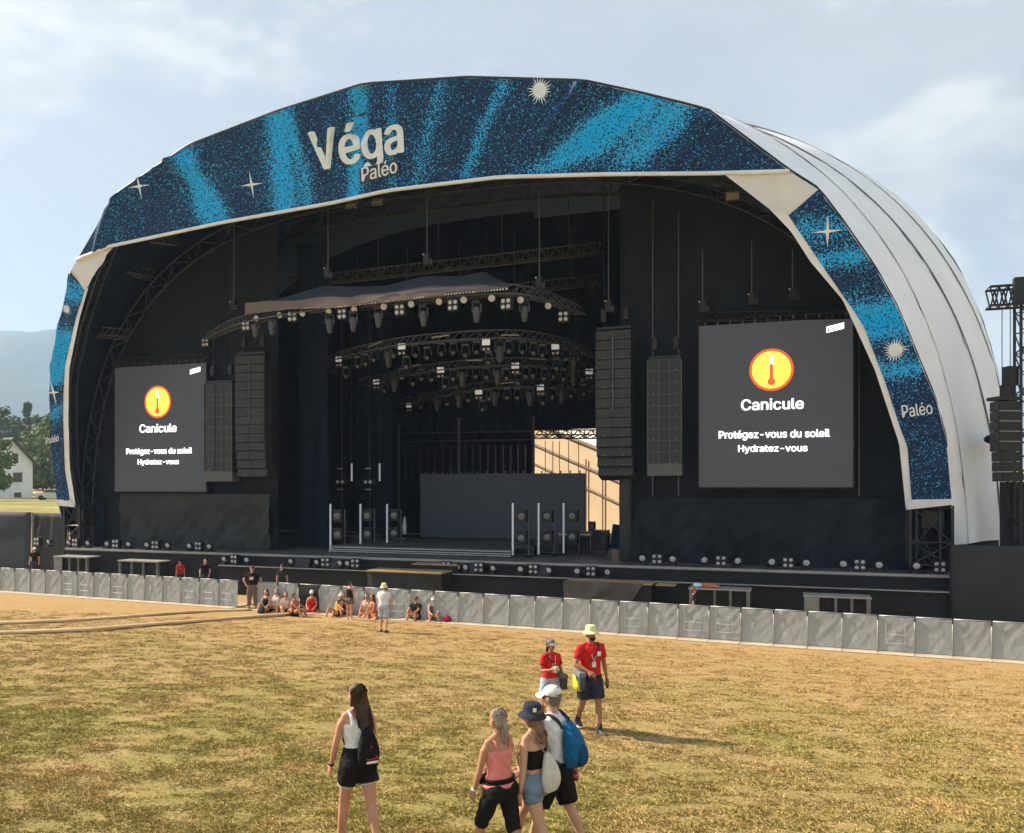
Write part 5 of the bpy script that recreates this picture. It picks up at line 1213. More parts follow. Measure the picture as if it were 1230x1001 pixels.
# ------------------------------------------------------------------ crowd barrier
M_cover = mat('barrier_cover', (0.355, 0.385, 0.385), .8, .22, 1.4, .2, 25, c2=(0.30, 0.33, 0.33), spec=.35); M_bframe = mat('barrier_frame', (.33, .345, .34), .45, .15, 4, metal=.3); M_tread = mat('tread_plate', (.50, .43, .33), .6, .2, 1.5)
PITCH = 1.09; BH = 1.2
FANG = math.atan2(FDIR.y, FDIR.x)
def cover_mesh(seed):
    q = MB(); rows = []
    for j in range(29):
        row = []
        for k in range(29):
            x = -.545 + 1.09 * k / 28; z = .06 + (BH - .08) * j / 28
            pull = .5 + .5 * math.cos(math.pi * (k / 28 - .5) * 1.0)
            w = .012 * mnoise.noise((x * 3.4 + z * 2.2, z * 1.5 - x * 1.1, seed)) + .011 * mnoise.noise((x * 5 - z * 3.2, z * 2.2, seed + 5)) + .004 * mnoise.noise((x * 12, z * 7, seed))
            row.append((x, -.05 + w * min(1, 1.6 * pull) - .012, z + (.012 * mnoise.noise((x * 5, 3, seed)) if j == 28 else 0)))
        rows.append(row)
    q.grid(rows); return q.mesh('cover', smooth=True)
covers = [cover_mesh(s * 3.7 + 1) for s in range(7)]
q = MB(); q.tube([(-.54, -.078, 0), (-.54, -.078, BH)], .016, 8); post_me = q.mesh('post', smooth=True)
q = MB(); q.tube([(-.5, 0, BH - .01), (.54, 0, BH - .01)], .024, 8); rail_me = q.mesh('top_rail', smooth=True)
q = MB(); q.tube([(-.52, .06, BH - .03), (-.52, .95, .05)], .02, 6); brace_me = q.mesh('brace')
q = MB(); q.box((0, .45, .025), (1.06, 1.2, .03)); q.box((0, -.32, .02), (1.07, .42, .022)); tread_me = q.mesh('tread_plate')
q = MB()
for (a, c) in (((-.30, .32), (-.30, 1.0)), ((.27, .32), (.27, 1.0)), ((-.30, .32), (.27, .32)), ((-.30, .62), (.27, .60))): q.tube([(a[0], -.125, a[1]), (c[0], -.125, c[1])], .011, 5)
inner_me = q.mesh('inner_frame'); q = MB(); q.box((-.542, -.085, BH - .07), (.03, .05, .15)); clip_me = q.mesh('clip')
flen = (F1 - F0).length; nP = int((flen + 7) / PITCH); start = -3.2
OPEN_PX = [(296, 312)]; BARE_PX = [(366, 394)]
cnt = 0; idx = 0
for i in range(nP):
    s = start + PITCH * (i + .5); c = F0 + FDIR * s; a_ = (c - CAM).dot(RGT) / (c - CAM).dot(FWD) * FPX + CX
    if a_ < -25 or a_ > 1258: continue
    bare = any(l <= a_ <= h for l, h in BARE_PX); openp = any(l <= a_ <= h for l, h in OPEN_PX)
    if openp: idx += 1; continue
    lab = ('black uncovered crowd barrier panel behind the seated group in front of the stage' if bare else 'grey sheeted crowd barrier panel, %s from the left edge' % ordw(cnt)); 
    if not bare: cnt += 1
    e = empty('crowd_barrier', c, lab, 'barrier', 'crowd barrier panels in front of the stage', rz=FANG + random.uniform(-.012, .012))
    for nm, me, m in (('post', post_me, M_bframe), ('top_rail', rail_me, M_bframe), ('brace', brace_me, M_bframe), ('tread_plate', tread_me, M_tread), ('clip', clip_me, M_lamp)): link(nm, me, m, e)
    if bare:
        q = MB(); q.box((0, 0, .62), (1.02, .03, 1.1)); link('sheet', q.mesh('sheet'), M_hoard, e); q = MB(); q.tube([(-.5, -.03, .45), (.5, -.03, .45)], .02, 6); q.tube([(-.5, -.03, .8), (.5, -.03, .8)], .02, 6); link('rail', q.mesh('rail'), M_steel, e)
    else:
        o = link('cover', covers[(i * 3 + i // 5) % 7], M_cover, e)
        if random.random() < .4: link('inner_frame', inner_me, mat('faint_frame', (.42, .44, .43), .5, .1, 3), e)
# ------------------------------------------------------------------ two pale hoses on the grass
for i, pts in enumerate(([(-40, 753), (0, 750.5), (60, 748), (130, 744), (200, 738.5), (260, 735.5), (300, 733.5)], [(-40, 766), (0, 762.5), (70, 759.5), (120, 757), (190, 751), (270, 745), (352, 738.5)])):
    P = [atG(*p) + UP * .03 for p in pts]; P = catmull(P, 60); q = MB(); rings = []
    sd = [(1, 0), (.7, .055), (0, .085), (-.7, .055), (-1, 0), (0, -.04)]
    for k, p in enumerate(P):
        t = (P[min(59, k + 1)] - P[max(0, k - 1)]).normalized(); s_ = Vector((-t.y, t.x, 0)); rings.append([p + s_ * .14 * u + UP * (v + .012 * mnoise.noise((k * .5, 0, i))) for u, v in sd])
    q.loft(rings); o = q.build('cable_duct', mat('tan_duct', (.62, .47, .27), .7, .15, 1.5), smooth=True)
    tag(o, ('farther pale cable duct across the left grass to the barrier', 'nearer pale cable duct across the left grass towards the seated group')[i], 'cable duct', 'cable ducts on the grass')
# ------------------------------------------------------------------ people
def skin_mat(name, c): return mat(name, c, .55, .10, 5, spec=.35)
SK1 = skin_mat('skin_tan', (.46, .235, .135)); SK2 = skin_mat('skin_light', (.56, .31, .20)); SK3 = skin_mat('skin_deep', (.33, .165, .095)); SK4 = skin_mat('skin_rosy', (.55, .27, .17))
def cloth(name, c, var=.18): return mat('cloth_' + name, c, .85, var, 7, .25, 26, spec=.15)
C_white = cloth('white', (.78, .78, .76)); C_black = cloth('black', (.012, .012, .013)); C_red = cloth('red', (.58, .022, .020)); C_pink = cloth('pink', (.80, .25, .23)); C_navy = cloth('navy', (.030, .034, .055)); C_denim = cloth('denim', (.17, .23, .30), .3)
C_grey = cloth('grey', (.10, .10, .115)); C_cream = cloth('cream', (.62, .58, .50)); C_blue = cloth('blue', (.012, .115, .26), .3); C_taupe = cloth('taupe', (.16, .12, .10)); C_yellow = cloth('yellow', (.72, .62, .03)); C_mustard = cloth('mustard', (.62, .33, .05)); C_lemon = cloth('lemon', (.74, .72, .42)); C_char = cloth('charcoal', (.045, .045, .05)); C_orange = cloth('orange_top', (.52, .16, .08)); C_lightblue = cloth('light_blue', (.38, .45, .55)); C_band = cloth('band', (.55, .15, .12))
H_brown = mat('hair_brown', (.055, .026, .016), .5, .4, 30, .3, 60, stretch=(1, 1, .15)); H_dark = mat('hair_dark', (.014, .011, .010), .5, .3, 30); H_ash = mat('hair_ash', (.30, .25, .20), .55, .35, 30, .3, 60, stretch=(1, 1, .15)); H_light = mat('hair_light_brown', (.24, .13, .065), .5, .35, 30, .3, 60, stretch=(1, 1, .15)); H_grey = mat('hair_grey', (.16, .14, .13), .55, .3, 30)
M_eye = mat('eye', (.02, .016, .014), .2, .1, 5); M_lip = mat('lip', (.36, .12, .09), .5, .1, 8); M_sole = mat('shoe_sole', (.7, .69, .66), .6, .1, 5); M_shoe = mat('shoe_dark', (.04, .042, .05), .6, .3, 10); M_shoew = mat('shoe_white', (.72, .72, .70), .6, .1, 10)
def remesh(mb, vox, it=4, name='body'):
    me = mb.mesh(name); o = bpy.data.objects.new('tmp', me); col.objects.link(o)
    md = o.modifiers.new('r', 'REMESH'); md.mode = 'VOXEL'; md.voxel_size = vox
    if it: sm = o.modifiers.new('s', 'SMOOTH'); sm.factor = .5; sm.iterations = it
    dg = bpy.context.evaluated_depsgraph_get(); dg.update(); nm = bpy.data.meshes.new_from_object(o.evaluated_get(dg))
    bpy.data.objects.remove(o, do_unlink=True); bpy.data.meshes.remove(me); nm.name = name; nm.shade_smooth(); return nm
def dv(f, o, side): f, o = R(f), R(o); return Vector((math.sin(o) * side, math.sin(f) * math.cos(o), -math.cos(f) * math.cos(o)))
TOR = {'m': [(-.11, .10, .085), (-.06, .15, .105), (0, .168, .115), (.10, .158, .108), (.20, .148, .104), (.32, .168, .118), (.42, .178, .115), (.48, .165, .10), (.515, .115, .08), (.55, .06, .06), (.60, .054, .056)],
       'f': [(-.11, .10, .085), (-.06, .155, .112), (0, .176, .120), (.09, .155, .106), (.19, .122, .090), (.30, .142, .106), (.38, .152, .112), (.45, .148, .092), (.505, .10, .072), (.55, .048, .05), (.60, .045, .048)]}
def lerp_tab(T, s):
    if s <= T[0][0]: return T[0][1:]
    for i in range(len(T) - 1):
        if s <= T[i + 1][0]:
            q = (s - T[i][0]) / (T[i + 1][0] - T[i][0]); return tuple(T[i][k] + q * (T[i + 1][k] - T[i][k]) for k in (1, 2))
    return T[-1][1:]
class Body: pass
def pose(P):
    B = Body(); B.sex = P.get('sex', 'm'); sw = .185 if B.sex == 'm' else .160
    B.girth = P.get('girth', 1.0)
    pel = Vector((0, 0, 0)); lean = R(P.get('lean', 2)); B.u = Vector((math.sin(R(P.get('side', 0))), math.sin(lean), math.cos(lean))).normalized(); tw = R(P.get('twist', 0))
    r0 = Vector((math.cos(tw), math.sin(tw), 0)); B.f = B.u.cross(r0).normalized() ; B.r = B.f.cross(B.u).normalized()
    B.pel = pel; B.hip = {}; B.knee = {}; B.ank = {}; B.toe = {}; B.legd = {}
    for i, s in enumerate((-1, 1)):
        tf, to, sf, so = P['legs'][i]; h = pel + Vector((s * .092, 0, -.03)); k = h + dv(tf, to, s) * .425; a = k + dv(sf, so, s) * .415
        B.hip[s], B.knee[s], B.ank[s] = h, k, a
        fp = P.get('feet', ((0, 8), (0, 8)))[i]; B.toe[s] = Vector((math.sin(R(fp[1])) * s, math.cos(R(fp[1])) * math.cos(R(fp[0])), -math.sin(R(fp[0])))).normalized()
    if P.get('sit'): dz = .125
    else: dz = .085 - min(B.ank[-1].z - max(0, -B.toe[-1].z) * .12, B.ank[1].z - max(0, -B.toe[1].z) * .12)
    sh = Vector((0, 0, dz)); B.pel = pel + sh
    for s in (-1, 1): B.hip[s] += sh; B.knee[s] += sh; B.ank[s] += sh
    B.shd = {}; B.elb = {}; B.wri = {}; B.fore = {}
    for i, s in enumerate((-1, 1)):
        uf, uo, ff, fo = P['arms'][i]; c = B.pel + B.u * .475 + B.r * (s * sw); e = c + dv(uf, uo, s) * .285; w = e + dv(ff, fo, s) * .245
        B.shd[s], B.elb[s], B.wri[s], B.fore[s] = c, e, w, dv(ff, fo, s)
    B.neck = B.pel + B.u * .55; hy, hp = P.get('head', (0, 0)); hr = P.get('headroll', 0)
    B.H = Matrix.Rotation(R(hy) + tw, 3, 'Z') @ Matrix.Rotation(R(-hp), 3, 'X') @ Matrix.Rotation(R(hr), 3, 'Y')
    B.hc = B.neck + B.u * .065 + (B.H @ Vector((0, .018, .098))); B.P = P; return B
def torso(B, mb, infl, s0, s1, n=14, flat=True, kx=1.0):
    rings = []
    for i in range(n + 1):
        s = s0 + (s1 - s0) * i / n; rx, ry = lerp_tab(TOR[B.sex], s); g = B.girth if s < .5 else 1
        c = B.pel + B.u * s; rings.append([c + B.r * ((rx * g + infl) * kx * math.cos(a)) + B.f * ((ry * g + infl) * math.sin(a) + (.012 if .28 < s < .44 and math.sin(a) > 0 and B.sex == 'f' else 0)) for a in [2 * math.pi * k / 20 for k in range(20)]])
    mb.loft(rings)
def cap_tube(mb, pts, rs, n=10): # rounded ends
    pts = [Vector(p) for p in pts]; d0 = (pts[0] - pts[1]).normalized(); d1 = (pts[-1] - pts[-2]).normalized()
    P = [pts[0] + d0 * rs[0] * .95, pts[0] + d0 * rs[0] * .6] + pts + [pts[-1] + d1 * rs[-1] * .6, pts[-1] + d1 * rs[-1] * .95]; R_ = [rs[0] * .25, rs[0] * .75] + list(rs) + [rs[-1] * .75, rs[-1] * .25]; mb.tube(P, R_, n)
def hand(B, mb, s, curl=25, fine=True, palm=None):
    w = B.wri[s]; d = B.fore[s]; n = palm if palm is not None else Vector((-s, 0.1, 0)); n = (n - d * n.dot(d)); n = n.normalized() if n.length > .05 else d.orthogonal().normalized(); k = n.cross(d).normalized()
    if k.dot(Vector((0, 1, .3))) < 0: k = -k
    if not fine: cap_tube(mb, [w, w + d * .07, w + d * .13 + n * .02], [.028, .036, .022], 8); return
    mb.loft([[w + d * t + k * (hw * math.cos(a)) + n * (th * math.sin(a)) for a in [2 * math.pi * q / 12 for q in range(12)]] for t, hw, th in ((-.02, .024, .02), (.01, .030, .019), (.05, .042, .018), (.085, .044, .016), (.095, .036, .010))])
    for i, (o, L) in enumerate(((.032, .068), (.011, .078), (-.011, .072), (-.031, .056))):
        a = w + d * .085 + k * o; c1, c2 = R(curl), R(curl * 2.2); d1 = d * math.cos(c1) + n * math.sin(c1); d2 = d * math.cos(c2) + n * math.sin(c2)
        cap_tube(mb, [a, a + d1 * L * .5, a + d1 * L * .5 + d2 * L * .5], [.0105, .0098, .0085], 8)
    a = w + d * .025 + k * .026; b_ = a + (d * .62 + k * .62 + n * .3).normalized() * .045; cap_tube(mb, [a, b_, b_ + (d * .85 + k * .25 + n * .35).normalized() * .035], [.015, .0115, .009], 8)
def body_mesh(B, vox, fine):
    mb = MB(); torso(B, mb, 0, -.11, .60); f = B.sex == 'f'; g = B.girth
    for s in (-1, 1):
        h, k, a = B.hip[s], B.knee[s], B.ank[s]; t = (k - h); sh = a - k
        cap_tube(mb, [h + B.r * (-s * .005), h + t * .3, h + t * .7, k], [.092 * g, .086 * g, .066 * g, .054], 12); bk = (sh.cross(Vector((1, 0, 0)))).normalized()
        if bk.y > 0: bk = -bk
        cap_tube(mb, [k, k + sh * .28 + bk * .012, k + sh * .62 + bk * .004, a], [.054, .056, .044, .036], 12)
        mb.sphere(B.pel + B.r * (s * .08) - B.f * .045 + B.u * -.02, .095 * g, 12, 8)
        td = B.toe[s]; he = a - UP * .045; cap_tube(mb, [he - td * .035, he + td * .09 - UP * .008, he + td * .155 - UP * .012], [.034, .034, .026], 10)
        c, e, w = B.shd[s], B.elb[s], B.wri[s]; m = .9 if f else 1.05
        cap_tube(mb, [c - B.r * (s * .03), c.lerp(e, .25), c.lerp(e, .7), e], [.052 * m, .05 * m, .043 * m, .038 * m], 12); cap_tube(mb, [e, e.lerp(w, .3), e.lerp(w, .75), w], [.038 * m, .040 * m, .030 * m, .024 * m], 12)
        hand(B, mb, s, B.P.get('curl', (25, 25))[0 if s < 0 else 1], fine, B.P.get('palm', {}).get(s))
        cap_tube(mb, [B.neck + B.u * .0, B.shd[s] + B.u * .012 - B.r * (s * .02)], [.045, .04], 10)
        if f: mb.sphere(B.pel + B.u * .345 + B.r * (s * .066) + B.f * .075, .058, 10, 8)
    cap_tube(mb, [B.neck - B.u * .03, B.neck + B.u * .07 + B.H @ Vector((0, .01, .02))], [.058 if not f else .050, .052 if not f else .044], 12)
    H, c = B.H, B.hc
    mb.sphere(c + H @ Vector((0, -.008, .022)), (.076, .094, .094), 16, 12, H); mb.sphere(c + H @ Vector((0, .020, -.045)), (.058, .070, .072), 14, 10, H); mb.sphere(c + H @ Vector((0, .055, -.085)), (.030, .028, .028), 10, 8, H)
    mb.loft([[c + H @ (Vector((0, y, z)) + Vector((x, 0, 0))) for x in (-w_, w_)] + [c + H @ Vector((0, y + .016 * w_ / .012, z))] for y, z, w_ in ((.082, .018, .006), (.090, -.010, .009), (.094, -.028, .014), (.080, -.036, .012))])
    for s in (-1, 1): mb.sphere(c + H @ Vector((s * .076, -.005, -.012)), (.012, .022, .032), 8, 6, H)
    return remesh(mb, vox, 3 if fine else 2, 'body')
def garment(name, m, fn, root, vox=.014, it=3):
    mb = MB(); fn(mb); me = remesh(mb, vox, it, name); n = len(me.vertices)
    co = np.empty(n * 3, np.float32); me.vertices.foreach_get('co', co); co = co.reshape(-1, 3); nr = np.array([v.normal[:] for v in me.vertices], np.float32)   # soft cloth folds
    q = co * 22; d = np.sin(q[:, 2] * 1.3 + 2.2 * np.sin(q[:, 0] * .9 + .5) + 1.3 * np.sin(q[:, 1] * 1.1)) * np.sin(q[:, 0] * 1.1 + .8 * np.sin(q[:, 2] * .7 + 1)) + .5 * np.sin(q[:, 0] * 2.3 + q[:, 2] * 2.9 + 1.5 * np.sin(q[:, 1] * 2))
    co += nr * (d * .0045)[:, None]; me.vertices.foreach_set('co', co.ravel()); me.update()
    return link(name, me, m, root)
def person(px, py, face, P, label, skin=SK1, h=1.7, fine=True, group='people on the field', head_px=None, z=None, pos=None, name='person'):
    g = pos if pos is not None else (atG(px, py) if z is None else atZ(px, py, z))
    if head_px is not None and pos is None: h = (py - head_px) / FPX * depth(g) / 1.0
    if z is None and pos is None: g.z = gzb(g.x, g.y) - .01
    fv = RGT * face[0] + FWD * face[1]; root = empty(name, g, label, 'person', group, rz=math.atan2(-fv.x, fv.y)); k = h / 1.76; root.scale = (k, k, k)
    B = pose(P); vox = .0085 if fine else .017; B.vox = vox * 1.35; B.root = root
    link('body', body_mesh(B, .0075 if fine else .016, fine), skin, root); H, c = B.H, B.hc
    if fine:
        for s in (-1, 1):
            q = MB(); q.sphere(c + H @ Vector((s * .032, .083, .012)), (.013, .007, .007), 8, 6, H); link('eye', q.mesh('eye', smooth=True), M_eye, root); q = MB(); q.tube([c + H @ Vector((s * .018, .090, .030)), c + H @ Vector((s * .034, .089, .035)), c + H @ Vector((s * .05, .078, .030))], .0045, 5); link('eyebrow', q.mesh('eyebrow'), H_brown, root)
        q = MB(); q.sphere(c + H @ Vector((0, .084, -.062)), (.024, .008, .007), 10, 5, H); link('mouth', q.mesh('mouth', smooth=True), M_lip, root)
    return root, B
def hair(B, m, style='short', tail=None):
    H, c = B.H, B.hc; mb = MB(); mb.sphere(c + H @ Vector((0, -.022, .036)), (.084, .097, .092), 16, 10, H); mb.sphere(c + H @ Vector((0, -.045, -.02)), (.074, .065, .07), 14, 8, H)
    if style in ('long', 'mid'):
        L = .40 if style == 'long' else .2; pts = [c + H @ Vector((0, -.045, .03)), c + H @ Vector((0, -.075, -.08)), B.neck - B.f * .085 + B.u * .01 + B.r * (tail or 0) * .5, B.neck - B.f * .12 - B.u * (L * .45) + B.r * (tail or 0) * .9, B.neck - B.f * .125 - B.u * (L - .10) + B.r * (tail or 0) * 1.35]
        mb.loft([[p + B.r * (w_ * math.cos(a)) + B.f * (d_ * math.sin(a)) for a in [2 * math.pi * q / 14 for q in range(14)]] for p, w_, d_ in zip(pts, (.080, .090, .088, .070, .018), (.06, .055, .045, .036, .014))])
        for s in (-1, 1): cap_tube(mb, [c + H @ Vector((s * .068, -.01, .02)), c + H @ Vector((s * .075, -.02, -.09))], [.022, .024], 8)
    if style == 'pony':
        cap_tube(mb, [c + H @ Vector((0, -.095, .0)), c + H @ Vector((0, -.125, -.05)), c + H @ Vector((.01, -.13, -.13)), c + H @ Vector((.015, -.115, -.22))], [.022, .034, .032, .012], 10)
    if style == 'bun': mb.sphere(c + H @ Vector((0, -.085, .085)), .045, 12, 8)
    o = link('hair', remesh(mb, B.vox * .8, 3, 'hair'), m, B.root)
    if B.vox < .015 and style in ('long', 'pony', 'mid'):
        rs = random.Random(5); q = MB()
        for i in range(170):
            a = rs.uniform(-1.9, 1.9) - math.pi / 2; el = rs.uniform(.1, 1.4); top = c + H @ Vector((.088 * math.cos(a) * math.cos(el), -.022 + .101 * math.sin(a) * math.cos(el), .036 + .096 * math.sin(el)))
            if style == 'pony': mid = c + H @ Vector((.088 * math.cos(a) * .6, -.075, .0)); p2 = c + H @ Vector((rs.gauss(0, .012), -.10, -.01)); e = c + H @ Vector((.012 + rs.gauss(0, .02), -.128 + rs.gauss(0, .012), -.10 - rs.uniform(0, .14))); P_ = [top, mid.lerp(top, .4), p2, e]
            else:
                t0 = tail or 0; sp_ = .075 if style == 'long' else .06; mid = c + H @ Vector((.09 * math.cos(a), -.05 - .035 * abs(math.sin(a)), -.06)); w0 = math.cos(a)
                p2 = B.neck - B.f * (.11 + rs.gauss(0, .012)) - B.u * .02 + B.r * (t0 * .6 + w0 * sp_); e = B.neck - B.f * (.14 + rs.gauss(0, .012)) - B.u * (L - .10 + rs.uniform(-.12, .04)) + B.r * (t0 * 1.3 + w0 * sp_ * .55 + rs.gauss(0, .014)); P_ = [top, mid, p2, e]
            q.tube(catmull(P_, 9), [.0045] * 7 + [.003, .001], 4, cap=False)
        link('hair_strands', q.mesh('hair_strands', smooth=True), m, B.root)
    return o
def cap(B, m, peak=True, mp=None):
    H, c = B.H, B.hc; q = MB(); rings = []
    for z, rr in ((.028, .090), (.03, .093), (.07, .090), (.10, .072), (.122, .040), (.128, .008)): rings.append([c + H @ Vector((rr * .95 * math.cos(a), rr * 1.12 * math.sin(a) - .012, z)) for a in [2 * math.pi * k / 24 for k in range(24)]])
    q.loft(rings); o = link('cap', q.mesh('cap', smooth=True), m, B.root)
    if peak:
        q = MB(); top, bot = [], []
        for i in range(5):
            t = i / 4; row = []
            for k in range(13):
                a = math.pi * (.12 + .76 * k / 12); rr = .092 + t * .085; row.append(c + H @ Vector((.093 * math.cos(a) * (1 - .12 * t), .088 * math.sin(a) + t * .095 * math.sin(a) ** .7, .036 - .030 * t * t - .018 * abs(math.cos(a)) * t)))
            top.append(row)
        q.grid(top); q.grid([[p - H @ Vector((0, 0, .006)) for p in r_] for r_ in top]); link('peak', q.mesh('peak', smooth=True), mp or m, o)
    return o
def bucket(B, m, brim=.055, drop=.04):
    H, c = B.H, B.hc; q = MB(); prof = [(.088 + brim, .035 - drop), (.088 + brim * .5, .045 - drop * .35), (.094, .048), (.094, .055), (.090, .10), (.080, .128), (.070, .136), (.01, .138)]
    rings = [[c + H @ Vector((r_ * math.cos(a), r_ * 1.1 * math.sin(a) - .008, z)) for a in [2 * math.pi * k / 28 for k in range(28)]] for r_, z in prof]; q.loft(rings, cap=False); q.loft([[p - H @ Vector((0, 0, .008)) for p in r_] for r_ in rings[:4]], cap=False); return link('bucket_hat', q.mesh('bucket_hat', smooth=True), m, B.root)
def tshirt(B, m, sleeve=.62, hem=-.08, loose=.022):
    def fn(mb):
        torso(B, mb, loose, hem, .495); torso(B, mb, .012, .47, .545, 5)
        for s in (-1, 1):
            c, e = B.shd[s], B.elb[s]; mb.tube([c - B.r * (s * .06) + B.u * .004, c + B.u * .003, c.lerp(e, .3), c.lerp(e, sleeve)], [.066, .072, .070, .068], 14); cap_tube(mb, [B.neck - B.u * .012, c + B.u * .008 - B.r * (s * .01)], [.052, .054], 10)
    return garment('shirt', m, fn, B.root, B.vox, 4)
def tank(B, m, hem=-.05, top=.40, infl=.010, straps=True, strap_r=.014, mname='top'):
    def fn(mb):
        torso(B, mb, infl, hem, top)
        if strap_r > .017: torso(B, mb, infl * .8, top - .03, .485, 5, kx=.62)
        for s in (-1, 1): mb.sphere(B.pel + B.u * min(top - .045, .345) + B.r * (s * .066) + B.f * .078, .060, 10, 8) if B.sex == 'f' else None
        if straps:
            for s in (-1, 1): mb.tube([B.pel + B.u * (top - .02) + B.f * .125 + B.r * s * .085, B.pel + B.u * .485 + B.f * .075 + B.r * s * .10, B.pel + B.u * .535 + B.r * s * .095, B.pel + B.u * .50 - B.f * .085 + B.r * s * .09, B.pel + B.u * (top - .02) - B.f * .095 + B.r * s * .075], max(strap_r, B.vox * .9), 8)
    return garment(mname, m, fn, B.root, B.vox * .9, 3)
def shorts(B, m, length=.55, loose=.018, waist=.09, flare=.012, shin=0.0, name='shorts'):
    def fn(mb):
        torso(B, mb, .026, -.125, waist)
        for s in (-1, 1):
            h, k, a = B.hip[s], B.knee[s], B.ank[s]; t = k - h; mb.sphere(B.pel + B.r * (s * .08) - B.f * .045 - B.u * .02, .095 * B.girth + .024, 12, 8)
            L = min(1, length); rr = lambda x: ((.092 + (.054 - .092) * x) * B.girth + loose + flare * x / max(.2, L)); pts = [h - t * .12, h + t * L * .3, h + t * L * .65, h + t * L]; rs = [.095 + .012, rr(L * .3), rr(L * .65), rr(L)]
            if shin > 0: pts = pts + [k + (a - k) * shin * .5, k + (a - k) * shin]; rs = rs + [.058 + loose, .05 + loose + flare]
            mb.tube(pts, rs, 16)
    return garment(name, m, fn, B.root, B.vox, 3)
def shoes(B, m=M_shoe, sole=True, sock=None):
    for s in (-1, 1):
        td = B.toe[s]; he = B.ank[s] - UP * .045; up = Vector((0, 0, 1)); sd = td.cross(up).normalized(); nu = sd.cross(td)
        q = MB(); rings = []
        for t, w_, z0, z1 in ((-.075, .020, -.03, .045), (-.06, .036, -.032, .062), (-.01, .042, -.032, .066), (.06, .046, -.032, .035), (.12, .050, -.032, .018), (.17, .044, -.032, .008), (.20, .022, -.03, -.006)): rings.append([he + td * t + sd * x_ * w_ + nu * z_ for x_, z_ in ((-1, z0), (1, z0), (1.02, z0 * .3 + z1 * .2), (.7, z1), (-.7, z1), (-1.02, z0 * .3 + z1 * .2))])
        q.loft(rings); o = link('shoe', q.mesh('shoe', smooth=True), m, B.root)
        if sole:
            q = MB(); q.loft([[he + td * t + sd * x_ * (w_ + .004) + nu * z_ for x_, z_ in ((-1, -.046), (1, -.046), (1, -.024), (-1, -.024))] for t, w_ in ((-.08, .022), (-.06, .037), (-.01, .043), (.06, .046), (.12, .051), (.175, .043), (.206, .02))]); link('sole', q.mesh('sole'), M_sole, o)
        if sock: q = MB(); sh = (B.knee[s] - B.ank[s]).normalized(); q.tube([B.ank[s] - sh * .03, B.ank[s] + sh * .09], [.044, .043], 12); link('sock', q.mesh('sock', smooth=True), sock, B.root)
def band(B, s, m, t=.93, name='wristband'):
    p = B.elb[s].lerp(B.wri[s], t); d = B.fore[s]; q = MB(); q.tube([p - d * .010, p + d * .010], .031, 12); return link(name, q.mesh(name, smooth=True), m, B.root)
def world_of(B, p):
    k = B.root.scale[0]; return B.root.location + Matrix.Rotation(B.root.rotation_euler[2], 3, 'Z') @ (Vector(p) * k)
def worn(B, name, label, cat, parts):
    """a bag worn by a person: a thing of its own in the wearer's frame. parts: (name, material, mesh builder, remesh voxel or None)"""
    e = empty(name, B.root.location, label, cat, None, rz=B.root.rotation_euler[2]); e.scale = B.root.scale
    for (nm, m, fn, vox) in parts:
        q = MB(); fn(q); me = remesh(q, vox, 4, nm) if vox else q.mesh(nm, smooth=True); link(nm, me, m, e)
    return e
def backpack_shape(B, w, h, d, s0, taper=.7, off=.0):
    def fn(q):
        rings = []
        for i in range(9):
            t = i / 8; k = math.sin(math.pi * (.12 + .82 * t)) ** .5; ww = w * (1 - (1 - taper) * t) * k; dd = d * (1 - .35 * t) * k
            c = B.pel + B.u * (s0 + h * t) - B.f * (.115 + dd * .55 + off); rings.append([c + B.r * (ww * (abs(math.cos(a)) ** .6) * math.copysign(1, math.cos(a))) + B.f * (dd * .55 * (abs(math.sin(a)) ** .7) * math.copysign(1, math.sin(a))) for a in [2 * math.pi * k2 / 20 for k2 in range(20)]])
        q.loft(rings)
    return fn
def straps_shape(B, r=.012, s_low=.05, s_top=.40, wid=.085):
    def fn(q):
        for s in (-1, 1):
            P_ = catmull([B.pel + B.u * s_top - B.f * .125 + B.r * s * wid * .7, B.pel + B.u * .50 - B.f * .10 + B.r * s * wid, B.pel + B.u * .555 + B.r * s * (wid + .012), B.pel + B.u * .49 + B.f * .095 + B.r * s * (wid + .02), B.pel + B.u * .36 + B.f * .145 + B.r * s * (wid + .035), B.pel + B.u * .22 + B.f * .07 + B.r * s * (wid + .09), B.pel + B.u * s_low - B.f * .12 + B.r * s * (wid + .03)], 24); q.tube(P_, r, 8)
    return fn
WALK_A = [(24, 2, 12, 1), (-14, 2, -38, 1)]; WALK_B = [(-16, 2, -42, 1), (22, 2, 10, 1)]
# --- woman in black shorts on the left, from behind
r_, B = person(430, 1023, (-.5, .87), dict(sex='f', lean=3, legs=[(16, 3, 10, 2), (-12, 3, -24, 2)], arms=[(8, 12, 18, 6), (14, 8, 45, -4)], head=(28, -16), headroll=-12, curl=(18, 25)), 'woman with long brown hair in white top and black shorts walking away', SK4, head_px=822)
tank(B, C_white, -.02, .415, .012, True, .020); shorts(B, C_black, .44, .020, .17, .016); hair(B, H_brown, 'long', .055); shoes(B, M_shoe); band(B, -1, M_cable, .95)
q = MB(); q.tube([B.hip[-1] + (B.knee[-1] - B.hip[-1]) * .455, B.hip[-1] + (B.knee[-1] - B.hip[-1]) * .475], .103, 16); link('hem', q.mesh('hem', smooth=True), C_cream, B.root); q = MB(); q.tube([B.hip[1] + (B.knee[1] - B.hip[1]) * .455, B.hip[1] + (B.knee[1] - B.hip[1]) * .475], .103, 16); link('hem', q.mesh('hem', smooth=True), C_cream, B.root)
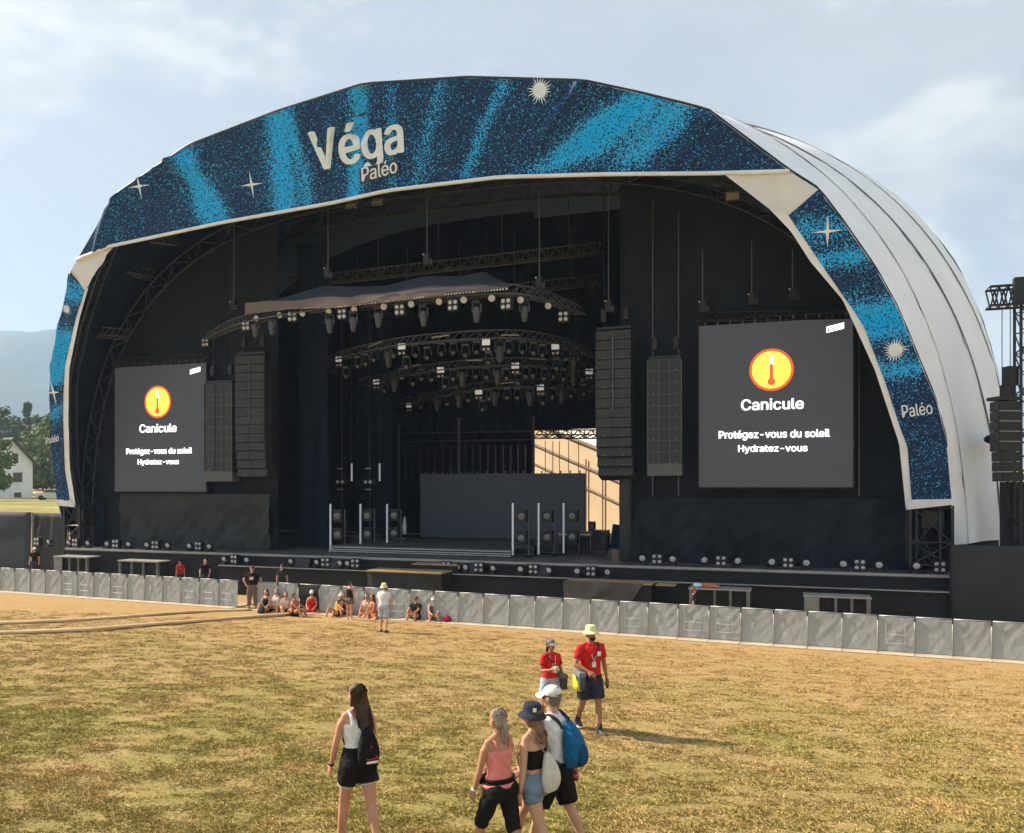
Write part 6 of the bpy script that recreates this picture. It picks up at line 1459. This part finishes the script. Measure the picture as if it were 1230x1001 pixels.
def emb(dx, w_, s0, s1):
    def fn(q): q.loft([[B.pel + B.r * (dx + x_ * w_) + B.u * s_ - B.f * (.225 + .006 * y_) for x_, y_ in ((-1, 0), (1, 0), (1, 1), (-1, 1))] for s_ in (s0, s1)])
    return fn
def tri(q):
    P_ = [(.065, .20), (.13, .07), (.015, .07)]; 
    for i in range(3):
        a, c = P_[i], P_[(i + 1) % 3]; q.tube([B.pel + B.r * a[0] + B.u * a[1] - B.f * .222, B.pel + B.r * c[0] + B.u * c[1] - B.f * .222], .012, 6)
def shifted(fn, dx):
    def g(q):
        k = len(q.v); fn(q); q.v[k:] = [tuple(Vector(v) + B.r * dx) for v in q.v[k:]]
    return g
worn(B, 'drawstring_backpack', 'black drawstring backpack with red triangle on the white-topped woman', 'backpack', [('bag', C_black, shifted(backpack_shape(B, .145, .40, .13, -.01, .5), .055), .013), ('strap', C_black, shifted(straps_shape(B, .011, .02, .38, .06), .02), None), ('emblem', cloth('emblem_red', (.45, .03, .05)), tri, None), ('stripe', C_white, emb(.075, .06, .022, .046), None)])
# --- woman in pink top
r_, B = person(600, 1046, (-.6, .8), dict(sex='f', lean=3, legs=[(26, 2, 16, 2), (-14, 3, -40, 2)], arms=[(10, 9, 20, 4), (20, 8, 60, -5)], head=(12, -4), curl=(28, 30)), 'woman with grey-blond ponytail in pink top and black knee shorts', SK1, head_px=846)
tank(B, C_pink, -.01, .405, .010, True, .009); shorts(B, C_black, 1.0, .016, .085, .008, .04); hair(B, H_ash, 'pony'); shoes(B, M_shoe); band(B, -1, C_white, .92)
q = MB(); c_ = B.hc; q.tube([c_ + B.H @ Vector((0, -.105, -.025)), c_ + B.H @ Vector((0, -.125, -.05))], .028, 10); link('hair_tie', q.mesh('hair_tie', smooth=True), cloth('maroon', (.12, .02, .025)), B.root)
def belt(s, r0, infl):
    def fn(q): q.loft([[B.pel + B.u * (s + z) + B.r * (( lerp_tab(TOR['f'], s)[0] + infl + w_) * math.cos(a)) + B.f * ((lerp_tab(TOR['f'], s)[1] + infl + w_) * math.sin(a)) for a in [2 * math.pi * k / 24 for k in range(24)]] for z, w_ in ((-r0, 0), (-r0, .006), (r0, .006), (r0, 0))], cap=False)
    return fn
worn(B, 'waist_bag', 'black waist bag belted over the pink top', 'waist bag', [('belt', C_black, belt(.10, .020, .022), None), ('pouch', C_black, lambda q: q.sphere(B.pel + B.u * .085 + B.f * .12 - B.r * .10, (.09, .05, .065), 14, 8), .012), ('tail', cloth('pink_hem', (.78, .22, .22)), belt(.045, .022, .024), None)])
# --- man in white shirt and cap
r_, B = person(668, 1026, (-.88, .47), dict(sex='m', lean=4, legs=[(20, 2, 14, 2), (-14, 2, -26, 2)], arms=[(14, 6, 40, 0), (-20, 8, -8, 4)], head=(-4, -3), curl=(30, 45)), 'man in white cap, sunglasses and white shirt with blue backpack', SK2, head_px=821)
tshirt(B, C_white); shorts(B, C_black, .85, .03, .06, .02); hair(B, H_grey, 'short'); cap(B, cloth('offwhite_cap', (.74, .72, .68))); shoes(B, M_shoew)
q = MB(); H, c = B.H, B.hc; q.loft([[c + H @ Vector((x_, y_, z_)) for z_ in (.024, -.012)] + [c + H @ Vector((x_, y_ + .008, z_)) for z_ in (-.012, .024)] for x_, y_ in ((-.076, .045), (-.062, .080), (-.02, .098), (.02, .098), (.062, .080), (.076, .045))]); link('sunglasses', q.mesh('sunglasses'), M_eye, B.root)
for s in (-1, 1): q = MB(); q.tube([c + H @ Vector((s * .077, .045, .014)), c + H @ Vector((s * .080, -.01, .012))], .004, 5); link('glasses_arm', q.mesh('glasses_arm'), M_eye, B.root)
worn(B, 'day_backpack', 'blue daypack on the man in the white cap', 'backpack', [('pack', C_blue, backpack_shape(B, .155, .46, .21, .02, .75, .01), .014), ('front_pocket', cloth('dark_blue', (.008, .06, .15)), backpack_shape(B, .115, .24, .09, .04, .8, .15), .014), ('strap', C_char, straps_shape(B, .019, .06, .42, .10), None), ('handle', C_char, lambda q: q.tube(catmull([B.pel + B.u * .47 - B.f * .17 - B.r * .04, B.pel + B.u * .52 - B.f * .17, B.pel + B.u * .47 - B.f * .17 + B.r * .04], 10), .009, 6), None)])
w_ = world_of(B, B.wri[1] + B.fore[1] * .11); q = MB(); q.lathe([(.028, -.06), (.032, 0), (.034, .05), (.012, .075)], w_, 12); o = q.build('drink_bottle', cloth('bottle_red', (.45, .08, .09)), smooth=True); tag(o, 'small reddish bottle in the hand of the man in the white cap', 'bottle')
# --- woman in bucket hat
r_, B = person(643, 1038, (-.85, .52), dict(sex='f', lean=3, twist=-8, legs=[(-18, 2, -34, 2), (32, 2, 20, 2)], arms=[(-4, 8, 8, 4), (14, 8, 50, -6)], head=(8, -3), curl=(20, 30)), 'woman in navy bucket hat, black bandeau top and denim shorts', SK2, head_px=838)
tank(B, C_black, .17, .375, .010, False, mname='bandeau_top'); shorts(B, C_denim, .33, .014, .13, .012); hair(B, H_light, 'mid'); hat = bucket(B, C_navy); shoes(B, M_shoew); band(B, -1, C_band, .95)
q = MB(); c, H = B.hc, B.H; q.box(c + H @ Vector((-.068, -.072, .082)), (.035, .010, .040), H @ Matrix.Rotation(R(-45), 3, 'Z')); link('tag', q.mesh('tag'), C_white, hat)
q = MB(); q.tube([B.pel + B.u * .36 + B.f * .11 - B.r * .06, B.neck + B.f * .05 - B.r * .055, B.neck - B.f * .052 - B.r * .02, B.neck - B.f * .052 + B.r * .02, B.neck + B.f * .05 + B.r * .055, B.pel + B.u * .36 + B.f * .11 + B.r * .06], .006, 6); link('halter_cord', q.mesh('halter_cord'), C_black, B.root)
def cords(q):
    for s in (-1, 1): q.tube(catmull([B.pel + B.u * .30 - B.f * .15 + B.r * (.06 + s * .03), B.pel + B.u * .50 - B.f * .09 + B.r * s * .09, B.pel + B.u * .545 + B.r * s * .10, B.pel + B.u * .40 + B.f * .12 + B.r * s * .12, B.pel + B.u * .15 + B.f * .04 + B.r * s * .17, B.pel - B.u * .02 - B.f * .13 + B.r * (.05 + s * .10)], 20), .007, 6)
worn(B, 'drawstring_bag', 'cream drawstring bag with small print on the woman in the bucket hat', 'bag', [('bag', C_cream, shifted(backpack_shape(B, .15, .40, .15, -.06, .45), .04), .013), ('cord', cloth('grey_cord', (.3, .29, .27)), cords, None), ('print', cloth('grey_print', (.2, .19, .18)), lambda q: [q.loft([[B.pel + B.r * (.04 + x_ * .06) + B.u * (s_ + z_) - B.f * (.222 + .004 * y_) for x_, y_ in ((-1, 0), (1, 0), (1, 1), (-1, 1))] for z_ in (0, .007)]) for s_ in (.10, .125, .15, .19)], None)])
# --- two stewards in red shirts
C_bagy = cloth('bag_yellow', (.78, .74, .05)); C_bagg = cloth('bag_grey', (.075, .085, .10))
def steward_bag(B, s, label, along=.0):
    c = B.pel + B.r * (s * .19) + B.f * .10 - B.u * .03
    def bx(q, w=.13, h=.15, d=.05, dz=0): q.loft([[c + B.u * (z + dz) + B.r * (x_ * d + s * .04) + B.f * y_ * w for x_, y_ in ((-1, -1), (1, -1), (1.15, 0), (1, 1), (-1, 1))] for z in (-h, h)])
    def strap(q): q.tube(catmull([c + B.u * .17 - B.f * .08, B.pel + B.u * .36 + B.f * .15 - B.r * s * .01, B.pel + B.u * .50 + B.f * .09 - B.r * s * .10, B.pel + B.u * .545 - B.r * s * .12, B.pel + B.u * .40 - B.f * .13, c + B.u * .17 - B.f * .14], 24), .013, 6)
    def flap(q): q.loft([[c + B.u * z + B.r * (s * .04 + x_ * .060) + B.f * y_ * .138 for x_, y_ in ((-1, -1), (1, -1), (1.15, 0), (1, 1), (-1, 1))] for z in (.07, .158)])
    def patch(q): q.loft([[c + B.u * z + B.r * (s * .04 + s * x_ * .066) + B.f * (y_ * .138) for x_, y_ in ((.2, -1), (1, -1), (1.17, 0), (1, sl), (.2, sl))] for z, sl in ((-.148, .95), (-.02, .4), (.06, -.3))])
    worn(B, 'shoulder_bag', label, 'shoulder bag', [('bag', C_bagg, bx, .012), ('flap', cloth('bag_pale', (.17, .21, .24)), flap, .012), ('yellow_panel', C_bagy, patch, None), ('strap', C_char, strap, None)])
def lanyard(B):
    q = MB(); q.tube([B.neck + B.r * .05 - B.f * .03, B.pel + B.u * .50 + B.f * .085 + B.r * .065, B.pel + B.u * .36 + B.f * .150 + B.r * .03, B.pel + B.u * .27 + B.f * .150, B.pel + B.u * .36 + B.f * .150 - B.r * .03, B.pel + B.u * .50 + B.f * .085 - B.r * .065, B.neck - B.r * .05 - B.f * .03], .007, 6); q.box(B.pel + B.u * .225 + B.f * .150, (.07, .006, .09)); link('lanyard', q.mesh('lanyard'), C_white, B.root)
r_, B = person(709, 879, (.30, -.95), dict(sex='m', lean=2, legs=[(16, 1, 8, 0), (-10, 1, -34, 0)], arms=[(-10, 15, 4, 9), (12, 22, 62, -40)], head=(6, -2), curl=(30, 30), palm={1: Vector((-.2, -.6, -.8))}), 'tall bearded steward in red shirt, pale bucket hat and dark shorts', SK3, head_px=752, group='stewards in red shirts')
tshirt(B, C_red, .66, -.10, .026); shorts(B, C_navy, .82, .034, .06, .022); hair(B, H_dark, 'short'); bucket(B, C_lemon, .05, .03); shoes(B, M_shoe, True, C_char); lanyard(B)
mb = MB(); mb.sphere(B.hc + B.H @ Vector((0, .042, -.078)), (.056, .056, .046), 14, 8, B.H); link('beard', remesh(mb, .010, 2, 'beard'), H_dark, B.root)
q = MB(); q.box(B.pel + B.u * .40 + B.f * .158 - B.r * .085, (.06, .01, .07)); link('chest_print', q.mesh('chest_print'), C_white, B.root)
steward_bag(B, 1, 'grey and yellow shoulder bag of the tall steward in the bucket hat')
w_ = world_of(B, B.wri[-1] + B.fore[-1] * .12); q = MB(); q.box(w_, (.03, .075, .14)); o = q.build('phone', M_lamp); tag(o, 'dark phone in the lowered hand of the tall steward', 'phone'); q = MB(); q.box((w_.x - .017, w_.y, w_.z), (.003, .066, .128)); q.build('display', M_glassd, o)
r_, B = person(661, 872, (.42, -.9), dict(sex='f', lean=2, legs=[(10, 3, 2, 2), (-6, 3, -20, 2)], arms=[(2, 14, 16, 6), (10, 16, 105, -25)], head=(10, -8), curl=(25, 45), palm={1: Vector((-1, -.3, 0))}), 'shorter steward in red shirt and grey cap holding a cup', SK3, head_px=769, group='stewards in red shirts')
tshirt(B, C_red, .62, -.07, .024); shorts(B, C_lightblue, .55, .03, .06, .03); hair(B, H_dark, 'pony'); cap(B, cloth('cap_grey', (.22, .215, .22))); shoes(B, M_shoe); lanyard(B)
steward_bag(B, -1, 'grey and yellow shoulder bag of the shorter steward in the cap')
w_ = world_of(B, B.wri[1] + B.fore[1] * .09 + Vector((-.03, 0, 0))); q = MB(); q.lathe([(.030, -.06), (.036, .05), (.032, .05), (.028, -.05)], w_, 14); o = q.build('drinking_cup', C_cream, smooth=True); tag(o, 'pale cup held at the chest by the shorter steward', 'cup')

# ------------------------------------------------------------------ people at the barrier
GB = 'people resting at the crowd barrier'
STAND = [(3, 4, 0, 3), (-2, 4, -4, 3)]; KUP = [(118, 8, 22, 4), (125, 8, 26, 4)]; KUP2 = [(108, 14, 34, 6), (128, 6, 20, 4)]; CROSS = [(76, 62, 50, -62), (78, 58, 48, -58)]; OUT = [(88, 6, 84, 4), (112, 6, 40, 4)]
HUG = [(52, 6, 70, -18), (52, 6, 70, -18)]; LAP = [(22, 10, 62, -20), (22, 10, 62, -20)]; BACK = [(-35, 10, -22, 6), (-35, 10, -22, 6)]; HANG = [(2, 9, 10, 5), (2, 9, 10, 5)]; HIPS = [(-18, 38, 30, -28), (-18, 38, 30, -28)]; UPH = [(40, 20, 150, -10), (5, 10, 20, 4)]
def far(px, py, face, legs, arms, label, top, bottom, hr=('short', H_dark), hat=None, skin=SK1, sex='f', hpx=None, sit=True, lean=6, h=1.82, head=(0, -6), z=None, slen=.45, shoe=M_shoew, tk='tank', group=GB):
    P = dict(sex=sex, sit=sit, lean=lean, girth=1.12, legs=legs, arms=arms, head=head)
    r_, B = person(px, py, face, P, label, skin, h, False, group, hpx, z)
    if top is not None:
        tank(B, top, -.05, .42, .014, True, .018) if tk == 'tank' else tshirt(B, top)
    shorts(B, bottom, slen, .022, .07, .02, .85 if slen > 1 else 0); hair(B, hr[1], hr[0]); shoes(B, shoe, False)
    if hat: (cap if hat[0] == 'cap' else bucket)(B, hat[1])
    return B
B = far(303, 731.5, (.1, -1), STAND, HIPS, 'steward in black printed shirt and grey trousers standing in the barrier gap', C_black, C_taupe, ('short', H_grey), ('cap', C_grey), SK2, 'm', 680, False, 2, slen=1.2, tk='shirt', shoe=M_shoe)
q = MB(); q.box(B.pel + B.u * .33 + B.f * .150, (.16, .012, .12)); link('chest_print', q.mesh('chest_print'), C_cream, B.root)
far(321, 735, (-.35, -.9), KUP2, LAP, 'seated person in black, leftmost of the group, bare legs towards the field', C_black, C_black, ('mid', H_dark), None, SK2)
far(333, 734, (-.2, -1), KUP2, LAP, 'seated woman in white top between two seated people on the left', C_white, C_taupe, ('mid', H_light), None, SK2)
far(353, 740.5, (.95, -.35), KUP, HUG, 'seated person in brown top and black shorts seen from the side', C_orange, C_black, ('bun', H_dark), None, SK1, lean=2)
far(375, 736, (.05, -1), CROSS, LAP, 'woman in red top and white cap sitting cross-legged', C_red, C_red, ('mid', H_brown), ('cap', C_white), SK4)
far(405, 740, (-.55, -.8), KUP2, BACK, 'person in mustard top and white cap leaning back on the ground', C_mustard, C_char, ('short', H_brown), ('cap', C_white), SK4, lean=-22)
B = far(420, 745, (.5, .85), STAND, UPH, 'woman in black top and brown shorts standing before the barrier', C_black, C_taupe, ('bun', H_brown), None, SK4, 'f', 698, False, 2, slen=.42)
far(433, 738, (.2, -1), CROSS, LAP, 'seated person in black shirt and dark cap right of the standing woman', C_char, C_grey, ('short', H_dark), ('cap', C_black), SK2, 'm', tk='shirt')
far(449, 742.5, (-.75, -.6), CROSS, LAP, 'seated person in orange-red top left of the man in white', C_orange, C_orange, ('mid', H_brown), None, SK1)
B = far(461, 759, (.12, 1), [(10, 3, 2, 2), (-6, 3, -22, 2)], HANG, 'man in white shirt, pale hat and light blue shorts walking to the barrier', C_white, C_lightblue, ('short', H_grey), ('bucket', C_lemon), SK2, 'm', 701, False, 3, slen=.85, tk='shirt', shoe=M_shoe)
far(501, 744.5, (-.45, -.9), KUP, HUG, 'person in black with hands at the face, seated right of the man in white', C_black, C_black, ('short', H_brown), ('cap', C_taupe), SK1, 'm', tk='shirt', shoe=M_shoe)
far(520, 745.5, (.2, -1), KUP, HUG, 'seated person in white cap with knees pulled up, rightmost of the group', C_grey, C_grey, ('short', H_brown), ('cap', C_white), SK4)
far(343, 737.5, (.3, -.95), KUP2, LAP, 'seated woman in white shirt with tan legs, just left of the brown-topped person', C_cream, C_char, ('mid', H_brown), None, SK2)
far(412, 739, (.4, -.9), KUP, HUG, 'seated person in charcoal shirt just left of the standing woman', C_char, C_taupe, ('short', H_dark), None, SK1, 'm', tk='shirt')
far(441, 740.5, (-.2, -1), KUP2, LAP, 'seated person in pale top between black shirt and orange-red top', C_cream, C_black, ('mid', H_dark), None, SK4)
# bags on the ground
def ground_bag(px, py, m, label, w=.24, h=.36, d=.16):
    g = atG(px, py); e = empty('rucksack', g, label, 'rucksack'); q = MB(); q.loft([[Vector((g.x + w * k * .5 * math.copysign(abs(math.cos(a)) ** .6, math.cos(a)), g.y + d * k * .5 * math.sin(a), g.z + z * h)) for a in [2 * math.pi * i / 16 for i in range(16)]] for z, k in ((0, .9), (.05, 1.05), (.5, 1.1), (.8, .9), (.96, .55), (1, .2))]); q.build('pack', m, e, smooth=True)
    q = MB(); q.tube(catmull([(g.x - .04, g.y, g.z + h * .97), (g.x, g.y - .02, g.z + h + .07), (g.x + .04, g.y, g.z + h * .97)], 8), .01, 6); q.build('handle', C_char, e); q = MB(); q.sphere((g.x, g.y - d * .5, g.z + h * .35), (w * .36, .05, h * .24), 10, 6); q.build('pocket', m, e, smooth=True)
ground_bag(477, 742, C_black, 'black rucksack standing right of the man in white', .38, .42, .25); ground_bag(537, 747.5, cloth('crimson', (.30, .02, .06)), 'small crimson rucksack at the right end of the seated group', .34, .26, .25)
ground_bag(314, 737, C_char, 'dark rucksack beside the steward in the barrier gap', .3, .3, .2)
# staff in the pit
GP = 'staff in the stage pit'
def pit(px, ytop, Y, label, shirt, hat=None, sex='m', face=(.2, -1), arms=HANG, skin=SK2, hgt=1.72, hr=H_dark):
    p = atY(px, ytop, Y); r_, B = person(px, 0, face, dict(sex=sex, lean=8, legs=STAND, arms=arms, head=(0, -10)), label, skin, hgt, False, GP, None, None, Vector((p.x, Y, 0.0)))
    tshirt(B, shirt); shorts(B, C_char, 1.2, .02, .07, .02, .9); hair(B, hr, 'short'); shoes(B, M_shoe, False)
    if hat: cap(B, hat)
pit(339, 676, 32.6 + 1.2, 'staff member in dark shirt and cap standing behind the barrier', C_char, C_grey)
pit(247, 674, 36.6 - 1.6, 'staff member in black shirt leaning on the barrier from behind', C_black, None, arms=[(20, 12, 40, -5), (20, 12, 40, -5)])
pit(217, 677, 36.0 - .8, 'small figure in red shirt and dark cap behind the left barrier', C_red, C_black, 'f', hgt=1.62)
pit(831, 702, 32.2, 'small figure in dark shirt and red cap beside the orange cloth', C_char, cloth('cap_red', (.35, .05, .04)), 'f', (1, -.3), hgt=1.55)
pit(42, 656, 37.4, 'crew member in dark clothes and white cap by the left hoarding', C_black, C_white, hgt=1.8)

# ------------------------------------------------------------------ air
def haze():
    m = bpy.data.materials.new('haze_air'); m.use_nodes = True; nt = m.node_tree; nt.nodes.clear()
    out = nt.nodes.new('ShaderNodeOutputMaterial'); v = nt.nodes.new('ShaderNodeVolumePrincipled')
    v.inputs['Color'].default_value = (0.48, 0.70, 1.0, 1); v.inputs['Density'].default_value = 0.00026; v.inputs['Anisotropy'].default_value = 0.2
    nt.links.new(v.outputs[0], out.inputs['Volume'])
    q = MB(); q.bbox((-5600, -5600, -1.2), (5600, 5600, 700)); o = q.build('haze', m); tag(o, 'thin pale summer haze over the whole place', 'haze', kind='stuff')
haze()
